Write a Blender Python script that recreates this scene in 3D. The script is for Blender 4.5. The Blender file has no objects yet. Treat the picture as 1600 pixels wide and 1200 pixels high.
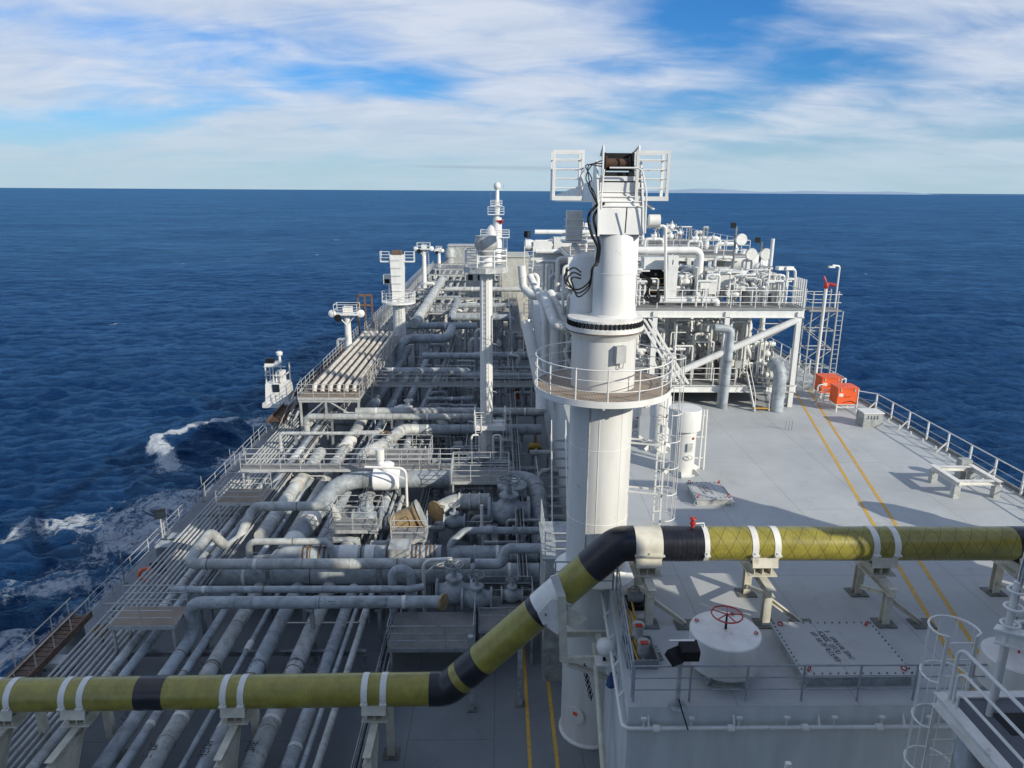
import bpy, math, random
import numpy as np
from mathutils import Vector, Matrix
R = math.radians
random.seed(7)
scene = bpy.context.scene
col = scene.collection

# ------------------------------------------------------------------ camera
F_PX, W_PX, H_PX = 1110.0, 1600.0, 1200.0
CZ = 20.3
PITCH, YAW, ROLL = 15.22, 0.997, 0.36
CAM_M = Matrix.Rotation(R(-YAW), 3, 'Z') @ Matrix.Rotation(R(90 - PITCH), 3, 'X') @ Matrix.Rotation(R(ROLL), 3, 'Z')
cam_d = bpy.data.cameras.new('camera'); cam = bpy.data.objects.new('camera', cam_d); col.objects.link(cam)
cam.location = (0, 0, CZ); cam.rotation_euler = CAM_M.to_euler()
cam_d.sensor_width = 36; cam_d.lens = F_PX / W_PX * 36; cam_d.clip_start = 0.1; cam_d.clip_end = 200000
scene.camera = cam
scene.view_settings.view_transform = 'Standard'; scene.view_settings.look = 'None'
scene.view_settings.gamma = 1; scene.view_settings.use_curve_mapping = False
scene.view_settings.exposure = 0.08
SUN_EL, SUN_AZ = 26.0, 50.0           # azimuth: degrees from aft (-Y) towards starboard (+X)
sd = Vector((math.sin(R(SUN_AZ)) * math.cos(R(SUN_EL)), -math.cos(R(SUN_AZ)) * math.cos(R(SUN_EL)), math.sin(R(SUN_EL))))
sl = bpy.data.lights.new('sun', 'SUN'); sl.energy = 4.6; sl.angle = R(0.5); sl.color = (1.0, 0.93, 0.80)
so = bpy.data.objects.new('sun', sl); col.objects.link(so); so.rotation_euler = sd.to_track_quat('Z', 'Y').to_euler(); so.location = (60, -60, 80)

SKY_OFF = (25.0, 7.0)
def build_world():
    w = bpy.data.worlds.new('World'); scene.world = w; w.use_nodes = True
    nt = w.node_tree; N = nt.nodes; L = nt.links; N.clear()
    out = N.new('ShaderNodeOutputWorld'); bg = N.new('ShaderNodeBackground'); bg.inputs[1].default_value = 0.122
    L.new(bg.outputs[0], out.inputs[0])
    sky = N.new('ShaderNodeTexSky'); sky.sky_type = 'NISHITA'; sky.sun_disc = False
    sky.sun_elevation = R(SUN_EL); sky.sun_rotation = math.atan2(sd.x, sd.y)
    sky.air_density = 1.0; sky.dust_density = 0.6; sky.ozone_density = 3.0; sky.altitude = 20
    tc = N.new('ShaderNodeTexCoord'); sp = N.new('ShaderNodeSeparateXYZ'); L.new(tc.outputs['Generated'], sp.inputs[0])
    def math_(op, a, b=None, c=None, clamp=False):
        n = N.new('ShaderNodeMath'); n.operation = op; n.use_clamp = clamp
        for i, v in enumerate((a, b, c)):
            if v is None: continue
            if isinstance(v, (int, float)): n.inputs[i].default_value = v
            else: L.new(v, n.inputs[i])
        return n.outputs[0]
    zc = math_('ADD', math_('MAXIMUM', sp.outputs[2], 0.0), 0.20)
    px = math_('DIVIDE', sp.outputs[0], zc); py = math_('DIVIDE', sp.outputs[1], zc)
    cb = N.new('ShaderNodeCombineXYZ'); L.new(px, cb.inputs[0]); L.new(py, cb.inputs[1])
    def noise(loc, scale, rot, detail, rough, dist):
        mp = N.new('ShaderNodeMapping'); mp.inputs['Location'].default_value = loc; mp.inputs['Scale'].default_value = scale; mp.inputs['Rotation'].default_value = (0, 0, R(rot))
        L.new(cb.outputs[0], mp.inputs[0])
        n = N.new('ShaderNodeTexNoise'); n.inputs['Scale'].default_value = 1; n.inputs['Detail'].default_value = detail
        n.inputs['Roughness'].default_value = rough; n.inputs['Distortion'].default_value = dist
        L.new(mp.outputs[0], n.inputs[0]); return n.outputs[0]
    n1 = noise((SKY_OFF[0], SKY_OFF[1], 0), (0.95, 1.25, 1), -24, 3, 0.48, 0.35)
    n2 = noise((4.1, 7.7, 2), (2.4, 4.9, 1), -20, 10, 0.58, 0.7)
    n3 = noise((9.1, 2.2, 5), (1.9, 2.6, 1), -30, 9, 0.58, 0.5)
    s = math_('ADD', math_('MULTIPLY', n1, 0.70), math_('ADD', math_('MULTIPLY', n2, 0.17), math_('MULTIPLY', n3, 0.24)))
    mr = N.new('ShaderNodeMapRange'); mr.interpolation_type = 'SMOOTHSTEP'; L.new(s, mr.inputs[0])
    mr.inputs[1].default_value = 0.425; mr.inputs[2].default_value = 0.63; mr.inputs[3].default_value = 0.0; mr.inputs[4].default_value = 0.96
    # thick cloud bodies are greyer than their thin edges
    mr2 = N.new('ShaderNodeMapRange'); L.new(n2, mr2.inputs[0]); mr2.inputs[1].default_value = 0.35; mr2.inputs[2].default_value = 0.65
    cc = N.new('ShaderNodeMix'); cc.data_type = 'RGBA'; L.new(mr2.outputs[0], cc.inputs[0])
    cc.inputs[6].default_value = (4.1, 4.8, 6.0, 1); cc.inputs[7].default_value = (5.2, 5.7, 6.6, 1)
    mx = N.new('ShaderNodeMix'); mx.data_type = 'RGBA'; L.new(mr.outputs[0], mx.inputs[0]); 
    hs = N.new('ShaderNodeHueSaturation'); hs.inputs['Saturation'].default_value = 1.05; hs.inputs['Value'].default_value = 1.0
    tn = N.new('ShaderNodeMix'); tn.data_type = 'RGBA'; tn.blend_type = 'MULTIPLY'; tn.inputs[0].default_value = 1; L.new(sky.outputs[0], tn.inputs[6]); tn.inputs[7].default_value = (.34, .66, 1.02, 1); L.new(tn.outputs[2], hs.inputs['Color'])
    L.new(hs.outputs[0], mx.inputs[6]); L.new(cc.outputs[2], mx.inputs[7])
    # pale marine haze just above the horizon
    hz = N.new('ShaderNodeMapRange'); hz.interpolation_type = 'SMOOTHSTEP'; L.new(sp.outputs[2], hz.inputs[0]); hz.inputs[1].default_value = 0.0; hz.inputs[2].default_value = 0.135
    hz.inputs[3].default_value = 0.9; hz.inputs[4].default_value = 0.0
    m2 = N.new('ShaderNodeMix'); m2.data_type = 'RGBA'; L.new(hz.outputs[0], m2.inputs[0]); L.new(mx.outputs[2], m2.inputs[6]); m2.inputs[7].default_value = (3.7, 4.9, 5.7, 1)
    # thin far bank of stratus low over the sea
    cb2 = N.new('ShaderNodeCombineXYZ'); L.new(math_('ARCTAN2', sp.outputs[0], sp.outputs[1]), cb2.inputs[0]); L.new(math_('MULTIPLY', sp.outputs[2], 22.0), cb2.inputs[1])
    n5 = N.new('ShaderNodeTexNoise'); n5.inputs['Scale'].default_value = 2.6; n5.inputs['Detail'].default_value = 6; L.new(cb2.outputs[0], n5.inputs[0])
    band = math_('SUBTRACT', 1.0, math_('MULTIPLY', math_('ABSOLUTE', math_('SUBTRACT', sp.outputs[2], 0.030)), 60.0), clamp=True)
    k5 = N.new('ShaderNodeMapRange'); k5.interpolation_type = 'SMOOTHSTEP'; L.new(math_('MULTIPLY', n5.outputs[0], band), k5.inputs[0]); k5.inputs[1].default_value = .40; k5.inputs[2].default_value = .62; k5.inputs[4].default_value = .55
    m5 = N.new('ShaderNodeMix'); m5.data_type = 'RGBA'; L.new(k5.outputs[0], m5.inputs[0]); L.new(m2.outputs[2], m5.inputs[6]); m5.inputs[7].default_value = (2.5, 3.1, 4.0, 1)
    L.new(m5.outputs[2], bg.inputs[0])
build_world()

# ------------------------------------------------------------------ pixel -> place
def ray(x, y): return CAM_M @ Vector(((x - 800) / F_PX, (600 - y) / F_PX, -1))
def PZ(x, y, z):
    d = ray(x, y); t = (z - CZ) / d.z; return Vector((d.x * t, d.y * t, z))
def PY(x, y, Y):
    d = ray(x, y); t = Y / d.y; return Vector((d.x * t, Y, CZ + d.z * t))
def V(*a): return Vector(a)

# ------------------------------------------------------------------ materials
MATS = {}
def mat(name, c1, c2=None, rough=0.5, metal=0.0, scale=2.0, bump=0.02, bscale=30, streak=False, rust=0.0, spec=0.5, coat=0.0, vary=0.06, mott=0.0):
    if name in MATS: return MATS[name]
    m = bpy.data.materials.new(name); m.use_nodes = True; nt = m.node_tree; N = nt.nodes; L = nt.links
    b = N['Principled BSDF']; b.inputs['Roughness'].default_value = rough; b.inputs['Metallic'].default_value = metal
    b.inputs['Specular IOR Level'].default_value = spec; b.inputs['Coat Weight'].default_value = coat
    c2 = c2 or tuple(x * 0.72 for x in c1)
    ge = N.new('ShaderNodeNewGeometry')
    n = N.new('ShaderNodeTexNoise'); n.inputs['Scale'].default_value = scale; n.inputs['Detail'].default_value = 6; n.inputs['Roughness'].default_value = 0.62
    if streak:
        mp = N.new('ShaderNodeMapping'); mp.inputs['Scale'].default_value = (2.2, 2.2, 0.35); L.new(ge.outputs['Position'], mp.inputs[0]); L.new(mp.outputs[0], n.inputs[0])
    else: L.new(ge.outputs['Position'], n.inputs[0])
    cr = N.new('ShaderNodeValToRGB'); cr.color_ramp.elements[0].position = 0.32; cr.color_ramp.elements[1].position = 0.6
    cr.color_ramp.elements[0].color = (*c2, 1); cr.color_ramp.elements[1].color = (*c1, 1)
    L.new(n.outputs[0], cr.inputs[0]); last = cr.outputs[0]
    if mott > 0:
        n4 = N.new('ShaderNodeTexNoise'); n4.inputs['Scale'].default_value = 1.5; n4.inputs['Detail'].default_value = 12; n4.inputs['Roughness'].default_value = 0.75; n4.inputs['Distortion'].default_value = .8; L.new(ge.outputs['Position'], n4.inputs[0])
        r4 = N.new('ShaderNodeMapRange'); r4.inputs[1].default_value = .46; r4.inputs[2].default_value = .66; r4.inputs[4].default_value = mott; L.new(n4.outputs[0], r4.inputs[0])
        m4 = N.new('ShaderNodeMix'); m4.data_type = 'RGBA'; L.new(r4.outputs[0], m4.inputs[0]); L.new(last, m4.inputs[6]); m4.inputs[7].default_value = (c2[0] * .5, c2[1] * .49, c2[2] * .46, 1); last = m4.outputs[2]
    if rust > 0:
        n2 = N.new('ShaderNodeTexNoise'); n2.inputs['Scale'].default_value = 1.3; n2.inputs['Detail'].default_value = 9; n2.inputs['Roughness'].default_value = 0.72
        L.new(ge.outputs['Position'], n2.inputs[0])
        r2 = N.new('ShaderNodeMapRange'); r2.inputs[1].default_value = 0.66 - 0.10 * rust; r2.inputs[2].default_value = 0.72; r2.inputs[4].default_value = min(1, 0.55 + rust * .4); L.new(n2.outputs[0], r2.inputs[0])
        mx = N.new('ShaderNodeMix'); mx.data_type = 'RGBA'; L.new(r2.outputs[0], mx.inputs[0]); L.new(last, mx.inputs[6]); mx.inputs[7].default_value = (0.16, 0.085, 0.04, 1)
        last = mx.outputs[2]
    oi = N.new('ShaderNodeObjectInfo'); rv = N.new('ShaderNodeMapRange'); L.new(oi.outputs['Random'], rv.inputs[0]); rv.inputs[3].default_value = 1 - vary; rv.inputs[4].default_value = 1 + vary * .6
    vm = N.new('ShaderNodeVectorMath'); vm.operation = 'SCALE'; L.new(last, vm.inputs[0]); L.new(rv.outputs[0], vm.inputs['Scale']); last = vm.outputs[0]
    L.new(last, b.inputs['Base Color'])
    if bump:
        n3 = N.new('ShaderNodeTexNoise'); n3.inputs['Scale'].default_value = bscale; n3.inputs['Detail'].default_value = 3; L.new(ge.outputs['Position'], n3.inputs[0])
        bp = N.new('ShaderNodeBump'); bp.inputs['Strength'].default_value = 0.35; bp.inputs['Distance'].default_value = bump; L.new(n3.outputs[0], bp.inputs['Height']); L.new(bp.outputs[0], b.inputs['Normal'])
    MATS[name] = m; return m

WHITE = mat('white_paint', (0.70, 0.70, 0.67), (0.60, 0.60, 0.57), 0.42, scale=0.9, bump=0.004, streak=True, rust=0.3)
WHITE2 = mat('white_gloss_paint', (0.72, 0.72, 0.69), (0.62, 0.61, 0.57), 0.35, scale=3, bump=0.003, rust=0.3)
CREAM = mat('cream_support_paint', (0.62, 0.60, 0.50), (0.47, 0.44, 0.36), 0.5, scale=2.5, bump=0.004, rust=0.35)
GREY = mat('grey_pipe_paint', (0.37, 0.41, 0.43), (0.26, 0.29, 0.31), 0.5, scale=1.6, bump=0.006, rust=0.55, vary=.22, mott=.8)
GREY2 = mat('pale_grey_pipe_paint', (0.50, 0.52, 0.50), (0.34, 0.35, 0.34), 0.5, scale=1.3, bump=0.006, rust=0.6, vary=.18, mott=.75)
GREYD = mat('dull_grey_steel', (0.26, 0.28, 0.29), (0.16, 0.17, 0.18), 0.6, scale=2, bump=0.006, rust=0.6, vary=.25, mott=.7)
GALV = mat('galvanised_rail', (0.46, 0.47, 0.46), (0.33, 0.34, 0.33), 0.45, scale=4, bump=0, rust=0.25)
RAILG = mat('grey_rail_paint', (0.30, 0.33, 0.36), (0.22, 0.24, 0.26), 0.5, scale=4, bump=0)
RUST = mat('rusty_steel', (0.17, 0.105, 0.07), (0.08, 0.055, 0.04), 0.85, scale=5, bump=0.02)
RUSTP = mat('weathered_buff_pipe', (0.58, 0.56, 0.50), (0.38, 0.33, 0.27), 0.65, scale=1.8, bump=0.01, rust=0.7)
BRASS = mat('oxidised_tan_flange', (0.36, 0.26, 0.13), (0.20, 0.13, 0.07), 0.55, 0.2, scale=5, bump=0.01)
BLACK = mat('black_wrap_tape', (0.012, 0.013, 0.018), (0.02, 0.02, 0.026), 0.28, scale=3, bump=0.01, bscale=9)
DARK = mat('dark_rubber', (0.012, 0.012, 0.013), (0.008, 0.008, 0.009), 0.6, scale=3, spec=.25)
ORANGE = mat('orange_gel_coat', (0.80, 0.12, 0.025), (0.66, 0.09, 0.02), 0.45, scale=2, bump=0.003)
RED = mat('red_paint', (0.45, 0.03, 0.02), (0.3, 0.02, 0.02), 0.45, scale=6, bump=0)
YELLOW = mat('yellow_line_paint', (0.62, 0.36, 0.035), (0.40, 0.25, 0.06), 0.6, scale=6, bump=0.002)
YELH = mat('yellow_hose', (0.55, 0.34, 0.05), (0.4, 0.25, 0.05), 0.5, scale=6, bump=0)
BLUE = mat('blue_cloth', (0.03, 0.07, 0.16), (0.02, 0.04, 0.1), 0.8, scale=8)
GREENP = mat('green_machine_paint', (0.06, 0.16, 0.06), (0.04, 0.10, 0.04), 0.5, scale=4)
GLASS = mat('dark_window_glass', (0.02, 0.03, 0.04), (0.02, 0.03, 0.04), 0.06, scale=1, bump=0)
INK = mat('black_stencil_paint', (0.03, 0.035, 0.04), (0.06, 0.06, 0.07), 0.7, scale=20, bump=0)
HULLP = mat('dark_hull_paint', (0.03, 0.035, 0.05), (0.05, 0.05, 0.06), 0.5, scale=0.4)
MUDPAD = mat('grimy_base_plate', (0.16, 0.17, 0.16), (0.09, 0.085, 0.07), 0.7, scale=4)
OFFW = mat('lagging_white', (0.74, 0.73, 0.68), (0.58, 0.57, 0.53), 0.5, scale=3, rust=0.2)
CREAMW = mat('cream_deckhouse_paint', (0.47, 0.46, 0.40), (0.36, 0.35, 0.30), 0.6, scale=1, rust=0.5)

def deck_mat(name, c1, c2, seam):
    m = bpy.data.materials.new(name); m.use_nodes = True; nt = m.node_tree; N = nt.nodes; L = nt.links
    b = N['Principled BSDF']; b.inputs['Roughness'].default_value = 0.62; b.inputs['Specular IOR Level'].default_value = 0.35
    ge = N.new('ShaderNodeNewGeometry')
    def nz(s, d, r, sc=None):
        n = N.new('ShaderNodeTexNoise'); n.inputs['Scale'].default_value = s; n.inputs['Detail'].default_value = d; n.inputs['Roughness'].default_value = r
        if sc:
            mp = N.new('ShaderNodeMapping'); mp.inputs['Scale'].default_value = sc; L.new(ge.outputs['Position'], mp.inputs[0]); L.new(mp.outputs[0], n.inputs[0])
        else: L.new(ge.outputs['Position'], n.inputs[0])
        return n.outputs[0]
    cr = N.new('ShaderNodeValToRGB'); cr.color_ramp.elements[0].position = 0.3; cr.color_ramp.elements[1].position = 0.66
    cr.color_ramp.elements[0].color = (*c2, 1); cr.color_ramp.elements[1].color = (*c1, 1); L.new(nz(0.22, 10, 0.68), cr.inputs[0])
    # scuffs and drips
    mr = N.new('ShaderNodeMapRange'); mr.inputs[1].default_value = 0.555; mr.inputs[2].default_value = 0.74; mr.inputs[4].default_value = 0.5; L.new(nz(0.9, 12, 0.80, (1, 0.45, 1)), mr.inputs[0])
    m1 = N.new('ShaderNodeMix'); m1.data_type = 'RGBA'; L.new(mr.outputs[0], m1.inputs[0]); L.new(cr.outputs[0], m1.inputs[6]); m1.inputs[7].default_value = (c2[0] * .55, c2[1] * .54, c2[2] * .5, 1)
    mrr = N.new('ShaderNodeMapRange'); mrr.inputs[1].default_value = 0.655; mrr.inputs[2].default_value = 0.74; mrr.inputs[4].default_value = 0.65; L.new(nz(1.7, 9, 0.75), mrr.inputs[0])
    m3 = N.new('ShaderNodeMix'); m3.data_type = 'RGBA'; L.new(mrr.outputs[0], m3.inputs[0]); L.new(m1.outputs[2], m3.inputs[6]); m3.inputs[7].default_value = (0.17, 0.11, 0.07, 1)
    br = N.new('ShaderNodeTexBrick'); br.inputs['Scale'].default_value = 1.0; br.offset = 0.5
    mp = N.new('ShaderNodeMapping'); mp.inputs['Rotation'].default_value = (0, 0, R(90)); mp.inputs['Location'].default_value = (0.7, 0.2, 0); L.new(ge.outputs['Position'], mp.inputs[0]); L.new(mp.outputs[0], br.inputs[0])
    br.inputs['Brick Width'].default_value = 11.0; br.inputs['Row Height'].default_value = 3.3; br.inputs['Mortar Size'].default_value = 0.022; br.inputs['Mortar Smooth'].default_value = 0.3
    m2 = N.new('ShaderNodeMix'); m2.data_type = 'RGBA'
    sc = N.new('ShaderNodeMath'); sc.operation = 'MULTIPLY'; sc.inputs[1].default_value = seam; L.new(br.outputs['Fac'], sc.inputs[0])
    L.new(sc.outputs[0], m2.inputs[0]); L.new(m3.outputs[2], m2.inputs[6]); m2.inputs[7].default_value = (c2[0] * .45, c2[1] * .45, c2[2] * .45, 1)
    L.new(m2.outputs[2], b.inputs['Base Color'])
    bw = N.new('ShaderNodeBump'); bw.inputs['Strength'].default_value = 1.0; bw.inputs['Distance'].default_value = 0.05; L.new(nz(.55, 2, 0.5), bw.inputs['Height'])
    bp = N.new('ShaderNodeBump'); bp.inputs['Strength'].default_value = 0.3; bp.inputs['Distance'].default_value = 0.01; L.new(nz(18, 4, 0.6), bp.inputs['Height']); L.new(bw.outputs[0], bp.inputs['Normal']); L.new(bp.outputs[0], b.inputs['Normal'])
    MATS[name] = m; return m
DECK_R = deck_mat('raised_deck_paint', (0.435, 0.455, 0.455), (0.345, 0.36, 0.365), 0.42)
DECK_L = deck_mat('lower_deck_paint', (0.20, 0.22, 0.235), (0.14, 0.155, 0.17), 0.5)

def grating_mat(name, c1, c2):
    m = bpy.data.materials.new(name); m.use_nodes = True; nt = m.node_tree; N = nt.nodes; L = nt.links
    b = N['Principled BSDF']; b.inputs['Roughness'].default_value = 0.75
    ge = N.new('ShaderNodeNewGeometry')
    br = N.new('ShaderNodeTexBrick'); br.offset = 0; L.new(ge.outputs['Position'], br.inputs[0])
    br.inputs['Scale'].default_value = 1; br.inputs['Brick Width'].default_value = 0.10; br.inputs['Row Height'].default_value = 0.042; br.inputs['Mortar Size'].default_value = 0.010
    br.inputs['Color1'].default_value = (*[x * .35 for x in c2], 1); br.inputs['Color2'].default_value = (*[x * .5 for x in c2], 1); br.inputs['Mortar'].default_value = (*c1, 1)
    n = N.new('ShaderNodeTexNoise'); n.inputs['Scale'].default_value = 1.5; n.inputs['Detail'].default_value = 7; L.new(ge.outputs['Position'], n.inputs[0])
    mx = N.new('ShaderNodeMix'); mx.data_type = 'RGBA'; mx.inputs[0].default_value = 0.45; L.new(br.outputs['Color'], mx.inputs[6])
    cr = N.new('ShaderNodeValToRGB'); cr.color_ramp.elements[0].color = (*c2, 1); cr.color_ramp.elements[1].color = (*c1, 1); cr.color_ramp.elements[0].position = .35; cr.color_ramp.elements[1].position = .65
    L.new(n.outputs[0], cr.inputs[0]); L.new(cr.outputs[0], mx.inputs[7]); L.new(mx.outputs[2], b.inputs['Base Color'])
    bp = N.new('ShaderNodeBump'); bp.inputs['Distance'].default_value = 0.03; L.new(br.outputs['Fac'], bp.inputs['Height']); L.new(bp.outputs[0], b.inputs['Normal'])
    MATS[name] = m; return m
GRATE_B = grating_mat('rust_brown_grating', (0.42, 0.34, 0.26), (0.25, 0.20, 0.15))
GRATE_G = grating_mat('grey_grating', (0.34, 0.34, 0.33), (0.2, 0.2, 0.19))

def gre_mat(name, lines):
    """olive fibreglass pipe wound with a filament lattice"""
    m = bpy.data.materials.new(name); m.use_nodes = True; nt = m.node_tree; N = nt.nodes; L = nt.links
    b = N['Principled BSDF']; b.inputs['Roughness'].default_value = 0.30; b.inputs['Coat Weight'].default_value = 0.25; b.inputs['Coat Roughness'].default_value = 0.2
    uv = N.new('ShaderNodeUVMap'); sp = N.new('ShaderNodeSeparateXYZ'); L.new(uv.outputs[0], sp.inputs[0])
    def M(op, a, b_=None):
        n = N.new('ShaderNodeMath'); n.operation = op
        for i, v in enumerate((a, b_)):
            if v is None: continue
            if isinstance(v, (int, float)): n.inputs[i].default_value = v
            else: L.new(v, n.inputs[i])
        return n.outputs[0]
    def lattice(k, per, w):
        res = None
        for s in (1, -1):
            f = M('FRACT', M('ADD', M('MULTIPLY', sp.outputs[0], per), M('MULTIPLY', sp.outputs[1], s * k)))
            d = M('ABSOLUTE', M('SUBTRACT', f, 0.5)); l = M('LESS_THAN', d, w)
            res = l if res is None else M('MAXIMUM', res, l)
        return res
    ge = N.new('ShaderNodeNewGeometry')
    n = N.new('ShaderNodeTexNoise'); n.inputs['Scale'].default_value = 2.2; n.inputs['Detail'].default_value = 8; n.inputs['Roughness'].default_value = 0.7; L.new(ge.outputs['Position'], n.inputs[0])
    cr = N.new('ShaderNodeValToRGB'); cr.color_ramp.elements[0].position = 0.3; cr.color_ramp.elements[1].position = 0.7
    cr.color_ramp.elements[0].color = (0.20, 0.175, 0.026, 1); cr.color_ramp.elements[1].color = (0.36, 0.315, 0.055, 1); L.new(n.outputs[0], cr.inputs[0])
    n9 = N.new('ShaderNodeTexNoise'); n9.inputs['Scale'].default_value = .9; n9.inputs['Detail'].default_value = 11; n9.inputs['Roughness'].default_value = .75; L.new(ge.outputs['Position'], n9.inputs[0])
    r9 = N.new('ShaderNodeMapRange'); r9.inputs[1].default_value = .50; r9.inputs[2].default_value = .72; r9.inputs[4].default_value = .6; L.new(n9.outputs[0], r9.inputs[0])
    m9 = N.new('ShaderNodeMix'); m9.data_type = 'RGBA'; L.new(r9.outputs[0], m9.inputs[0]); L.new(cr.outputs[0], m9.inputs[6]); m9.inputs[7].default_value = (.13, .12, .035, 1); cr = m9
    fine = lattice(5.0, 9.0, 0.10)
    m1 = N.new('ShaderNodeMix'); m1.data_type = 'RGBA'; L.new(M('MULTIPLY', fine, 0.22), m1.inputs[0]); L.new(cr.outputs[2], m1.inputs[6]); m1.inputs[7].default_value = (0.13, 0.135, 0.02, 1)
    last = m1.outputs[2]
    if lines:
        big = lattice(4.0, 2.0, 0.022)
        m2 = N.new('ShaderNodeMix'); m2.data_type = 'RGBA'; L.new(M('MULTIPLY', big, 0.75), m2.inputs[0]); L.new(last, m2.inputs[6]); m2.inputs[7].default_value = (0.05, 0.05, 0.012, 1); last = m2.outputs[2]
    L.new(last, b.inputs['Base Color'])
    bp = N.new('ShaderNodeBump'); bp.inputs['Strength'].default_value = 0.4; bp.inputs['Distance'].default_value = 0.006; L.new(fine, bp.inputs['Height']); L.new(bp.outputs[0], b.inputs['Normal'])
    return m
GRE = gre_mat('olive_wound_fibreglass', False); GREL = gre_mat('olive_wound_fibreglass_lattice', True)

# ------------------------------------------------------------------ mesh builder
def fillet(pts, rad, steps=5):
    pts = [Vector(p) for p in pts]; out = [pts[0]]
    for i in range(1, len(pts) - 1):
        a, b, c = pts[i - 1], pts[i], pts[i + 1]
        u = (a - b); w = (c - b); lu, lw = u.length, w.length
        if lu < 1e-6 or lw < 1e-6: continue
        u /= lu; w /= lw
        ang = math.acos(max(-1, min(1, u.dot(w))))
        if ang > R(176) or rad <= 0: out.append(b); continue
        t = min(rad / math.tan(ang / 2), 0.48 * lu, 0.48 * lw); rr = t * math.tan(ang / 2)
        bis = (u + w).normalized(); ctr = b + bis * (rr / math.sin(ang / 2))
        s = b + u * t - ctr; e = b + w * t - ctr
        for k in range(steps + 1):
            f = k / steps; om = math.acos(max(-1, min(1, s.normalized().dot(e.normalized()))))
            q = (s * math.sin((1 - f) * om) + e * math.sin(f * om)) / math.sin(om) if om > 1e-5 else s
            out.append(ctr + q)
    out.append(pts[-1]); return out

def curve(pts, n=6):
    pts = [Vector(p) for p in pts]; P = [pts[0] * 2 - pts[1]] + pts + [pts[-1] * 2 - pts[-2]]; out = []
    for i in range(1, len(P) - 2):
        a, b, c, d = P[i - 1:i + 3]
        for k in range(n):
            t = k / n; out.append(.5 * ((2 * b) + (c - a) * t + (2 * a - 5 * b + 4 * c - d) * t * t + (3 * b - a - 3 * c + d) * t ** 3))
    return out + [pts[-1]]

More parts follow.
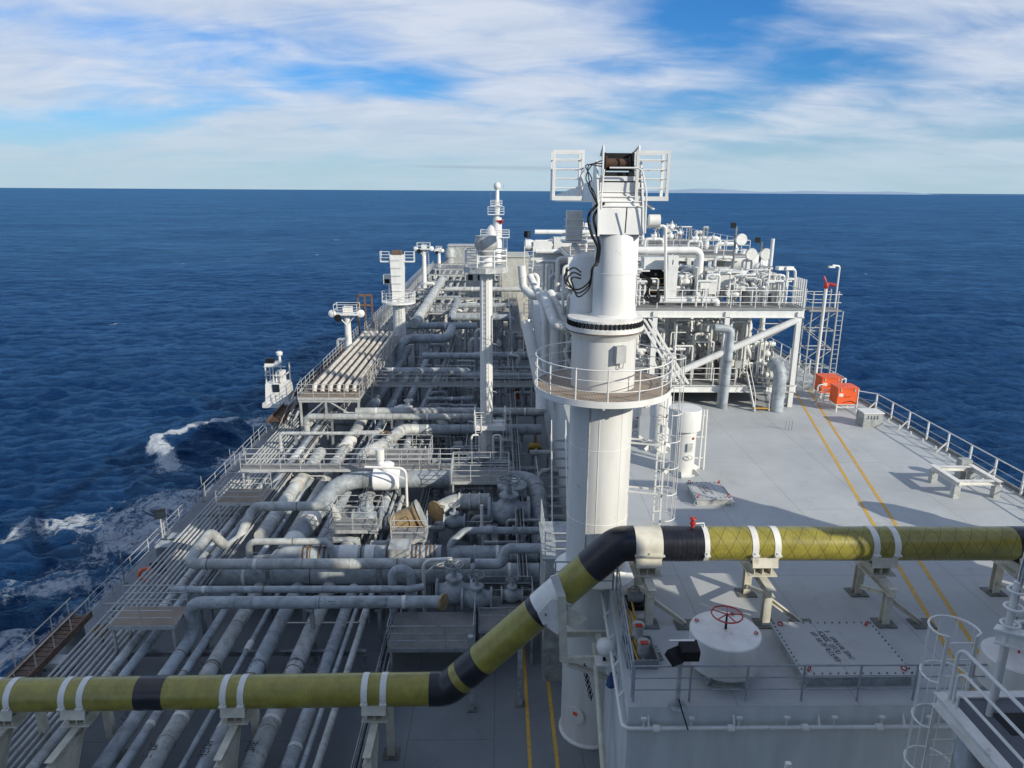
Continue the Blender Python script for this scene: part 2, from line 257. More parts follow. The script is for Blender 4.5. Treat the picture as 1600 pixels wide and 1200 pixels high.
class MB:
    def __init__(s): s.v = []; s.f = []; s.sm = []; s.uv = {}
    def add(s, vs, fs, smooth=False):
        o = len(s.v); s.v += [Vector(p) for p in vs]
        for f in fs: s.f.append(tuple(o + i for i in f)); s.sm.append(smooth)
    def box(s, c, d, rz=0, rx=0):
        m = Matrix.Rotation(rz, 3, 'Z') @ Matrix.Rotation(rx, 3, 'X'); c = Vector(c)
        vs = [c + m @ Vector((sx * d[0] / 2, sy * d[1] / 2, sz * d[2] / 2)) for sz in (-1, 1) for sy in (-1, 1) for sx in (-1, 1)]
        s.add(vs, [(0, 2, 3, 1), (4, 5, 7, 6), (0, 1, 5, 4), (2, 6, 7, 3), (0, 4, 6, 2), (1, 3, 7, 5)]); return s
    def beam(s, a, b, w, h=None, up=(0, 0, 1)):
        a, b = Vector(a), Vector(b); h = h or w; d = (b - a).normalized(); up = Vector(up)
        if abs(d.dot(up)) > 0.98: up = Vector((0, 1, 0))
        x = d.cross(up).normalized() * w / 2; y = x.cross(d).normalized() * h / 2
        vs = [p + i * x + j * y for p in (a, b) for j in (-1, 1) for i in (-1, 1)]
        s.add(vs, [(0, 1, 3, 2), (4, 6, 7, 5), (0, 4, 5, 1), (2, 3, 7, 6), (0, 2, 6, 4), (1, 5, 7, 3)]); return s
    def ibeam(s, a, b, w, h, t=0.02, up=(0, 0, 1)):
        a, b = Vector(a), Vector(b); d = (b - a).normalized(); up = Vector(up)
        if abs(d.dot(up)) > 0.98: up = Vector((0, 1, 0))
        y = d.cross(up).normalized().cross(d).normalized()
        s.beam(a + y * (h / 2 - t / 2), b + y * (h / 2 - t / 2), w, t, up); s.beam(a - y * (h / 2 - t / 2), b - y * (h / 2 - t / 2), w, t, up)
        s.beam(a, b, t, h - 2 * t, up); return s
    def tube(s, pts, r, seg=10, bend=0, cap=True, uv=False, steps=5):
        P = fillet(pts, bend, steps) if bend else [Vector(p) for p in pts]
        P = [p for i, p in enumerate(P) if i == 0 or (p - P[i - 1]).length > 1e-5]
        n = len(P); T = []
        for i in range(n):
            d = Vector((0, 0, 0))
            if i > 0: d += (P[i] - P[i - 1]).normalized()
            if i < n - 1: d += (P[i + 1] - P[i]).normalized()
            T.append(d.normalized())
        up = Vector((0, 0, 1)) if abs(T[0].z) < 0.9 else Vector((0, 1, 0))
        x = T[0].cross(up).normalized(); base = len(s.v); vs = []; L = 0; lens = []
        rr = r if isinstance(r, (list, tuple)) else None
        for i in range(n):
            if i: L += (P[i] - P[i - 1]).length
            x = (x - T[i] * x.dot(T[i])).normalized(); y = T[i].cross(x); lens.append(L)
            ri = rr[min(i, len(rr) - 1)] if rr else r
            for k in range(seg):
                a = 2 * math.pi * k / seg; vs.append(P[i] + (x * math.cos(a) + y * math.sin(a)) * ri)
        fs = [(i * seg + k, i * seg + (k + 1) % seg, (i + 1) * seg + (k + 1) % seg, (i + 1) * seg + k) for i in range(n - 1) for k in range(seg)]
        nf = len(s.f); s.add(vs, fs, True)
        if uv:
            for q in range(len(fs)):
                i, k = divmod(q, seg); s.uv[nf + q] = [(lens[i], k / seg), (lens[i], (k + 1) / seg), (lens[i + 1], (k + 1) / seg), (lens[i + 1], k / seg)]
        if cap:
            s.f.append(tuple(base + k for k in reversed(range(seg)))); s.sm.append(False)
            s.f.append(tuple(base + (n - 1) * seg + k for k in range(seg))); s.sm.append(False)
        return s
    def lathe(s, c, prof, seg=24, axis=(0, 0, 1), smooth=True, caps=True):
        c = Vector(c); ax = Vector(axis).normalized(); up = Vector((0, 0, 1)) if abs(ax.z) < 0.9 else Vector((0, 1, 0))
        x = ax.cross(up).normalized(); y = ax.cross(x); vs = []; m = len(prof)
        for r, h in prof:
            for k in range(seg):
                a = 2 * math.pi * k / seg; vs.append(c + ax * h + (x * math.cos(a) + y * math.sin(a)) * r)
        fs = [(i * seg + k, i * seg + (k + 1) % seg, (i + 1) * seg + (k + 1) % seg, (i + 1) * seg + k) for i in range(m - 1) for k in range(seg)]
        base = len(s.v); s.add(vs, fs, smooth)
        if not caps: return s
        s.f.append(tuple(base + k for k in reversed(range(seg)))); s.sm.append(False)
        s.f.append(tuple(base + (m - 1) * seg + k for k in range(seg))); s.sm.append(False)
        return s
    def torus(s, c, R_, r, axis=(0, 0, 1), seg=24, sseg=6, a0=0, a1=2 * math.pi):
        c = Vector(c); ax = Vector(axis).normalized(); up = Vector((0, 0, 1)) if abs(ax.z) < 0.9 else Vector((0, 1, 0))
        x = ax.cross(up).normalized(); y = ax.cross(x); full = abs(a1 - a0 - 2 * math.pi) < 1e-4
        n = seg if full else seg + 1; vs = []
        for i in range(n):
            a = a0 + (a1 - a0) * i / seg; d = x * math.cos(a) + y * math.sin(a)
            for k in range(sseg):
                b = 2 * math.pi * k / sseg; vs.append(c + d * (R_ + r * math.cos(b)) + ax * r * math.sin(b))
        fs = []
        for i in range(seg):
            j = (i + 1) % n
            for k in range(sseg): fs.append((i * sseg + k, j * sseg + k, j * sseg + (k + 1) % sseg, i * sseg + (k + 1) % sseg))
        s.add(vs, fs, True); return s
    def prism(s, poly, z0, z1):
        n = len(poly); vs = [Vector((p[0], p[1], z0)) for p in poly] + [Vector((p[0], p[1], z1)) for p in poly]
        s.add(vs, [tuple(reversed(range(n))), tuple(range(n, 2 * n))] + [(i, (i + 1) % n, n + (i + 1) % n, n + i) for i in range(n)]); return s
    def build(s, name, m, parent=None, at=None):
        me = bpy.data.meshes.new(name)
        if parent is not None: off = Vector(parent['_w'])
        elif at is not None: off = Vector(at)
        else:
            xs = [p.x for p in s.v]; ys = [p.y for p in s.v]; off = Vector(((min(xs) + max(xs)) / 2, (min(ys) + max(ys)) / 2, min(p.z for p in s.v)))
        me.from_pydata([tuple(p - off) for p in s.v], [], s.f); me.polygons.foreach_set('use_smooth', s.sm)
        if s.uv:
            uvl = me.uv_layers.new(name='UVMap')
            for pi, q in s.uv.items():
                for li, c in zip(me.polygons[pi].loop_indices, q): uvl.data[li].uv = c
        me.materials.append(m); me.update()
        if any(s.sm): me.set_sharp_from_angle(angle=R(38))
        o = bpy.data.objects.new(name, me); col.objects.link(o)
        o['_w'] = tuple(off)
        if parent is not None: o.parent = parent
        else: o.location = off
        return o

def tag(o, label=None, cat=None, group=None, kind=None):
    if label: o['label'] = label
    if cat: o['category'] = cat
    if group: o['group'] = group
    if kind: o['kind'] = kind
    return o
def thing(name, label, cat, base, group=None):
    o = bpy.data.objects.new(name, None); col.objects.link(o); o.location = base; o['_w'] = tuple(base); o.empty_display_size = .1
    return tag(o, label, cat, group)
def inst(me, name, parent, loc, rot=None, scale=None):
    o = bpy.data.objects.new(name, me); col.objects.link(o); o.parent = parent; o.location = Vector(loc) - Vector(parent['_w'])
    if rot is not None: o.rotation_euler = rot
    if scale is not None: o.scale = scale
    o['_w'] = parent['_w']; return o
_mc = {}
def shared(key, fn, m):
    k = (key, m.name)
    if k not in _mc:
        b = MB(); fn(b); me = bpy.data.meshes.new(key if isinstance(key, str) else str(key[0])); me.from_pydata([tuple(p) for p in b.v], [], b.f); me.polygons.foreach_set('use_smooth', b.sm); me.materials.append(m); _mc[k] = me
        if any(b.sm): me.set_sharp_from_angle(angle=R(38))
    return _mc[k]
def dir_rot(d): return Vector(d).to_track_quat('Z', 'Y').to_euler()

# ------------------------------------------------------------------ constructors
def cylz(r, h, seg=8):
    return lambda b: b.lathe((0, 0, 0), [(r, 0), (r, h)], seg)
def railing(label, pts, h=1.08, m=GALV, nr=3, sp=1.5, r=0.024, group=None, closed=False, name='railing', toes=False):
    pts = [Vector(p) for p in pts]
    if closed: pts.append(pts[0].copy())
    t = thing(name, label, 'railing', pts[0], group)
    pm = shared(('post', round(h, 3), r), cylz(r * 1.25, h, 6), m)
    done = []
    for i in range(len(pts) - 1):
        a, b = pts[i], pts[i + 1]; n = max(1, round((b - a).length / sp))
        for k in range(n + 1):
            p = a.lerp(b, k / n)
            if all((p - q).length > 0.2 for q in done): done.append(p); inst(pm, 'post', t, p)
    for k in range(nr):
        z = h * (k + 1) / nr
        MB().tube([p + V(0, 0, z) for p in pts], r if k == nr - 1 else r * .75, 6, bend=0.0 if closed else 0.12).build('top_rail' if k == nr - 1 else 'mid_rail', m, t)
    return t
def ladder(label, base, h, w=0.42, face=0.0, m=WHITE, cage=None, group=None, r=0.028, out=0.38):
    """vertical ladder; face = direction (rad) the climber's back points; cage=(z0) start height"""
    base = Vector(base); t = thing('ladder', label, 'ladder', base, group)
    fx, fy = math.cos(face), math.sin(face); sx, sy = -fy, fx
    for s in (-1, 1):
        o = V(sx, sy, 0) * s * w / 2
        MB().beam(base + o, base + o + V(0, 0, h), 0.06, 0.025).build('stringer', m, t)
    rm = shared(('rung', w), lambda b: b.tube([(-w / 2, 0, 0), (w / 2, 0, 0)], 0.016, 5), m)
    for k in range(1, int(h / 0.33) + 1):
        if k * .33 < h: inst(rm, 'rung', t, base + V(0, 0, k * .33), (0, 0, face + math.pi / 2))
    if cage is not None:
        n = max(2, int((h - cage) / 0.85) + 1); R_ = out
        def hoop(b):
            pp = [V(0, -w / 2, 0)] + [V(R_ * .55 + R_ * math.cos(a), R_ * math.sin(a), 0) for a in [R(-110 + 220 * i / 14) for i in range(15)]] + [V(0, w / 2, 0)]
            b.tube(pp, 0.02, 5)
        hm = shared(('hoop', w, R_), hoop, m)
        zs = [cage + (h - cage) * i / (n - 1) for i in range(n)]
        for z in zs: inst(hm, 'cage_hoop', t, base + V(0, 0, z), (0, 0, face))
        for a in (-80, -40, 0, 40, 80):
            lx, ly = R_ * .55 + R_ * math.cos(R(a)), R_ * math.sin(R(a))
            q = base + V(fx * lx + sx * ly, fy * lx + sy * ly, 0)
            MB().tube([q + V(0, 0, zs[0]), q + V(0, 0, zs[-1])], 0.014, 4).build('cage_bar', m, t)
    return t
def flange_at(t, p, d, r, m, th=0.09, k=1.4, name='flange', seg=16):
    me = shared((name, round(r, 3), th, k), lambda b: b.lathe((0, 0, -th / 2), [(r * k * .96, 0), (r * k, 0.01), (r * k, th - .01), (r * k * .96, th)], seg), m)
    return inst(me, name, t, p, dir_rot(d))
def pipe(label, pts, r, m=GREY, bend=None, group=None, flanges=(), bands=(), clamps=(), stands=(), floor=0.0, seg=12, name='pipe_run', cat='pipe', fm=None):
    """a pipe run; flanges/clamps/stands: (segment, t); bands: (segment, t0, t1, material, scale)"""
    pts = [Vector(p) for p in pts]; lo = min(pts, key=lambda p: p.z)
    t = thing(name, label, cat, V(lo.x, lo.y, lo.z - r), group)
    MB().tube(pts, r, seg, bend=2.0 * r if bend is None else bend).build('pipe', m, t)
    def at(s, f): return pts[s].lerp(pts[s + 1], f), (pts[s + 1] - pts[s]).normalized()
    for s, f in flanges:
        p, d = at(s, f)
        for q in (-.055, .055): flange_at(t, p + d * q, d, r, fm or m, 0.08, 1.38)
    for s, f in clamps:
        p, d = at(s, f); flange_at(t, p, d, r, m, 0.10, 1.07, 'clamp_band')
    if r > .14 and name in ('pipe_run', 'small_bore_pipe'):
        for i in range(len(pts) - 1):
            d = pts[i + 1] - pts[i]; L = d.length; st = (2.1 + (hash((round(r * 1000), i)) % 5) * .22) * (1 if pts[i].y < 70 else 2.2)
            if L < st * 1.2 or m in (WHITE, WHITE2): continue
            n = int(L / st)
            for k in range(n):
                p = pts[i] + d * ((k + .55) / n); flange_at(t, p, d.normalized(), r, RUST if (k + i) % 4 == 1 else GREYD if (k + i) % 4 else OFFW, .055 if (k + i) % 4 else .16, 1.035, 'joint_band', seg)
    for s, f0, f1, bm, k in bands:
        a, d = at(s, f0); b, _ = at(s, f1); MB().tube([a, b], r * k, 16).build('lagging_band', bm, t)
    for s, f in stands:
        p, d = at(s, f); b = MB(); b.beam(V(p.x, p.y, floor), V(p.x, p.y, p.z - r * .7), 0.16, 0.16); b.box((p.x, p.y, floor + .015), (.36, .36, .03)); b.box((p.x, p.y, p.z - r * .92), (.3 if abs(d.x) > .5 else r * 2.3, r * 2.3 if abs(d.x) > .5 else .3, .07)); b.build('support_leg', GREYD, t)
    return t
def valve(label, p, r, axis=(1, 0, 0), m=GREY, wheel=True, group=None, hm=None, floor=None, h=1.0):
    p = Vector(p); a = Vector(axis).normalized(); base = V(p.x, p.y, p.z - r * 1.5)
    t = thing('valve', label, 'valve', base, group)
    MB().lathe(p - a * r * 2, [(r, 0), (r, r * .8), (r * 1.35, r * 1.3), (r * 1.45, r * 2), (r * 1.35, r * 2.7), (r, r * 3.2), (r, r * 4)], 12, a).build('body', m, t)
    for s in (-1, 1): flange_at(t, p + a * s * r * 1.9, a, r, m, r * .3, 1.5, seg=12)
    b = MB(); b.lathe(p + V(0, 0, r), [(r * .75, 0), (r * .6, r * .6), (r * .95, r * .65), (r * .95, r * .9), (r * .3, r), (r * .22, r * 2.4 * h)], 10); bo = b.build('bonnet', m, t)
    if wheel:
        b = MB(); z = p + V(0, 0, r * (1 + 2.4 * h)); b.torus(z, r * 1.05, r * .1, seg=14, sseg=5)
        for k in range(3):
            an = k * math.pi / 3; dx = V(math.cos(an), math.sin(an), 0) * r; b.beam(z - dx, z + dx, r * .1)
        b.build('handwheel', hm or m, bo)
    else:
        b = MB(); b.lathe(p + V(0, 0, r * (1 + 2.2 * h)), [(r * .8, 0), (r * .95, r * .2), (r * .95, r * 1.1), (r * .5, r * 1.4)], 12); b.box(p + V(r * .9, 0, r * (1.5 + 2.2 * h)), (r * 1.0, r * .8, r * .8)); b.build('actuator', hm or m, bo)
    if floor is not None: MB().beam(V(p.x, p.y, floor), V(p.x, p.y, p.z - r * 1.2), .12).build('pedestal', GREYD, t)
    return t
def floodlight(label, base, h, face, m=WHITE, lamp=DARK, group=None, size=.3):
    base = Vector(base); t = thing('floodlight', label, 'floodlight', base, group)
    MB().lathe(base, [(.05, 0), (.045, h)], 8).build('pole', m, t)
    c = base + V(math.cos(face) * .12, math.sin(face) * .12, h + size * .3)
    b = MB(); b.box(c, (size * .5, size * 1.1, size * .9), face); b.box(c + V(-math.cos(face) * size * .3, -math.sin(face) * size * .3, 0), (size * .3, size * .5, size * .5), face); lh = b.build('lamp_head', lamp, t)
    MB().box(c + V(math.cos(face), math.sin(face), 0) * size * .27, (.02, size * .9, size * .7), face).build('lens', GLASS, lh)
    return t
def stencil(parent, o, ux, uy, n, hgt, m=INK, lines=1, seed=1):
    """rows of worn stencilled characters too small to read; o corner, ux along the row, uy up the glyph"""
    rnd = random.Random(seed); b = MB(); ux, uy = Vector(ux).normalized(), Vector(uy).normalized(); nz = ux.cross(uy).normalized() * .004; w = hgt * .6
    def stroke(p, q, k): 
        d = (q - p); 
        if d.length < 1e-4: return
        side = d.normalized().cross(nz.normalized()) * k
        b.add([p - side + nz, p + side + nz, q + side + nz, q - side + nz], [(0, 1, 2, 3)])
    for l in range(lines):
        x = 0
        for i in range(n - (l % 2) * 2):
            if rnd.random() < .12: x += w * 1.1; continue
            q = Vector(o) + ux * x - uy * l * hgt * 1.55
            g = [q, q + ux * w * .8, q + ux * w * .8 + uy * hgt, q + uy * hgt, q + uy * hgt * .5, q + ux * w * .8 + uy * hgt * .5]
            for k in rnd.sample([(0, 3), (1, 2), (0, 1), (3, 2), (4, 5)], rnd.choice((3, 3, 4))): stroke(g[k[0]], g[k[1]], hgt * .075)
            x += w * 1.25
    return b.build('stencil_lettering', m, parent)

# ------------------------------------------------------------------ setting: sea, hull, decks
ZS = -14.0; ZR = 7.0
XP, XS = -20.3, 24.0
def hull_poly(inset=0.0):
    P = []
    ys = [-60, 40, 110, 130, 150, 165, 178, 188, 195, 199]
    hb = [1, 1, 1, .985, .93, .85, .72, .53, .30, .08]
    cx = (XP + XS) / 2
    L = [(cx + (XP - cx) * k + inset, y) for y, k in zip(ys, hb)]; Rr = [(cx + (XS - cx) * k - inset, y) for y, k in zip(ys, hb)]
    cxf = lambda y: 0
    def sh(p): return (p[0] - (cx + .4) * max(0, min(1, (p[1] - 110) / 80)), p[1])
    return [sh(p) for p in Rr] + [sh(p) for p in reversed(L)]
def sea():
    h = CZ - ZS; rng = np.random.RandomState(5)
    nr, nc = 1000, 860
    u = np.linspace(0, 1, nr); dep = np.radians(0.016 + (62 - 0.016) * u ** 1.75)[::-1]
    r = h / np.tan(dep); r = np.concatenate([[0.5], r]); nr += 1
    a = np.concatenate([np.linspace(-170, -62, 60, endpoint=False), np.linspace(-62, 62, nc - 120), np.linspace(62, 170, 61)[1:]]); a = np.radians(a); nc = len(a)
    Rg, A = np.meshgrid(r, a, indexing='ij'); X = Rg * np.sin(A); Y = Rg * np.cos(A)
    dr = np.gradient(r)[:, None] * np.ones_like(A); da = Rg * R(0.19); spc = np.maximum(np.minimum(dr, 60), da)
    Z = np.zeros_like(X); DX = np.zeros_like(X); DY = np.zeros_like(X)
    for i in range(72):
        lam = 1.5 * (9.5 / 1.5) ** rng.rand(); th = R(84 + rng.randn() * 30); k = 2 * np.pi / lam
        amp = 0.0115 * lam * (0.6 + .8 * rng.rand()) * (1.2 if lam < 4 else .7); ph = rng.rand() * 6.28
        fade = np.clip((lam / spc - 2.2) / 2.5, 0, 1); kx, ky = np.cos(th), np.sin(th)
        p = k * (kx * X + ky * Y) + ph + 1.5 * np.sin(0.03 * (X * ky - Y * kx) + i) + .8 * np.sin(.011 * Y + 2 * i); c = np.cos(p); s_ = np.sin(p)
        Z += fade * amp * c; DX -= fade * amp * .85 * kx * s_; DY -= fade * amp * .85 * ky * s_
    # breaking bow wave thrown off the port side
    def ridge(p0, p1, hgt, wf, wb):
        (x0, y0), (x1, y1) = p0, p1; L = math.hypot(x1 - x0, y1 - y0); tx, ty = (x1 - x0) / L, (y1 - y0) / L
        s_ = (X - x0) * tx + (Y - y0) * ty; n = (X - x0) * ty - (Y - y0) * tx + 1.1 * np.sin(s_ * .35)
        along = np.clip(s_ / 5, 0, 1) * np.clip((L - s_) / 6, 0, 1); along = along * along * (3 - 2 * along)
        return hgt * along * np.where(n > 0, np.exp(-(n / wf) ** 2), np.exp(-(n / wb) ** 2)), n, s_, along
    pt = lambda x, y: tuple(PZ(x, y, ZS)[:2])
    z1, n1, s1, al1 = ridge(pt(225, 722), pt(385, 655), 2.3, 3.0, 7)
    z2, n2, s2, al2 = ridge(pt(-40, 880), pt(150, 800), 1.3, 3.2, 7)
    z3, n3, s3, al3 = ridge(pt(226, 704), pt(288, 750), .7, 1.6, 2.4)
    z4, n4, s4, al4 = ridge(pt(180, 790), pt(330, 745), .7, 3, 6)
    Z += z1 + z2 + z3 + z4
    foam = np.zeros_like(X)
    d = -(X - XP)                               # metres off the port side
    lane = (Y < 128) & (Y > -60)
    foam += np.where((d > -2) & lane, 1.0 * np.exp(-(np.maximum(d - 2.0, 0) / 8.5) ** 2), 0)
    def blob(px, py, rx, ry, k):
        c = PZ(px, py, ZS); e = PZ(px + rx, py, ZS); f = PZ(px, py - ry, ZS); return k * np.exp(-((X - c.x - (Y - c.y) * .45) / max(2, e.x - c.x)) ** 2 - ((Y - c.y) / max(2, f.y - c.y)) ** 2)
    for q in ((410, 662, 45, 24, .95), (350, 715, 60, 18, .6), (250, 800, 90, 34, .95), (330, 780, 50, 40, .8), (200, 850, 60, 20, .6), (60, 925, 75, 22, .85), (90, 830, 45, 10, .6), (150, 960, 70, 18, .6), (20, 1010, 60, 30, .9), (60, 1060, 80, 30, .85), (200, 905, 40, 20, .45), (110, 890, 60, 9, .45), (380, 690, 30, 12, .6)): foam += blob(*q)
    foam += 1.0 * al1 * np.exp(-((n1 - 0.0) / .8) ** 2) * np.clip(1.35 - s1 / 22, .25, 1) + .7 * al2 * np.exp(-((n2 - .2) / .9) ** 2) + .85 * al3 * np.exp(-(n3 / 1.6) ** 2)
    foam -= 1.2 * al1 * np.exp(-((n1 - 5.0) / 3.0) ** 2)
    foam += .35 * np.exp(-((X - XS - 1.5) / 3) ** 2) * (Y < 120)
    for _ in range(70):
        wx, wy = rng.uniform(-420, 420), rng.uniform(60, 620)
        if -26 < wx < 30: continue
        sz = rng.uniform(.5, 1.5); m_ = (np.abs(X - wx) < 12) & (np.abs(Y - wy) < 6)
        foam[m_] += (rng.uniform(.5, .95) * np.exp(-((X - wx) / (2.4 * sz)) ** 2 - ((Y - wy - .15 * (X - wx)) / (.5 * sz)) ** 2))[m_]
    foam = np.clip(foam, 0, 0.66) + .34 * np.clip(al1 * np.exp(-(n1 / .8) ** 2) + al3 * np.exp(-(n3 / 1.2) ** 2), 0, 1)
    Z = np.where(Rg > 40000, 0, Z)
    co = np.stack([X + DX, Y + DY, Z], -1).reshape(-1, 3)
    idx = np.arange(nr * nc).reshape(nr, nc); q = np.stack([idx[:-1, :-1], idx[:-1, 1:], idx[1:, 1:], idx[1:, :-1]], -1).reshape(-1, 4)[:, ::-1]
    me = bpy.data.meshes.new('sea'); me.vertices.add(len(co)); me.vertices.foreach_set('co', co.astype(np.float32).ravel())
    me.loops.add(q.size); me.loops.foreach_set('vertex_index', q.astype(np.int32).ravel()); me.polygons.add(len(q))
    me.polygons.foreach_set('loop_start', np.arange(0, q.size, 4, dtype=np.int32)); me.polygons.foreach_set('loop_total', np.full(len(q), 4, np.int32)); me.update(calc_edges=True)
    me.polygons.foreach_set('use_smooth', np.ones(len(q), bool))
    at = me.attributes.new('foam', 'FLOAT', 'POINT'); at.data.foreach_set('value', foam.astype(np.float32).ravel())
    o = bpy.data.objects.new('sea', me); col.objects.link(o); o.location = (0, 0, ZS); o['kind'] = 'structure'
    m = bpy.data.materials.new('sea_water'); m.use_nodes = True; nt = m.node_tree; N = nt.nodes; L = nt.links; b = N['Principled BSDF']
    b.inputs['IOR'].default_value = 1.33
    ge = N.new('ShaderNodeNewGeometry')
    def nz(scale, sc, detail=5, rough=.6, dist=0.0):
        mp = N.new('ShaderNodeMapping'); mp.inputs['Scale'].default_value = sc; L.new(ge.outputs['Position'], mp.inputs[0])
        n = N.new('ShaderNodeTexNoise'); n.inputs['Scale'].default_value = scale; n.inputs['Detail'].default_value = detail; n.inputs['Roughness'].default_value = rough; n.inputs['Distortion'].default_value = dist; L.new(mp.outputs[0], n.inputs[0]); return n.outputs[0]
    def M(op, a, b_, clamp=False):
        n = N.new('ShaderNodeMath'); n.operation = op; n.use_clamp = clamp
        for i, v in enumerate((a, b_)):
            if isinstance(v, (int, float)): n.inputs[i].default_value = v
            else: L.new(v, n.inputs[i])
        return n.outputs[0]
    big = nz(.55, (.45, 1.35, 1), 10, .66, .2); fine = nz(1.8, (.5, 1.3, 1), 6, .65)
    bp = N.new('ShaderNodeBump'); bp.inputs['Strength'].default_value = 1.0; bp.inputs['Distance'].default_value = 1.5; L.new(big, bp.inputs['Height'])
    bp2 = N.new('ShaderNodeBump'); bp2.inputs['Strength'].default_value = .9; bp2.inputs['Distance'].default_value = 0.6; L.new(fine, bp2.inputs['Height']); L.new(bp.outputs[0], bp2.inputs['Normal'])
    af = N.new('ShaderNodeAttribute'); af.attribute_name = 'foam'
    rdg = M('SUBTRACT', 1.0, M('MULTIPLY', M('ABSOLUTE', M('SUBTRACT', nz(.55, (1, .9, 1), 5, .6, 1.6), .5), 0.0), 5.0), True)
    fn = M('ADD', M('MULTIPLY', nz(.22, (1, .8, 1), 9, .68, 1.4), .50), M('ADD', M('MULTIPLY', nz(1.5, (1, 1, 1), 7, .72, .8), .36), M('MULTIPLY', rdg, .13)))
    mr = N.new('ShaderNodeMapRange'); mr.interpolation_type = 'SMOOTHSTEP'; L.new(M('ADD', fn, M('MULTIPLY', af.outputs['Fac'], .34)), mr.inputs[0]); mr.inputs[1].default_value = .650; mr.inputs[2].default_value = .79
    gate = N.new('ShaderNodeMapRange'); L.new(af.outputs['Fac'], gate.inputs[0]); gate.inputs[1].default_value = .05; gate.inputs[2].default_value = .3
    ff = M('MULTIPLY', M('MULTIPLY', mr.outputs[0], gate.outputs[0]), .92)
    aer = N.new('ShaderNodeMix'); aer.data_type = 'RGBA'; L.new(M('MULTIPLY', af.outputs['Fac'], .5, True), aer.inputs[0]); aer.inputs[6].default_value = (.0030, .026, .096, 1); aer.inputs[7].default_value = (.012, .055, .120, 1)
    cm = N.new('ShaderNodeMix'); cm.data_type = 'RGBA'; L.new(ff, cm.inputs[0]); L.new(aer.outputs[2], cm.inputs[6]); cm.inputs[7].default_value = (.66, .72, .78, 1)
    # rough wind sea: light scattered back out of the water plus a limited share of sky reflection off the wave facets
    N.remove(b); df = N.new('ShaderNodeBsdfDiffuse'); L.new(cm.outputs[2], df.inputs[0]); L.new(bp2.outputs[0], df.inputs['Normal'])
    gl = N.new('ShaderNodeBsdfGlossy'); gl.inputs['Color'].default_value = (.36, .70, 1, 1); gl.inputs['Roughness'].default_value = .12; L.new(bp2.outputs[0], gl.inputs['Normal'])
    fr = N.new('ShaderNodeFresnel'); fr.inputs[0].default_value = 1.33; L.new(bp2.outputs[0], fr.inputs['Normal'])
    gust = M('ADD', M('MULTIPLY', nz(.110, (.5, 1.0, 1), 10, .78, .3), 1.0), M('MULTIPLY', nz(.012, (.5, 1.0, 1), 7, .68, .3), .4))
    gm = N.new('ShaderNodeMapRange'); L.new(gust, gm.inputs[0]); gm.inputs[1].default_value = .45; gm.inputs[2].default_value = .95; gm.inputs[3].default_value = .10; gm.inputs[4].default_value = .54
    fac = M('MULTIPLY', M('MULTIPLY', fr.outputs[0], gm.outputs[0]), M('SUBTRACT', 1.0, ff))
    mxs = N.new('ShaderNodeMixShader'); L.new(fac, mxs.inputs[0]); L.new(df.outputs[0], mxs.inputs[1]); L.new(gl.outputs[0], mxs.inputs[2]); L.new(mxs.outputs[0], N['Material Output'].inputs[0])
    me.materials.append(m)
sea()
b = MB()
for i in range(60):
    a0 = R(-4 + 52 * i / 60); rr = 21000
    pass
def hills():
    rnd = random.Random(3); n = 90; vs = []; fs = []
    for i in range(n + 1):
        a = R(9 + 30 * i / n); rr = 23000; t = i / n
        hgt = (60 + 55 * math.sin(t * 5 + .6) + 35 * math.sin(t * 13) + 18 * math.sin(t * 31) + rnd.random() * 12) * min(1, t * 5) * .95
        hgt = max(2, hgt)
        vs += [(rr * math.sin(a), rr * math.cos(a), ZS - 5), ((rr + 900) * math.sin(a), (rr + 900) * math.cos(a), ZS + hgt), ((rr + 3500) * math.sin(a), (rr + 3500) * math.cos(a), ZS - 5)]
        if i: fs += [(3 * i - 3, 3 * i, 3 * i + 1, 3 * i - 2), (3 * i - 2, 3 * i + 1, 3 * i + 2, 3 * i - 1)]
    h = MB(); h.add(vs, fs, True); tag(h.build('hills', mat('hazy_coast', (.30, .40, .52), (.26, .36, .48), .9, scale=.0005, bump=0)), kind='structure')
hills()

hp = hull_poly()
tag(MB().prism(hp, ZS - 2, -.06).build('hull', HULLP), kind='structure')
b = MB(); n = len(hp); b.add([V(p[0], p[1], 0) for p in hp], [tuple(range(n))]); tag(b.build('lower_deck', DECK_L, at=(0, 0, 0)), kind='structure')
# forecastle head, one level up
fc = [p for p in hull_poly(.3) if p[1] > 160]; fc = fc
tag(MB().prism([(15.2, 158)] + fc + [(-13.5, 158)], .02, 3.2).build('forecastle_deck', DECK_L), kind='structure')
WX0, WX1 = 3.45, 4.1     # inboard wall of the raised deck, aft and forward
YA, YF = 16.0, 100.0
rp = [(WX0, YA), (XS - .02, YA), (XS - .02, YF), (WX1, YF), (WX1, 26)]
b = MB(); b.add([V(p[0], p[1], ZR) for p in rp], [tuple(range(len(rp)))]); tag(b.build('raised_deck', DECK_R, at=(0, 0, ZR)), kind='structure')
WALLP = mat('pale_wall_paint', (.60, .64, .64), (.50, .53, .54), .5, scale=.7, bump=.004, streak=True, rust=.1)
b = MB(); 
for i in range(len(rp)):
    p, q = rp[i], rp[(i + 1) % len(rp)]
    b.add([V(p[0], p[1], .004), V(q[0], q[1], .004), V(q[0], q[1], ZR - .004), V(p[0], p[1], ZR - .004)], [(0, 1, 2, 3)])
tag(b.build('raised_deck_side', WALLP), kind='structure')
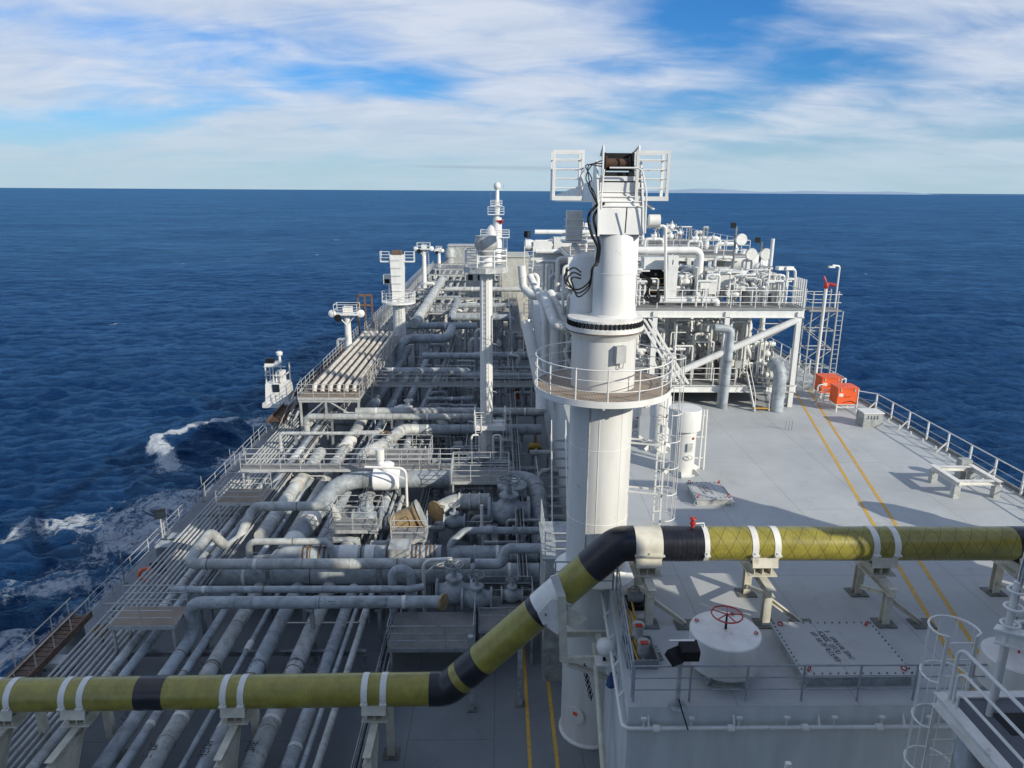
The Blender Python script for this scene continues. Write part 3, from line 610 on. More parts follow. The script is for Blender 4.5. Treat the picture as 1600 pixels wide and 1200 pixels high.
# painted walkway lines
def stripe(a, b_, w, z):
    a, b_ = Vector(a), Vector(b_); d = (b_ - a); s = V(-d.y, d.x, 0).normalized() * w / 2; z = V(0, 0, z)
    return [a + s + z, a - s + z, b_ - s + z, b_ + s + z]
for pa, pb, z in (((1239, 607), (1560, 1148), ZR), ((1262, 607), (1612, 1148), ZR), ((814, 940), (836, 1330), 0), ((845, 960), (886, 1330), 0)):
    a, c = PZ(*pa, z), PZ(*pb, z)
    q = stripe(V(a.x, a.y, 0), V(c.x, c.y, 0), .14, z + .006); b = MB(); b.add(q, [(0, 1, 2, 3)])
    if b.v[0].cross(b.v[1]) is not None: pass
    tag(b.build('painted_line', YELLOW), kind='structure')

# ------------------------------------------------------------------ ship's house aft of the camera (casts the shade over the near deck)
def house():
    t = thing('accommodation_block', 'white accommodation block with a row of bridge windows behind the deck', 'building', (2, -12, 0))
    b = MB(); b.box((2, -13.5, 9.2), (36, 22, 18.4)); b.build('wall', WHITE, t)
    b = MB(); b.box((2, -12, 20.7), (40, 16, 4.4)); b.build('bridge_wall', WHITE, t)
    b = MB(); b.box((2, -12, 23.05), (44, 18, .3)); b.build('roof', WHITE, t)
    wm = shared('window', lambda q: q.box((0, 0, 0), (1.5, .06, 1.3)), GLASS)
    for i in range(18): inst(wm, 'window', t, (-15.2 + i * 2.02, -3.96, 21.4))
    wm2 = shared('porthole', lambda q: q.box((0, 0, 0), (.6, .06, .8)), GLASS)
    for j in range(5):
        for i in range(12): inst(wm2, 'window', t, (-13.5 + i * 2.8, -2.47, 3 + 3 * j))
    t2 = thing('bridge_wing', 'white bridge wing out of frame, its forward walls added to shade the deck', 'bridge wing', (20, 0, ZR))
    b = MB(); b.box((18.4, -.4, 21.3), (10.0, 9.4, 4.8)); b.build('wall', WHITE, t2)
    for i in range(4): MB().box((14.7 + i * 2.4, 4.33, 21.8), (1.8, .06, 1.7)).build('window', GLASS, t2)
    b = MB(); b.box((19.2, 1.0, 15.5), (8.4, 12.0, 6.8)); b.build('upper_shade_wall', WHITE, t2); MB().box((20.0, 2.0, ZR + 2.6), (7.8, 14.0, 5.2)).build('lower_shade_wall', WHITE, t2)  # forward walls added out of frame, shaped to shade the near deck
    MB().box((18.4, -.4, 23.82), (10.4, 9.8, .22)).build('roof', WHITE, t2)
    for k in range(6):
        MB().tube([(14 + k * 1.8, 3.6, 23.9), (14 + k * 1.8, 3.6, 25.0)], .04, 6).build('rail_post', WHITE, t2)
    for z in (24.3, 24.65, 25.0): MB().tube([(13.8, 3.6, z), (23.2, 3.6, z)], .04, 6).build('rail', WHITE, t2)
    t3 = thing('shade_lifeboat', 'orange enclosed boat with davits added out of frame to shade the starboard deck', 'shade_lifeboat', (21.6, 8.6, ZR))  # made-up boat, davits and decks, shaped to shade the raised deck in streaks
    MB().lathe((21.7, 6.9, ZR + 6.2), [(.3, 0), (1.3, .5), (1.85, 1.8), (2.05, 5), (1.9, 10.2), (1.1, 12.4), (.1, 13.4)], 16, (0, 1, 0)).build('hull', ORANGE, t3)
    MB().box((21.7, 14.8, ZR + 8.1), (2.0, 4.4, .9)).build('cabin', ORANGE, t3)
    for y in (11.6, 18.2):
        MB().beam((23.5, y, ZR), (23.5, y, ZR + 9.6), .6, .5).build('davit_post', WHITE, t3); MB().beam((23.5, y, ZR + 9.6), (21.2, y, ZR + 9.8), .4).build('davit_arm', WHITE, t3); MB().beam((21.7, y, ZR + 9.6), (21.7, y, ZR + 8.0), .09).build('fall_wire', DARK, t3)
    MB().box((21.9, 15.0, ZR + 4.0), (4.0, 10.6, .2)).build('boarding_deck', WHITE, t3)
    for y in (10.2, 15.0, 20.0): MB().beam((20.1, y, ZR), (20.1, y, ZR + 3.9), .3).build('deck_leg', WHITE, t3)
    for z in (.35, .7, 1.05): MB().tube([(19.95, 9.7, ZR + 4.1 + z), (19.95, 20.3, ZR + 4.1 + z)], .05, 6).build('deck_rail', WHITE, t3)
    MB().box((22.0, 12.5, ZR + 1.3), (2.6, 4.0, 2.6)).build('store_house', WHITE, t3)
    t4 = thing('vent_housing', 'tall round topped white vent housing by the starboard rail aft', 'vent', (22.4, 23.4, ZR))
    MB().lathe((22.2, 23.6, ZR), [(.75, 0), (.75, 2.6), (.9, 2.7), (.85, 3.3), (.5, 3.75), (.1, 3.9)], 20).build('body', WHITE, t4)
    for z in (.8, 1.8): MB().torus((22.2, 23.6, ZR + z), .76, .03).build('seam_band', WHITE2, t4)
    # stores crates and a winch just out of frame
house()

# ------------------------------------------------------------------ big wrapped transfer pipe across the foreground
PYG, PR = 20.7, 0.545
def axis_pt(x):
    if x <= 699: y = 1086 - 10 * x / 690
    elif x <= 966: y = 1076 - (x - 699) * .85
    else: y = 849
    return PY(x, y, PYG)
def foreground_pipe():
    A, B, C, D = axis_pt(-110), axis_pt(699), axis_pt(966), axis_pt(1760)
    t = thing('transfer_pipe', 'long olive green wound pipe with black wrapped joints crossing the whole deck', 'pipe', A - V(0, 0, PR))
    def sec(x0, x1, m, r=PR, name='pipe_section', n=2):
        MB().tube([axis_pt(x0 + (x1 - x0) * i / (n - 1)) for i in range(n)], r, 40, uv=True).build(name, m, t)
    sec(-110, 219, GRE); sec(219, 262, BLACK, PR * 1.012, 'joint_wrap'); sec(262, 672, GRE)
    uB = (B - A).normalized(); vB = (C - B).normalized(); uD = (D - C).normalized()
    MB().tube([axis_pt(672), B, axis_pt(717)], PR * 1.03, 40, bend=.75).build('elbow_wrap', BLACK, t)
    sec(717, 727, GRE); sec(727, 752, BLACK, PR * 1.02, 'joint_wrap'); sec(752, 838, GRE); sec(838, 862, BLACK, PR * 1.02, 'joint_wrap'); sec(862, 922, GRE)
    MB().tube([axis_pt(922), C, axis_pt(992)], PR * 1.04, 40, bend=.85).build('elbow_wrap', BLACK, t)
    sec(992, 1028, BLACK); sec(1026, 1095, BLACK, PR * 1.035, 'joint_wrap')
    b = MB()
    for i in range(9):
        p = axis_pt(1032 + i * 7); b.torus(p, PR * 1.035, .008, (1, 0, 0), 40, 4)
    b.build('wrap_ridge', BLACK, t)
    sec(1095, 1578, GREL); sec(1578, 1640, BLACK, PR * 1.012, 'joint_wrap'); sec(1640, 1760, GREL)
    # straps
    def strap(x, w, m=WHITE2, k=1.03):
        p = axis_pt(x); d = (axis_pt(x + 2) - p).normalized(); sp_ = MB().tube([p - d * w / 2, p + d * w / 2], PR * k, 40).build('clamp_strap', m, t)
        b = MB()
        for s in (-1, 1): b.box(p + V(0, s * PR * 1.08, -.12), (w * 1.1, .12, .05)); b.lathe(p + V(0, s * PR * 1.1, -.13), [(.02, 0), (.02, .1)], 6)
        b.build('clamp_lug', m, sp_)
    for x in (-2, 26, 110, 138, 357, 384, 573, 602): strap(x, .21)
    for x in (1172, 1206, 1357, 1389): strap(x, .20)
    strap(1010, .86, CREAM, 1.05); strap(1098, .16, WHITE2, 1.06)
    # small red drain valve on top at the joint
    p = axis_pt(1080) + V(0, 0, PR); v = thing('drain_valve', 'small red drain valve on top of the black wrapped joint', 'valve', p)
    MB().lathe(p, [(.05, 0), (.05, .12), (.10, .14), (.10, .2), (.05, .22), (.06, .34), (.02, .4)], 10).build('body', RED, v); MB().torus(p + V(0, 0, .33), .10, .02).build('handwheel', RED, v)
    MB().tube([p + V(.05, 0, .15), p + V(.35, 0, .17), p + V(.38, 0, -.02)], .03, 6).build('outlet', WHITE2, v)
    # supports
    def saddle(t, c, m):
        b = MB(); b.box(c + V(0, 0, -PR - .02), (.78, .9, .10)); 
        for dx in (-.27, 0, .27): b.box(c + V(dx, 0, -PR - .2), (.03, .8, .3))
        b.box(c + V(0, 0, -PR - .37), (.9, .95, .05))
        for s in (-1, 1): b.box(c + V(0, s * .48, -PR * .62), (.82, .05, .5), 0, s * R(18))
        b.build('saddle', m, t)
    for i, x in enumerate((12, 124, 370, 587)):
        c = axis_pt(x); zt = c.z - PR - .40
        lab = ['cream pipe support at the port end of the olive pipe', 'cream tapered pipe support beside the rusty stowed gangway', 'cream tapered pipe support among the grey lettered pipes', 'cream pipe support below the last straps before the black elbow'][i]
        s = thing('pipe_support', lab, 'pipe support', (c.x, 20.5, 0)); saddle(s, c, CREAM)
        MB().ibeam((c.x, 18.7, zt - .14), (c.x, 22.1, zt - .14), .26, .26).build('beam', CREAM, s)
        b = MB(); b.box((c.x, 18.72, (zt - .28) / 2), (.30, .05, zt - .28))
        b.add([V(c.x - .012, 18.75, zt - .28), V(c.x - .012, 20.5, zt - .28), V(c.x - .012, 19.1, .3), V(c.x - .012, 18.75, .3)], [(0, 1, 2, 3)]); b.add([V(c.x + .012, 18.75, zt - .28), V(c.x + .012, 20.5, zt - .28), V(c.x + .012, 19.1, .3), V(c.x + .012, 18.75, .3)], [(3, 2, 1, 0)])
        b.beam((c.x, 20.5, zt - .28), (c.x, 19.1, .3), .2, .03); b.build('near_leg', CREAM, s)
        b = MB(); b.box((c.x + .2 if i == 3 else c.x, 22.0, (zt - .28) / 2), (.26, .26, zt - .28)); b.build('far_leg', CREAM, s)
        MB().box((c.x + .2 if i == 3 else c.x, 22.0, .02), (.6, .6, .04)).build('base_plate', MUDPAD, s); MB().box((c.x, 18.8, .02), (.6, .6, .04)).build('base_plate', MUDPAD, s)
    for i, x in enumerate((1010, 1189, 1373, 1600)):
        c = axis_pt(x); zt = c.z - PR - .40
        lab = ['cream braced pipe support under the broad collar beside the crane pedestal', 'cream braced pipe support standing behind the wheel topped vent', 'cream braced pipe support just inboard of the yellow walkway lines', 'cream braced pipe support outboard of the yellow walkway lines'][i]
        s = thing('pipe_support', lab, 'pipe support', (c.x, 20.5, ZR)); saddle(s, c, CREAM)
        MB().ibeam((c.x, 19.45, zt - .14), (c.x, 21.8, zt - .14), .26, .26).build('beam', CREAM, s)
        for y in (19.75, 21.55):
            MB().ibeam((c.x, y, ZR + .04), (c.x, y, zt - .28), .24, .24, .025).build('leg', CREAM, s); MB().box((c.x, y, ZR + .02), (.62, .55, .04)).build('base_plate', MUDPAD, s)
        MB().ibeam((c.x, 21.40, ZR + .35), (c.x, 19.95, zt - .42), .13, .13, .02).build('knee', CREAM, s)
        for sx, y in ((1, 19.75),):
            MB().ibeam((c.x, y, zt - .45), (c.x + sx * 1.15, y - .05, ZR + .06), .14, .14, .02).build('brace', CREAM, s); MB().box((c.x + sx * 1.2, y - .05, ZR + .02), (.7, .55, .04)).build('base_plate', MUDPAD, s)
    # steel cradle clamped to the sloping length, fixed to the side of the raised deck
    c = axis_pt(868); s = thing('pipe_cradle', 'white welded cradle holding the sloping length of olive pipe beside the pedestal', 'pipe cradle', (c.x, c.y, c.z - 2.6))
    d = (axis_pt(900) - axis_pt(830)).normalized(); MB().tube([c - d * .62, c + d * .34], PR * 1.06, 32).build('collar', WHITE2, s)
    q = c + V(.30, -.66, 0); b = MB()
    b.beam(q + V(-.42, .05, 1.15), q + V(-.16, 0, .42), .26, .05, (0, 1, 0)); b.build('top_tab', WHITE2, s)
    MB().beam(q + V(-.16, 0, .44), q + V(-.04, 0, -1.98), .26, .08, (0, 1, 0)).build('upright', CREAM, s)
    def plate(pts, y, m, nm):
        b = MB(); n = len(pts); P = [V(c.x + x, y, c.z + z) for x, z in pts]
        b.add(P + [p + V(0, .05, 0) for p in P], [tuple(range(n)), tuple(reversed(range(n, 2 * n)))] + [(i, i + n, (i + 1) % n + n, (i + 1) % n) for i in range(n)]); b.build(nm, m, s)
    plate([(-.62, -.25), (-.45, -.62), (.05, -1.02), (.30, -.55), (.12, .25), (-.2, .30)], c.y - PR * 1.13, WHITE2, 'side_plate')
    plate([(.36, .02), (.30, -.62), (.62, -.85), (.98, -.42)], c.y - PR * 1.10, CREAM, 'side_plate')
    for f in (-.5, .28):
        for k in (-1, 1): MB().lathe(c + d * f + V(0, -PR * 1.08, -.1 + .2 * k), [(.035, 0), (.035, .10)], 8, (0, -1, 0)).build('bolt', GREYD, s)
    for nm, a_, b_, w, h in (('front_beam', (-.1, 0, -1.9), (1.75, 0, -1.9), .12, .22), ('back_beam', (-.05, 1.4, -1.9), (1.75, 1.4, -1.9), .12, .22), ('end_beam', (0, .06, -1.9), (0, 1.34, -1.9), .12, .2), ('cross_beam', (1.25, .06, -1.9), (1.25, 1.34, -1.9), .2, .12), ('knee_brace', (.05, 0, -2.05), (1.75, .3, -2.95), .2, .12)):
        MB().beam(q + V(*a_), q + V(*b_), w, h).build(nm, CREAM, s)
foreground_pipe()

# ------------------------------------------------------------------ provision crane on its pedestal
CX, CY = PY(937, 700, 23.3).x, 23.3
def crane():
    t = thing('deck_crane', 'tall white pedestal crane with a round grated platform standing by the raised deck', 'crane', (CX, CY, 0))
    b = MB(); b.lathe((CX, CY, .01), [(1.16, 0), (1.16, .06), (1.08, .12), (1.07, 15.6), (1.10, 15.7)], 48); b.build('pedestal', WHITE, t)
    b = MB()
    for z in (3.4, 9.2, 11.9): b.torus((CX, CY, z), 1.074, .012, seg=48, sseg=4)
    b.build('weld_seam', WHITE, t)
    for a_ in (-100, -58): MB().beam((CX + 1.074 * math.cos(R(a_)), CY + 1.074 * math.sin(R(a_)), ZR + .3), (CX + 1.074 * math.cos(R(a_)), CY + 1.074 * math.sin(R(a_)), 13.6), .03, .012).build('vertical_seam', WHITE, t)
    MB().tube([(CX + 1.09 * math.cos(R(-118)), CY + 1.09 * math.sin(R(-118)), ZR + .3), (CX + 1.09 * math.cos(R(-118)), CY + 1.09 * math.sin(R(-118)), 13.6)], .018, 6).build('cable_run', GREY2, t)
    b = MB(); b.lathe((CX, CY, ZR + .002), [(1.5, 0), (1.42, .05), (1.2, .12), (1.09, .3)], 40); b.build('base_collar', WHITE, t)
    pc = V(CX, CY, 0)
    mh = MB(); q = V(CX - .62, CY - .90, 1.35); dd = V(-.57, -.82, 0); mh.lathe(q, [(.36, 0), (.36, .05), (.30, .06)], 24, dd); o = mh.build('manhole_cover', WHITE, t)
    MB().box(q + dd * .07 + V(0, 0, .1), (.18, .02, .14), math.atan2(dd.y, dd.x) + math.pi / 2).build('warning_plate', ORANGE, o)
    # platform
    pz = 13.95; Rp = 2.28
    b = MB(); b.lathe((CX, CY, pz - .02), [(1.078, 0), (Rp - .004, 0), (Rp - .004, .03), (1.078, .03)], 56, smooth=False, caps=False); g = b.build('platform_grating', GRATE_B, t)
    b = MB(); b.lathe((CX, CY, pz - .16), [(Rp, 0), (Rp + .03, 0), (Rp + .03, .21), (Rp, .21), (Rp, 0)], 56, caps=False); 
    for k in range(10):
        a = k * math.pi / 5 + .2; b.beam(pc + V(math.cos(a) * 1.0, math.sin(a) * 1.0, pz - .13), pc + V(math.cos(a) * Rp, math.sin(a) * Rp, pz - .13), .08, .18)
    b.build('platform_frame', WHITE, t)
    pm = shared('crane_post', cylz(.026, 1.02, 8), WHITE)
    n = 14
    for k in range(n):
        a = 2 * math.pi * (k + .35) / n; inst(pm, 'platform_post', t, (CX + Rp * math.cos(a), CY + Rp * math.sin(a), pz + .05))
    for z, r in ((.36, .014), (.70, .014), (1.04, .022)): MB().torus((CX, CY, pz + z), Rp, r, seg=64, sseg=6).build('platform_rail', WHITE, t)
    # junction box
    a = R(-72); q = pc + V(math.cos(a) * 1.17, math.sin(a) * 1.17, 15.25); b = MB(); b.box(q, (.34, .22, .55), a + math.pi / 2); o = b.build('junction_box', GREY2, t)
    MB().tube([q + V(0, 0, -.27), q + V(0, 0, -.45), q + V(.12, 0, -.45), q + V(.12, 0, -.27)], .015, 6).build('conduit', GREYD, o)
    # slewing ring
    b = MB(); b.lathe((CX, CY, 15.95), [(1.10, -.3), (1.22, -.1), (1.28, -.04), (1.28, .10), (1.16, .12), (1.16, .26), (1.24, .28), (1.24, .36), (1.0, .40)], 56); b.build('slewing_ring', OFFW, t)
    MB().lathe((CX, CY, 15.92), [(1.287, -.05), (1.287, -.01)], 56).build('grease_ring', RUST, t)
    bm = shared('ring_bolt', lambda q: q.lathe((0, 0, 0), [(.045, 0), (.045, .13), (.02, .2)], 6), DARK)
    for k in range(52):
        a = 2 * math.pi * k / 52; inst(bm, 'ring_bolt', t, (CX + 1.22 * math.cos(a), CY + 1.22 * math.sin(a), 16.06))
    # upper structure
    ux = CX + .28
    b = MB(); b.lathe((ux, CY, 16.3), [(.80, 0), (.78, .06), (.715, .12), (.70, 2.7), (.66, 2.76)], 40); b.build('slewing_column', WHITE, t)
    MB().torus((ux, CY, 17.75), .708, .014, seg=40, sseg=4).build('column_seam', WHITE, t)
    b = MB(); b.lathe((CX - .62, CY + .85, 16.2), [(.50, 0), (.46, .6), (.36, .85), (.50, 1.2), (.54, 1.7), (.38, 2.0), (.1, 2.12)], 24); b.build('hydraulic_tank', WHITE, t)
    # coiled black hoses on both sides
    hx = CX - .80
    for k in range(3):
        e = .10 * k; MB().tube(curve([V(hx + .42, CY - .62, 18.05 + e), V(hx + .22, CY - .72 - e, 17.95), V(hx + .15, CY - .78, 17.55 - e), V(hx - .22, CY - .75 - e, 17.28 - e), V(hx - .58 + e, CY - .66, 17.45), V(hx - .62 + e, CY - .6, 17.75 - e), V(hx - .35, CY - .58, 17.95 - e * 1.5), V(hx - .1, CY - .5, 17.8 - e)]), .026, 8).build('hydraulic_hose', DARK, t)
    for k in range(3):
        e = .06 * k; MB().tube(curve([V(CX + 1.0, CY - .4, 17.75 - e), V(CX + 1.25 + e, CY - .55, 17.55), V(CX + 1.3 - e, CY - .5, 17.1 - e), V(CX + 1.55 + e, CY - .35, 16.85), V(CX + 1.7, CY - .1, 17.2)]), .03, 7).build('hydraulic_hose', DARK, t)
    for k in range(2):
        e = .17 * k; MB().tube(curve([V(CX - .40 + e, CY - .4, 19.95), V(CX - .72 + e, CY - .5, 19.55), V(CX - .62 + e, CY - .62, 19.0), V(CX - .42 + e * .4, CY - .66, 18.6), V(CX - .44 + e * .3, CY - .6, 18.1)]), .045, 8).build('hydraulic_hose', DARK, t)
    # head: two cheek plates, sloped front, jib box running forward
    zt = 19.05
    for s in (-1, 1):
        b = MB(); x = ux + s * .70
        pr = [(CY - .75, zt - .1), (CY + .9, zt - .1), (CY + .9, zt + 2.0), (CY + .2, zt + 2.2), (CY - .55, zt + .75)]
        nn = len(pr); b.add([V(x - .03, y, z) for y, z in pr] + [V(x + .03, y, z) for y, z in pr], [tuple(range(nn)), tuple(reversed(range(nn, 2 * nn)))] + [(i + nn, (i + 1) % nn + nn, (i + 1) % nn, i) for i in range(nn)]); b.build('cheek_plate', WHITE, t)
    b = MB(); b.add([V(ux - .67, CY - .70, zt - .05), V(ux + .67, CY - .70, zt - .05), V(ux + .67, CY - .52, zt + .72), V(ux - .67, CY - .52, zt + .72)], [(0, 1, 2, 3)]); b.build('head_plate', WHITE, t)
    b = MB(); b.add([V(ux - .67, CY - .52, zt + .72), V(ux + .67, CY - .52, zt + .72), V(ux + .58, CY + .3, zt + 1.75), V(ux - .58, CY + .3, zt + 1.75)], [(0, 1, 2, 3)]); b.build('ladder_plate', OFFW, t)
    for k in range(7):
        f = (k + .5) / 7; z = zt + .72 + 1.03 * f; y = CY - .52 + .82 * f - .05; MB().tube([(ux - .72, y, z), (ux + .72, y, z)], .022, 6).build('step_rung', WHITE, t)
    MB().beam((ux + .12, CY - .78, zt + .0), (ux + .14, CY - .80, zt + .78), .035).build('sounding_rod', DARK, t)
    MB().tube([(ux - .66, CY - .8, zt + .7), (ux - .66, CY - .8, zt + 1.15), (ux - .6, CY - .7, zt + 1.9)], .03, 6).build('handrail', WHITE, t); MB().tube([(ux + .74, CY - .8, zt + .0), (ux + .74, CY - .7, zt + 1.2), (ux + .6, CY - .5, zt + 1.95), (ux - .4, CY - .5, zt + 1.95)], .03, 6, bend=.2).build('handrail', WHITE, t)
    # jib (horizontal, stowed forward)
    b = MB(); b.add([V(ux - .50, CY + .5, zt + .9), V(ux + .50, CY + .5, zt + .9), V(ux + .50, CY + .5, zt + 1.7), V(ux - .5, CY + .5, zt + 1.7), V(ux - .22, CY + 24, zt + .6), V(ux + .22, CY + 24, zt + .6), V(ux + .22, CY + 24, zt + 1.0), V(ux - .22, CY + 24, zt + 1.0)], [(0, 1, 2, 3), (7, 6, 5, 4), (0, 4, 5, 1), (3, 2, 6, 7), (0, 3, 7, 4), (1, 5, 6, 2)]); b.build('jib', WHITE, t)
    # winch with rusty drum between the cheeks
    wz = zt + 2.12
    b = MB(); b.lathe((ux - .40, CY + .5, wz), [(.23, 0), (.23, .04), (.15, .05), (.15, .75), (.23, .76), (.23, .8)], 20, (1, 0, 0)); b.build('winch_drum', mat('dark_rust', (.09, .05, .03), (.05, .03, .02), .9, scale=4), t)
    b = MB()
    for s in (-1, 1): b.box((ux + s * .45, CY + .5, wz), (.06, .6, .62))
    b.box((ux, CY + .2, wz - .34), (1.0, .1, .12)); b.box((ux, CY + .75, wz + .05), (.95, .05, .55)); b.build('winch_frame', DARK, t)
    b = MB(); b.box((ux, CY + .05, wz - .48), (1.1, .3, .14)); b.box((ux, CY - .1, wz - .75), (1.25, .12, .3)); b.build('head_crossbeam', WHITE, t)
    for s, hh in ((-1, .50), (1, .50)): MB().tube([(ux + s * .56, CY - .1, wz - .5), (ux + s * .56, CY - .1, wz + hh), (ux + s * .5, CY + .9, wz + .25)], .035, 6).build('sheave_guard', WHITE, t)
    # side cages (maintenance platforms folded up)
    for s in (-1, 1):
        x0, x1 = (PY(864, 300, CY).x, PY(908, 300, CY).x) if s < 0 else (PY(992, 300, CY).x, PY(1039, 300, CY).x)
        z0, z1 = PY(880, 308, CY).z, PY(880, 235, CY).z
        b = MB()
        for y in (CY - .25, CY + .55):
            b.beam((x0, y, z0), (x0, y, z1), .09); b.beam((x1, y, z0), (x1, y, z1), .09); b.beam((x0 + .045, y, z1 - .045), (x1 - .045, y, z1 - .045), .09)
        b.build('side_cage_frame', WHITE, t)
        MB().box(((x0 + x1) / 2, CY + .15, z0 - .03), (x1 - x0 + .1, .95, .13)).build('side_cage_floor', WHITE, t)
        for k in range(1, 5):
            z = z0 + (z1 - z0) * k / 5
            b = MB()
            for y in (CY - .25, CY + .55): b.tube([(x0, y, z), (x1, y, z)], .022, 6)
            b.tube([((x0 if s < 0 else x1), CY - .25, z), ((x0 if s < 0 else x1), CY + .55, z)], .022, 6); b.build('side_cage_rail', WHITE, t)
    for k in range(3):
        e = .09 * k; MB().tube(curve([V(ux - .62, CY - .4, wz + .05 - e), V(ux - .95 - e, CY - .45, wz - .1), V(ux - 1.12 + e, CY - .5, wz - .5), V(ux - .85 - e, CY - .5, wz - .9 + e), V(ux - .70, CY - .5, wz - 1.35)]), .018, 7).build('hydraulic_hose', DARK, t)
    b = MB(); b.lathe((ux + 1.0, CY, zt + .35), [(.2, 0), (.2, .35)], 14, (1, 0, 0)); b.tube([(ux + .7, CY, zt + 1.0), (ux + 1.15, CY, zt + .7)], .04, 6); b.build('slew_motor', WHITE2, t)
    # access bracket frame to starboard of the head
    a0 = PY(988, 420, CY); a1 = PY(988, 355, CY); a2 = PY(1040, 353, CY); a3 = PY(1040, 470, CY)
    MB().tube([a0, a1, a2, a3], .05, 8, bend=.1).build('guide_frame', WHITE, t)
    # little cabin platform to port of the head, beyond
    c0 = PY(897, 352, CY + 2.2); b = MB(); b.box(c0, (.55, .5, 1.0)); b.build('control_box', OFFW, t)
    railp = [c0 + V(-.35, -.4, -.55), c0 + V(-.35, .4, -.55), c0 + V(.4, .4, -.55)]
    for z in (.25, .5, .75): MB().tube([p + V(0, 0, z) for p in [c0 + V(.35, -.4, -.55)] + railp], .02, 5).build('control_rail', WHITE, t)
    MB().box(c0 + V(0, 0, -.55), (.85, .9, .07)).build('control_floor', WHITE, t); MB().beam(c0 + V(0, 0, -.6), (CX, CY + .8, 17.0), .12).build('control_bracket', WHITE, t)
crane()
# caged ladder to the platform
lb = PY(1030, 902, 23.0)
LX = PY(1036, 740, 23.2).x
LADDER = ladder('white caged ladder standing on the deck beside the crane pedestal', (LX - .2, 22.9, ZR), 8.0, face=R(20), cage=2.2, out=.42)
b = MB()
for z in (ZR + 1.3, ZR + 3.2, ZR + 5.0):
    for dy in (-.22, .22): b.beam((CX + .98, 23.1 + dy, z), (LX - .24, 22.95 + dy, z - .05), .05)
b.build('standoff', WHITE, LADDER)

# ------------------------------------------------------------------ raised deck fittings
def hatch(label, x0, x1, y0, y1, z0, h, nb, seed, edge=GREY):
    t = thing('hatch_cover', label, 'hatch', ((x0 + x1) / 2, (y0 + y1) / 2, z0))
    cx, cy = (x0 + x1) / 2, (y0 + y1) / 2
    MB().box((cx, cy, z0 + h / 2), (x1 - x0 - .16, y1 - y0 - .16, h)).build('coaming', edge, t)
    MB().box((cx, cy, z0 + h + .025), (x1 - x0, y1 - y0, .05)).build('lid', DECK_R, t)
    bm = shared('hatch_bolt', lambda q: q.lathe((0, 0, 0), [(.028, 0), (.028, .03), (.016, .045)], 6), GREYD)
    for k in range(nb):
        f = (k + .5) / nb
        for p in ((x0 + (x1 - x0) * f, y0 + .07), (x0 + (x1 - x0) * f, y1 - .07), (x0 + .07, y0 + (y1 - y0) * f), (x1 - .07, y0 + (y1 - y0) * f)): inst(bm, 'bolt', t, (p[0], p[1], z0 + h + .05))
    rm = shared('lifting_eye', lambda q: q.torus((0, 0, .07), .07, .02, (0, 1, 0), 12, 5), RED)
    for sx in (-1, 1):
        for sy in (-1, 1): inst(rm, 'lifting_eye', t, (cx + sx * (x1 - x0) * .42, cy + sy * (y1 - y0) * .42, z0 + h + .05), (0, 0, .6 * sx * sy))
    em = shared('towing_ring', lambda q: q.torus((0, 0, 0), .10, .02, (0, 1, 0), 14, 5), GALV)
    for sx in (-1, 1): inst(em, 'side_ring', t, (cx + sx * (x1 - x0) * .49, y0 - .02, z0 + h * .5))
    stencil(t, (cx - .1, cy + .9 * min(1, (y1 - y0) / 3), z0 + h + .052), (0.12, -1, 0), (1, .12, 0), 13, .15 * min(1, (y1 - y0) / 2.6), lines=3, seed=seed)
    return t
h1 = [PZ(x, y, ZR + .35) for x, y in ((1202, 974), (1255, 1058), (1426, 1050), (1356, 972))]
hatch('large bolted grey hatch cover with stencilled lettering between the vent and the walkway', h1[0].x, h1[2].x, h1[1].y, h1[0].y, ZR, .35, 14, 4)
h2 = [PZ(x, y, ZR + .3) for x, y in ((1068, 755), (1083, 781), (1148, 780), (1128, 754))]
hatch('small sunlit hatch cover beside the white capped vent', h2[0].x + .1, h2[2].x - .1, h2[1].y, h2[0].y, ZR, .3, 8, 9, GREY2)

def wheel_vent():
    c = PZ(1127, 1052, ZR); t = thing('vent', 'white drum vent with a red handwheel on top near the aft rail', 'vent', c)
    MB().lathe(c, [(.62, 0), (.62, .03), (.46, .04), (.46, .45)], 28).build('stack', GREY2, t)
    for a in range(4):
        an = a * math.pi / 2 + .78; MB().beam(c + V(math.cos(an) * .46, math.sin(an) * .46, .25), c + V(math.cos(an) * .78, math.sin(an) * .78, .02), .03, .2).build('bracket', GREY2, t)
    MB().lathe(c + V(0, 0, .42), [(.50, 0), (.96, .02), (.98, .06), (.98, .97), (.95, 1.0)], 56).build('drum', WHITE, t)
    MB().lathe(c + V(0, 0, 1.42), [(.95, 0), (.4, .035), (.05, .04)], 56).build('lid', WHITE2, t)
    MB().lathe(c + V(0, 0, 1.44), [(.04, 0), (.025, .5)], 8).build('spindle', DARK, t)
    b = MB(); z = c + V(0, 0, 1.92); b.torus(z, .42, .022, seg=36, sseg=6)
    for k in range(5):
        a = 2 * math.pi * k / 5; b.beam(z, z + V(math.cos(a) * .42, math.sin(a) * .42, 0), .025)
    b.build('handwheel', RED, t)
    for a in (R(150), R(-15), R(60)): MB().torus(c + V(math.cos(a) * .82, math.sin(a) * .82, 1.47), .05, .016, seg=12).build('lifting_eye', RED, t)
wheel_vent()
c = PZ(1576, 1090, ZR); t = thing('vent', 'white drum vent with a red handwheel half hidden behind the platform rails', 'vent', c)
MB().lathe(c, [(.4, 0), (.4, .45)], 20).build('stack', GREY2, t); MB().lathe(c + V(0, 0, .42), [(.5, 0), (.84, .02), (.85, .9), (.80, .95), (.05, 1.0)], 40).build('drum', WHITE, t)
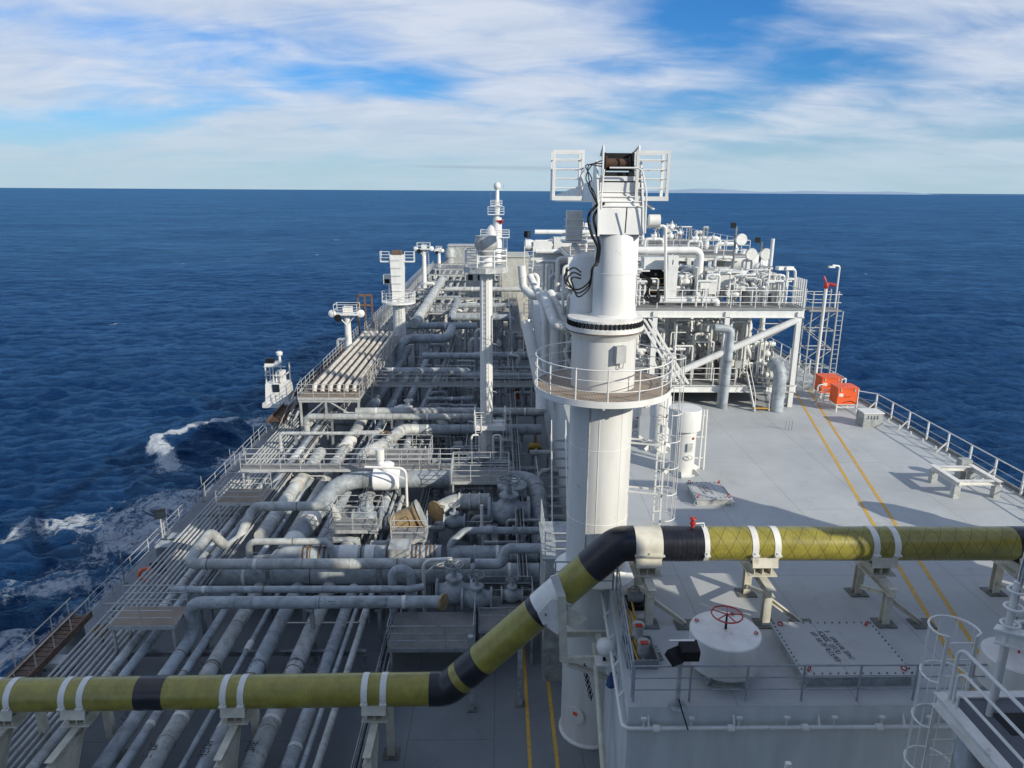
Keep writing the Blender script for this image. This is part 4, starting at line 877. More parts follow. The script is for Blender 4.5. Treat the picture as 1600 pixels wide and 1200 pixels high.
b = MB(); b.torus(c + V(0, 0, 1.8), .38, .02, seg=28); b.lathe(c + V(0, 0, 1.4), [(.03, 0), (.02, .4)], 6)
for k in range(5): b.beam(c + V(0, 0, 1.8), c + V(.38 * math.cos(k * 1.257), .38 * math.sin(k * 1.257), 1.8), .02)
b.build('handwheel', RED, t)

def capped_vent(label, px, py, r, h, cap=1.35, ch=1.05, lad=False):
    c = PZ(px, py, ZR); t = thing('vent', label, 'vent', c)
    MB().lathe(c, [(r * 1.25, 0), (r * 1.25, .04), (r, .05), (r, h - .9)], 32).build('trunk', WHITE, t)
    for k in range(6):
        a = k * math.pi / 3 + .3; MB().beam(c + V(math.cos(a) * r, math.sin(a) * r, .22), c + V(math.cos(a) * r * 1.5, math.sin(a) * r * 1.5, .02), .03, .3).build('bracket', WHITE, t)
    MB().lathe(c + V(0, 0, h - ch), [(r * 1.05, 0), (r * cap, .03), (r * cap, ch - .03), (r * cap * .98, ch), (.05, ch + .06)], 40).build('cap', WHITE, t)
    b = MB(); a = R(-75); p = c + V(math.cos(a) * r * 1.02, math.sin(a) * r * 1.02, h * .45)
    b.box(p, (.28, .12, .4), a + math.pi / 2); b.torus(p + V(0, -.1, -.5), .14, .018, (0, 1, .3), 16); b.build('damper_lever', GREY2, t)
    MB().box(c + V(math.cos(-1) * r * 1.02, math.sin(-1) * r * 1.02, h * .58), (.09, .09, .09)).build('lamp', RED, t)
    MB().torus(c + V(0, 0, h * .62), r * 1.01, .02, seg=32, sseg=4).build('band', WHITE2, t)
    return c
vc = capped_vent('white vent trunk with a broad round cap beyond the crane ladder', 1064, 737, .60, 3.3, 1.30)
capped_vent('second white vent trunk half hidden behind the crane ladder', 1028, 702, .5, 3.0, 1.1)
capped_vent('short white vent trunk hidden behind the crane pedestal', 985, 690, .45, 2.6, 1.15)
# lattice post beside the vent
q = PZ(1095, 733, ZR); t = thing('davit_post', 'white twin tube post standing beside the capped vent', 'post', q)
for dx in (-.12, .12): MB().tube([q + V(dx, 0, 0), q + V(dx * .6, 0, 3.1)], .05, 8).build('tube', WHITE, t)
b = MB()
for k in range(3): b.beam(q + V(-.7, 0, .6 + k * 1.1), q + V(.1, 0, .6 + k * 1.1), .05)
b.build('bracket', WHITE, t)

# rails of the raised deck
railing('grey rail along the aft edge of the raised deck', [V(WX0 + .15, YA + .22, ZR), V(XS - 8.2, YA + .22, ZR)], 1.1, RAILG, 3, 1.55, .026)
railing('grey rail along the inboard edge of the raised deck beside the crane', [V(WX0 + .15, YA + .4, ZR), V(WX1 - .1, 21.6, ZR)], 1.1, RAILG, 3, 1.3, .026)
railing('grey rail around the walkway corner aft of the crane pedestal', [V(WX1 - .2, 21.75, ZR), V(WX1 - 2.2, 21.75, ZR - .002)][:2], 1.1, RAILG, 3, 1.3, .026)
# starboard edge: bulwark plate strip and white post rail with braces
e0 = XS - .25
def stbd_rail():
    t = thing('railing', 'white stayed rail along the starboard edge of the raised deck', 'railing', (e0, 16, ZR))
    ys = [27.0 + 2.35 * i for i in range(7)]
    c1, c2 = PZ(1347, 655, ZR), PZ(1408, 660, ZR)
    path = [V(e0, 24, ZR), V(e0, 42.6, ZR), V(e0 - 1.2, 43.6, ZR), V(e0 - 2.9, 43.6, ZR), V(e0 - 2.9, 44.6, ZR), V(e0 - .2, 46.4, ZR), V(e0 - .2, 75, ZR)]
    for z, r in ((1.1, .03), (.62, .018), (.3, .018)): MB().tube([p + V(0, 0, z) for p in path], r, 6).build('top_rail' if z > 1 else 'mid_rail', WHITE if z > 1 else GALV, t)
    pm = shared('stbd_post', lambda b: b.box((0, 0, .55), (.07, .09, 1.1)), WHITE)
    bm = shared('stbd_stay', lambda b: b.beam((0, 0, .62), (-.55, 0, .03), .06), WHITE)
    pl = []
    for i in range(len(path) - 1):
        n = max(1, round((path[i + 1] - path[i]).length / 1.9))
        for k in range(n): pl.append(path[i].lerp(path[i + 1], k / n))
    for i, p in enumerate(pl):
        inst(pm, 'post', t, p)
        if i % 2 == 0: inst(bm, 'stay', t, p)
    MB().box((XS - .08, 48, ZR + .09), (.06, 62, .18)).build('gutter_bar', GREYD, t)
    sm = shared('rail_socket', lambda b: b.lathe((0, 0, 0), [(.05, 0), (.05, .12)], 8), WHITE)
    for i in range(14): inst(sm, 'socket', t, (XS - .45, 25 + i * 1.2, ZR))
stbd_rail()
# steel stand
def stand():
    P = [PZ(x, y, ZR + .75) for x, y in ((1459, 732), (1540, 728), (1560, 752), (1493, 753))]
    x0, x1, y0, y1 = P[0].x + .1, P[2].x - .1, P[3].y, P[0].y + .1
    t = thing('equipment_stand', 'empty cream steel stand bolted to the deck by the starboard rail', 'stand', ((x0 + x1) / 2, (y0 + y1) / 2, ZR))
    for x in (x0, x1):
        for y in (y0, y1): MB().box((x, y, ZR + .31), (.28, .28, .62)).build('leg', GREY2, t)
    for x in (x0, x1): MB().ibeam((x, y0 - .2, ZR + .73), (x, y1 + .2, ZR + .73), .26, .22).build('side_beam', OFFW, t)
    for y in (y0, y1): MB().ibeam((x0 + .135, y, ZR + .72), (x1 - .135, y, ZR + .72), .2, .2).build('cross_beam', OFFW, t)
    MB().box((x1 - .1, y1 + .5, ZR + .5), (.5, .4, 1.0)).build('junction_box', GREY2, t)
stand()
c = PZ(1363, 668, ZR); t = thing('deck_box', 'pale grey steel deck box beside the rail corner', 'box', c + V(0, .3, 0))
MB().box(c + V(0, .45, .42), (1.15, .9, .84)).build('body', GREY2, t); MB().box(c + V(0, .45, .87), (1.22, .97, .06)).build('lid', WHITE2, t)
for i in range(4): MB().box(c + V(-.3 + .18 * i, -.02, .62), (.04, .05, .22)).build('hinge', GREYD, t)
for k in range(3): MB().box(c + V(0, .45, .2 + k * .22), (1.19, .94, .03)).build('stiffener', GREY2, t)
# orange equipment boxes on legs
for i, (px, py, w, hh) in enumerate(((1320, 643, 1.25, 1.0), (1295, 625, 1.25, 1.0))):
    c = PZ(px, py, ZR); t = thing('lifejacket_box', ['orange equipment box on a white leg frame, the one nearer the rail corner', 'orange equipment box on a white leg frame, the one nearer the lattice tower'][i], 'box', c)
    for sx in (-1, 1):
        for sy in (0, 1): MB().beam(c + V(sx * w * .45, sy * .9, 0), c + V(sx * w * .45, sy * .9, .5), .07).build('leg', WHITE2, t)
    b = MB(); b.box(c + V(0, .45, .48), (w, 1.0, .05)); b.box(c + V(0, -.02, .3), (w * .9, .04, .05)); b.build('frame', WHITE2, t)
    MB().box(c + V(0, .45, .5 + hh / 2), (w, 1.05, hh)).build('body', ORANGE, t)
    MB().prism([(c.x - w * .53, c.y - .12), (c.x + w * .53, c.y - .12), (c.x + w * .53, c.y + 1.02), (c.x - w * .53, c.y + 1.02)], ZR + .5 + hh, ZR + .58 + hh).build('lid', ORANGE, t)
    MB().tube([c + V(w * .50, -.09, .55), c + V(w * .2, -.10, .72), c + V(-w * .2, -.09, .62)], .018, 5, bend=.2).build('lashing', DARK, t)
    for dx in (-.35, .35): MB().box(c + V(dx * w, -.095, 1.42), (.07, .03, .16)).build('latch', GALV, t)
    MB().tube([c + V(-.15, -.08, 1.0), c + V(-.15, -.14, 1.0), c + V(.15, -.14, 1.0), c + V(.15, -.08, 1.0)], .014, 5).build('handle', DARK, t); MB().box(c + V(-w * .33, -.082, 1.1), (.26, .012, .2)).build('notice_plate', OFFW, t)
    b = MB(); b.beam(c + V(w * .53, -.08, 0), c + V(w * .53, -.08, 1.5), .05); b.build('corner_post', OFFW, t)
# lattice tower with red fire monitor
def tower():
    bx, by = PZ(1277, 612, ZR).x, 48.0
    c = V(bx, by, ZR); t = thing('monitor_tower', 'slim white lattice tower carrying a red fire monitor at the starboard rail', 'tower', c)
    w, H = .85, 5.6
    for sx in (-1, 1):
        for sy in (-1, 1): MB().tube([c + V(sx * w, sy * w * .7, 0), c + V(sx * w, sy * w * .7, H + 1.3)], .05, 8).build('leg', GALV, t)
    for k in range(5):
        z = .3 + k * 1.3
        for s in (-1, 1):
            MB().beam(c + V(-w, s * w * .7, z), c + V(w, s * w * .7, z), .06).build('rung_beam', GALV, t); MB().beam(c + V(s * w, -w * .7, z), c + V(s * w, w * .7, z), .06).build('rung_beam', GALV, t)
            if k < 4: MB().beam(c + V(-w * (1 if k % 2 else -1), s * w * .7, z), c + V(w * (1 if k % 2 else -1), s * w * .7, z + 1.3), .045).build('diagonal', GALV, t)
    MB().tube([c + V(-.15, -.75, 0), c + V(-.15, -.75, H + 1.5)], .11, 10).build('riser', WHITE, t)
    MB().box(c + V(0, 0, H), (2.2, 1.6, .08)).build('platform', GRATE_G, t)
    for z in (H + .55, H + 1.1):
        MB().tube([c + V(-1, -.75, z), c + V(1, -.75, z), c + V(1, .75, z), c + V(-1, .75, z), c + V(-1, -.75, z)], .022, 5).build('rail', WHITE, t)
    b = MB(); q = c + V(-.15, -.75, H + 1.5); b.lathe(q, [(.12, 0), (.16, .1), (.16, .3), (.08, .4)], 12); b.tube([q + V(0, 0, .3), q + V(.25, -.05, .32), q + V(.55, -.1, .22)], [.10, .09, .13], 10); b.tube([q + V(0, 0, .25), q + V(-.1, 0, .55), q + V(-.2, .1, .8)], .07, 8); b.build('fire_monitor', RED, t)
    b = MB(); b.tube([c + V(1.05, .2, H - .2), c + V(1.05, .2, H + 2.9), c + V(.55, .2, H + 2.95)], .06, 8, bend=.15); b.box(c + V(.5, .2, H + 2.85), (.4, .25, .12)); b.build('lamp_post', WHITE2, t)
    return c
tc = tower()
ladder('thin galvanised ladder on the outboard side of the lattice tower', (tc.x + .95, tc.y - .9, ZR), 5.6, .4, R(-90), GALV, cage=None)

# goosenecks and stairs at the foot of the process module
g = PZ(1130, 638, ZR); pipe('tall grey gooseneck vent pipe in front of the white process module', [g, g + V(.2, .3, 5.1), g + V(-.9, .3, 5.15)], .24, GREY, bend=.35, clamps=((0, .3), (0, .6)), floor=ZR, name='gooseneck_vent', cat='vent pipe')
g = PZ(1213, 642, ZR); pipe('fat grey gooseneck vent with a drooping mouth in front of the module', [g, g + V(.05, .1, 2.6), g + V(-.15, 1.0, 2.9)], .40, GREY, bend=.7, clamps=((0, .35),), floor=ZR, name='gooseneck_vent', cat='vent pipe', seg=20)
def stair(label, a, b_, w, m=WHITE, sm=GRATE_G, n=7, tip=None):
    a, b_ = Vector(a), Vector(b_); d = b_ - a; s = V(-d.y, d.x, 0)
    s = s.normalized() * w / 2 if s.length > 1e-4 else V(w / 2, 0, 0)
    t = thing('stair', label, 'stair', a)
    for k in (-1, 1):
        MB().beam(a + s * k, b_ + s * k, .05, .2).build('stringer', m, t)
        MB().tube([a + s * k + V(0, 0, .1), a + s * k + d * .05 + V(0, 0, .95), b_ + s * k + V(0, 0, .95), b_ + s * k], .024, 6).build('handrail', m, t)
    for i in range(n):
        p = a + d * ((i + .5) / n); MB().box(p, (abs(s.x) * 2 + .22 if abs(s.x) > abs(s.y) else .24, .24 if abs(s.x) > abs(s.y) else abs(s.y) * 2, .04)).build('tread', YELLOW if (i == 0 and tip) else sm, t)
    return t
s0 = PZ(1190, 643, ZR); stair('short white stair with a yellow bottom tread climbing to the module', s0, s0 + V(-.2, 1.5, 2.2), .95, n=6, tip=True)
c = PZ(1232, 672, ZR); t = thing('deck_socket_frame', 'tiny dark hoop frame standing alone on the grey deck', 'hoop', c)
for dx in (-.18, 0, .18): MB().tube([c + V(dx, 0, 0), c + V(dx, 0, .55)], .015, 5).build('upright', GREYD, t)
MB().tube([c + V(-.2, 0, .55), c + V(.2, 0, .55)], .015, 5).build('bar', GREYD, t)
# valve pit with capped posts and yellow hoses inboard
c = PZ(1000, 1028, ZR); t = thing('valve_pit', 'small open topped steel coaming with two red tagged caps near the inboard rail', 'coaming', c)
x0, x1, y0, y1 = c.x - .45, c.x + .42, c.y - .5, c.y + .65
b = MB()
for (ax, ay, bx, by) in ((x0, y0, x1, y0), (x0, y1, x1, y1), (x0, y0 + .025, x0, y1 - .025), (x1, y0 + .025, x1, y1 - .025)): b.beam((ax, ay, ZR + .15), (bx, by, ZR + .15), .04, .30)
b.build('coaming', GREYD, t); MB().box((c.x, (y0 + y1) / 2, ZR + .03), (.8, 1.05, .04)).build('floor', MUDPAD, t)
for i, y in enumerate((c.y - .1, c.y + .75)):
    MB().lathe((c.x + .06, y, ZR + .04), [(.17, 0), (.17, .5), (.19, .52), (.19, .6)], 16).build('capped_post', GREY2, t); MB().box((c.x + .06, y - .1, ZR + .66), (.22, .16, .03)).build('red_tag', RED, t)
stencil(t, (x1 + .12, y1 - .1, ZR + .008), (0.05, -1, 0), (1, .05, 0), 10, .10, lines=2, seed=12)
t = thing('hose_bundle', 'bundle of yellow hoses lying along the inboard rail foot', 'hoses', V(4.2, 20, ZR))
for k in range(6):
    rr = random.Random(k); MB().tube([V(3.95 + k * .07 + rr.uniform(-.06, .06), y, ZR + .06 + rr.uniform(0, .22)) for y in (21.4, 20.6, 19.8, 19.0, 18.2, 17.5 + rr.random() * .6)], .032, 6, bend=.4).build('hose', YELH if k % 3 else GREYD, t)
c = PZ(990, 945, ZR); t = thing('portable_pump', 'dark portable pump on a low tray behind the collar support', 'pump', c)
MB().box(c + V(0, 0, .08), (.9, .7, .16)).build('tray', DARK, t); MB().lathe(c + V(-.2, 0, .3), [(.15, 0), (.2, .1), (.2, .4), (.12, .5)], 14, (1, 0, 0)).build('body', GREYD, t); MB().torus(c + V(0, 0, .55), .16, .02, (0, 1, 0)).build('handle', GREYD, t)
# floodlights on the aft rail
q = PZ(1058, 1103, ZR); t = thing('floodlight', 'black floodlight on a grey post tilted beside the wheel topped vent', 'floodlight', q)
MB().lathe(q, [(.25, 0), (.25, .02), (.07, .03), (.06, 1.35)], 12).build('pole', GREY, t)
c = q + V(.15, .05, 1.62); b = MB(); b.box(c + V(.06, 0, .05), (.48, .42, .34), 0, R(12)); b.box(c + V(-.30, -.05, -.08), (.36, .38, .24), .5, R(25)); b.build('lamp_head', DARK, t)
MB().box(c + V(-.10, .16, .24), (.66, .06, .04), 0, R(12)).build('visor', WHITE2, t)
MB().tube([q + V(0, -.1, .3), q + V(.05, -.25, .1), q + V(.25, -.3, -.5)], .02, 5, bend=.1).build('cable', DARK, t)

# sprinkler main on the aft and inboard faces of the raised deck
yw = YA - .16; zl = PY(1200, 1137, yw).z
xc = WX0 - .16
t = thing('sprinkler_main', 'thin white spray main with nozzles running along the raised deck walls', 'pipe', (xc, yw, zl))
MB().tube([(XS - 4, yw, zl), (xc, yw, zl), (xc + .35, 22.6, zl + .1)], .055, 10, bend=.2).build('pipe', WHITE2, t)
nm = shared('spray_nozzle', lambda b: (b.lathe((0, 0, 0), [(.022, 0), (.022, .22)], 6), b.box((0, 0, .26), (.14, .08, .06))), WHITE2)
for i in range(10): inst(nm, 'nozzle', t, (xc + .55 + i * 1.28, yw, zl + .05))
fm = shared('pipe_tee', lambda b: (b.lathe((-.09, 0, 0), [(.09, 0), (.10, .02), (.10, .16), (.09, .18)], 10, (1, 0, 0))), WHITE2)
for i in range(7): inst(fm, 'coupling', t, (xc + .9 + i * 2.0, yw, zl))
km = shared('pipe_bracket', lambda b: b.beam((0, 0, 0), (0, .17, .28), .05), WHITE2)
for i in range(6): inst(km, 'bracket', t, (xc + .7 + i * 2.3, yw, zl))
for i in range(4): inst(shared('pipe_bracket_side', lambda b: b.beam((0, 0, 0), (.17, 0, .25), .05), WHITE2), 'bracket', t, (xc + .05 + .05 * i, 17 + 1.3 * i, zl + .02))
# searchlight on its bracket, blue bag and a hung chain on the inboard wall
c = PY(945, 1012, 19.3); t = thing('searchlight', 'white covered searchlight on a small shelf beside the pipe cradle', 'searchlight', c - V(0, 0, .5))
MB().box(c + V(0, 0, -.48), (.6, .5, .04)).build('shelf', WHITE2, t); MB().lathe(c + V(0, 0, -.46), [(.05, 0), (.05, .2)], 8).build('stem', DARK, t)
MB().lathe(c + V(-.02, .18, 0), [(.12, 0), (.26, .08), (.3, .3), (.24, .42), (.1, .5)], 18, (.15, -1, .25)).build('cover', OFFW, t)
MB().tube([c + V(.1, -.1, -.2), c + V(.3, -.2, -.15), c + V(.36, -.2, -.4), c + V(.2, -.2, -.55)], .015, 5, bend=.1).build('cable', DARK, t)
MB().beam(c + V(0, 0, -.5), V(WX0 - .02, 19.3, c.z - .8), .06).build('bracket', WHITE2, t)
c = PY(955, 1062, 18.3); t = thing('bag', 'dark blue cloth bag hanging on the white spray main', 'bag', c - V(0, 0, .25))
MB().lathe(c + V(0, 0, -.25), [(.10, 0), (.16, .06), (.13, .3), (.05, .42), (.07, .46)], 10).build('bag', BLUE, t); MB().tube([c + V(0, 0, .2), c + V(.1, 0, .36), c + V(.18, 0, .2)], .012, 5).build('strap', DARK, t)
c = PY(915, 1042, 20.6); t = thing('cable_chain', 'black link chain hanging down the inboard wall by the pedestal', 'chain', V(WX0 - .25, 19.5, 3))
lm = shared('chain_link', lambda b: b.torus((0, 0, 0), .07, .014, (1, 0, 0), 10, 4), DARK)
for k in range(13): inst(lm, 'link', t, PY(913 + k * .9, 1040 + k * 4.2, 20.4), (0, 0, (k % 2) * 1.57), (1, 1, 1.5))
p0, p1 = PY(925, 1005, 20.5), PY(962, 1240, 17.2)
t = thing('drain_pipe', 'stained cream drain pipe slanting down the inboard wall', 'pipe', p1); MB().tube([V(WX0 - .3, p0.y, p0.z), V(WX0 - .3, p1.y, p1.z)], .09, 10).build('pipe', CREAM, t)

# access platform, stair and caged ladder at the lower right
def corner_platform():
    e = PY(1475, 1092, 10.2); z = e.z; x0 = e.x
    t = thing('access_platform', 'grey access platform with round white handrails at the edge of the house', 'platform', V(x0, 6, z))
    b = MB(); b.add([V(x0 + .1, 10.2, z), V(x0 + .1, 3.5, z), V(x0 + 8, 3.5, z), V(x0 + 8, 10.2, z), V(x0 + .1, 10.2, z - .06), V(x0 + .1, 3.5, z - .06), V(x0 + 8, 3.5, z - .06), V(x0 + 8, 10.2, z - .06)], [(0, 1, 2, 3), (7, 6, 5, 4), (0, 4, 5, 1), (3, 7, 4, 0)]); b.build('floor', mat('dark_grey_floor', (.10, .11, .13), (.08, .085, .10), .6, scale=3), t)
    MB().box((x0 + .95, 9.6, z + .004), (.75, .5, .008)).build('opening', DARK, t)
    MB().ibeam((x0, 10.35, z - .1), (x0, 3.5, z - .1), .2, .26, .03).build('edge_beam', WHITE2, t); MB().ibeam((x0 + .11, 10.28, z - .1), (x0 + 8, 10.28, z - .1), .16, .26, .03).build('edge_beam', WHITE2, t)
    MB().tube([V(x0 + .3, 9.8, z - .2), V(x0 - .5, 8.0, z - 6)], .24, 16).build('strut', GREY, t)
    MB().beam((x0 - .2, 8.3, z - .9), (x0 + .9, 8.3, z - .9), .12).build('crossbar', WHITE2, t)
    for k, zz in enumerate((1.08, .70, .34)):
        yb = 10.15 - .1 * k
        MB().tube([V(x0 + .05, yb, z + .02), V(x0 + .05, yb, z + zz), V(x0 + .05, 3.5, z + zz)], .032 if k == 0 else .026, 8, bend=.22).build('handrail', WHITE2, t)
    for y in (8.4, 6.6): MB().tube([(x0 + .05, y, z), (x0 + .05, y, z + 1.06)], .026, 8).build('rail_post', WHITE2, t)
    for k, zz in enumerate((1.05, .55)): MB().tube([V(x0 + 1.35, 10.2, z + zz), V(x0 + 8, 10.2, z + zz)], .03, 8).build('handrail', WHITE2, t)
    MB().tube([V(x0 + .9, 10.2, z), V(x0 + .9, 10.2, z + 1.5), V(x0 + 1.3, 10.2, z + 1.5), V(x0 + 1.35, 10.2, z + .9)], .035, 8, bend=.2).build('handrail', WHITE2, t)
    for i in range(3): MB().tube([V(x0 + 2.1 + 1.8 * i, 10.2, z), V(x0 + 2.1 + 1.8 * i, 10.2, z + 1.05)], .03, 8).build('rail_post', WHITE2, t)
    ladder('white caged ladder dropping from the access platform at the house', V(x0 + .28, 10.42, ZR - 7 + .02), z + 1.05, .5, R(90), WHITE2, cage=4.6, out=.40)
    # upper stair going up out of view
    q = PY(1580, 1008, 9.6); t2 = thing('upper_stair', 'white steep stair with a bright tube handrail leading up from the platform', 'stair', V(q.x, 9.6, z))
    MB().ibeam((q.x - .05, 9.9, q.z), (q.x + 3.2, 6.2, q.z + .9), .2, .26, .03).build('stringer', WHITE2, t2)
    MB().tube([V(q.x + .05, 9.8, z), V(q.x + .05, 9.8, q.z + 1.0)], .05, 10).build('post', WHITE2, t2)
    m = PY(1592, 905, 9.8); MB().tube([V(m.x, 9.8, q.z), V(m.x + .05, 9.8, m.z + .6), V(m.x + .35, 9.6, m.z + .75)], .045, 10, bend=.1).build('handrail', mat('polished_tube', (.7, .7, .7), (.6, .6, .6), .15, 1.0), t2)
    for k in range(3): MB().torus((m.x + .02, 9.8, q.z + .25 + .3 * k), .13, .022, (0, 0, 1), 18).build('guide_ring', WHITE2, t2)
    for k in range(5): MB().box((q.x + .5 + .5 * k, 9.2 - .55 * k, q.z + .1 + .15 * k), (.25, .7, .04)).build('tread', GRATE_G, t2)
    a = PZ(1540, 1030, ZR); pipe('pale grey sloping strut pipe rising from the deck beside the platform', [a, PY(1588, 985, a.y - 1.4), PY(1640, 940, a.y - 2.4)], .17, GREY2, floor=ZR, name='strut_pipe', cat='pipe')
corner_platform()
# nozzle tip poking up at the bottom edge
c = PY(1232, 1192, 13.0); t = thing('rail_stub', 'white rail end stub poking up below the aft wall', 'post', V(c.x, c.y, 0))
MB().beam(V(c.x, c.y, 0), c, .12, .10).build('post', WHITE2, t); MB().tube([V(c.x + .12, c.y, 0), c + V(.12, 0, -.08), c + V(.2, 0, -.3)], .03, 6).build('tube', WHITE2, t)

# ------------------------------------------------------------------ white process module forward on the raised deck
def module():
    X0, X1, Y0, Y1 = 5.2, 18.6, 43.5, 74.0
    zb, z1, z2 = ZR + 1.35, 13.15, 15.7
    t = thing('module_frame', 'large white open steel frame of the process module with decks and braces', 'steel frame', (X0, Y0, ZR))
    xs = [X0, 9.6, 14.1, X1]; ys = [Y0, 53.5, 63.5, Y1]
    for x in xs:
        for y in ys: MB().beam((x, y, ZR), (x, y, z1 + (.0 if y < 50 else 2.4)), .30).build('column', WHITE, t)
    for z, hh in ((z1 - .1, .55), (zb - .15, .45)):
        for y in ys: MB().ibeam((X0 - .3, y, z), (X1 + .3, y, z), .3, hh, .04).build('beam', WHITE, t)
        for x in xs:
            for i in range(3): MB().ibeam((x, ys[i] + .16, z), (x, ys[i + 1] - .16, z), .28, hh * .96, .04).build('beam', WHITE, t)
    for y in ys[1:]: MB().ibeam((X0, y, z2 - .2), (X1, y, z2 - .2), .26, .36, .03).build('beam', WHITE, t)
    for x in xs: MB().ibeam((x, ys[1] + .15, z2 - .2), (x, Y1, z2 - .2), .24, .34, .03).build('beam', WHITE, t)
    # braces of the aft face and starboard face
    MB().tube([(9.8, Y0 - .02, zb + .2), (X1 - .1, Y0 - .02, z1 - .5)], .22, 12).build('brace', WHITE, t)
    MB().tube([(X1, Y0 + .2, z1 - .5), (X1, 53.2, zb + .2)], .2, 12).build('brace', WHITE, t); MB().tube([(X0, Y0 + .2, z1 - .5), (X0, 53.2, zb + .2)], .2, 12).build('brace', WHITE, t)
    MB().tube([(X1 - 3.2, Y0 + 3, z1 - .4), (X1 - 1.2, Y0 + 3, zb + .2)], .17, 12).build('brace', WHITE, t)
    MB().box(((X0 + X1) / 2, (Y0 + Y1) / 2, zb + .10), (X1 - X0 + .3, Y1 - Y0 + .2, .04)).build('lower_floor', GRATE_G, t)
    
    for ya, yb in ((Y0 - .2, Y0 + 2.6), (Y0 + 5.2, Y0 + 8.6), (Y0 + 11.5, Y0 + 16), (Y0 + 19, Y1)): MB().box(((X0 + X1) / 2, (ya + yb) / 2, z1 + .20), (X1 - X0 + .5, yb - ya, .04)).build('upper_floor', GRATE_G, t)
    MB().box(((X0 + X1) / 2, (ys[1] + Y1) / 2, z2 + .02), (X1 - X0, Y1 - ys[1], .04)).build('top_floor', GRATE_G, t)
    railing('white rail around the upper floor of the process module', [V(X0 - .1, Y0 - .1, z1 + .22), V(X1 + .2, Y0 - .1, z1 + .22), V(X1 + .2, Y1, z1 + .22)], 1.1, WHITE, 3, 1.6, .026)
    railing('white rail around the lower floor of the process module', [V(X0 - .1, Y0 - .2, zb + .12), V(14.9, Y0 - .2, zb + .12)], 1.1, WHITE, 3, 1.5, .024)
    railing('white rail along the starboard lower floor of the process module', [V(X1 + .15, Y0 + .2, zb + .12), V(X1 + .15, Y1, zb + .12)], 1.1, WHITE, 3, 1.8, .024)
    railing('white rail around the topmost floor of the process module', [V(X0, ys[1], z2 + .04), V(X1, ys[1], z2 + .04), V(X1, Y1, z2 + .04)], 1.1, WHITE, 3, 1.8, .024)
    # corner wind screen with vertical slats
    t = thing('slatted_screen', 'white vertical slat screen at the starboard corner of the upper module floor', 'screen', (X1, Y0 + 4, z1 + .2))
    for k in range(7): MB().box((X1 - .6 + .02 * k, Y0 + 2.6 + k * .38, z1 + 1.15), (.05, .2, 1.8)).build('slat', WHITE, t)
    for k in range(5): MB().box((X1 + .16, Y0 - .1 + k * .33, z1 + 1.15), (.05, .16, 1.7)).build('slat', WHITE, t)
    MB().box((X1 - .5, Y0 + 4.2, z1 + .3), (.08, 3.0, .08)).build('foot_bar', WHITE, t)
    # named pieces
    p = PY(990, 391, 46); q = PY(1095, 391, 46); r = PY(1097, 455, 46)
    pipe('thick white overhead pipe bending down beside the cabinet on the module', [p, q, V(q.x, 46, z1 + .3)], .24, WHITE, bend=.45, floor=z1, seg=14)
    p = PY(1030, 469, 44.4); q = PY(1120, 469, 44.4); pipe('white pipe above the module edge beam bending down at its starboard end', [p, q, V(q.x, 44.4, z1 + .25)], .20, WHITE, bend=.4, floor=z1, seg=14)
    c = PY(1049, 433, 44.8); t = thing('cabinet', 'tall narrow white cabinet on the upper module floor', 'cabinet', V(c.x, c.y, z1 + .22)); zt = PY(1049, 399, 44.8).z
    MB().box((c.x, c.y, (z1 + .22 + zt) / 2), (.66, .5, zt - z1 - .22)).build('body', WHITE, t); MB().box((c.x - .02, c.y - .26, zt - .4), (.05, .03, .3)).build('handle', DARK, t)
    MB().box((c.x, c.y - .255, (z1 + zt) / 2), (.56, .012, zt - z1 - .5)).build('door', WHITE2, t)
    c0, c1 = PY(1003, 460, 46.0), PY(1038, 418, 46.0); t = thing('hose_reel', 'dark hose reel under a white hood on the upper module floor', 'hose reel', V((c0.x + c1.x) / 2, 46, z1 + .22))
    zm = (c0.z + c1.z) / 2; w = c1.x - c0.x
    MB().lathe(((c0.x + c1.x) / 2, 45.7, zm), [(.2, 0), (.85, .02), (.85, .06), (.6, .08), (.6, .7), (.85, .72), (.85, .78)], 24, (0, 1, 0)).build('drum', DARK, t)
    MB().box(((c0.x + c1.x) / 2, 46.1, c1.z + .3), (w + .1, 1.1, .75)).build('hood', WHITE, t); MB().box((c1.x + .12, 45.5, zm), (.14, .9, c1.z - c0.z)).build('green_panel', GREENP, t)
    for k in range(3): MB().tube([V(c0.x, 45.55, zm + .3 - .4 * k), V((c0.x + c1.x) / 2, 45.5, zm + .15 - .4 * k), V(c1.x + .1, 45.52, zm + .28 - .35 * k)], .03, 6, bend=.3).build('orange_hose', YELH, t)
    for x in (c0.x - .1, c1.x + .05): MB().beam((x, 46.1, z1 + .22), (x, 46.1, c1.z), .12).build('leg', WHITE, t)
    c = PY(1126, 437, 47); t = thing('control_box', 'broad white control box with a sloping lid on the module', 'box', V(c.x, 47, z1 + .22))
    MB().box((c.x, 47.2, c.z), (2.1, 1.6, 1.05)).build('body', WHITE, t); MB().box((c.x, 47.1, c.z + .58), (2.3, 1.8, .1)).build('lid', WHITE2, t)
    for dx in (-.8, .8): MB().beam((c.x + dx, 47, z1 + .2), (c.x + dx, 47, c.z - .5), .14).build('leg', WHITE, t)
    c = PY(1090, 430, 48.5); t = thing('silver_silencer', 'upright silver silencer cylinder beside the bent white pipe', 'silencer', V(c.x, 48.5, z1 + .2))
    MB().lathe((c.x, 48.5, z1 + .22), [(.3, 0), (.34, .1), (.34, 2.3), (.3, 2.5), (.2, 2.6), (.2, 3.1)], 20).build('body', mat('bare_aluminium', (.62, .64, .66), (.5, .52, .54), .3, .6, scale=3), t)
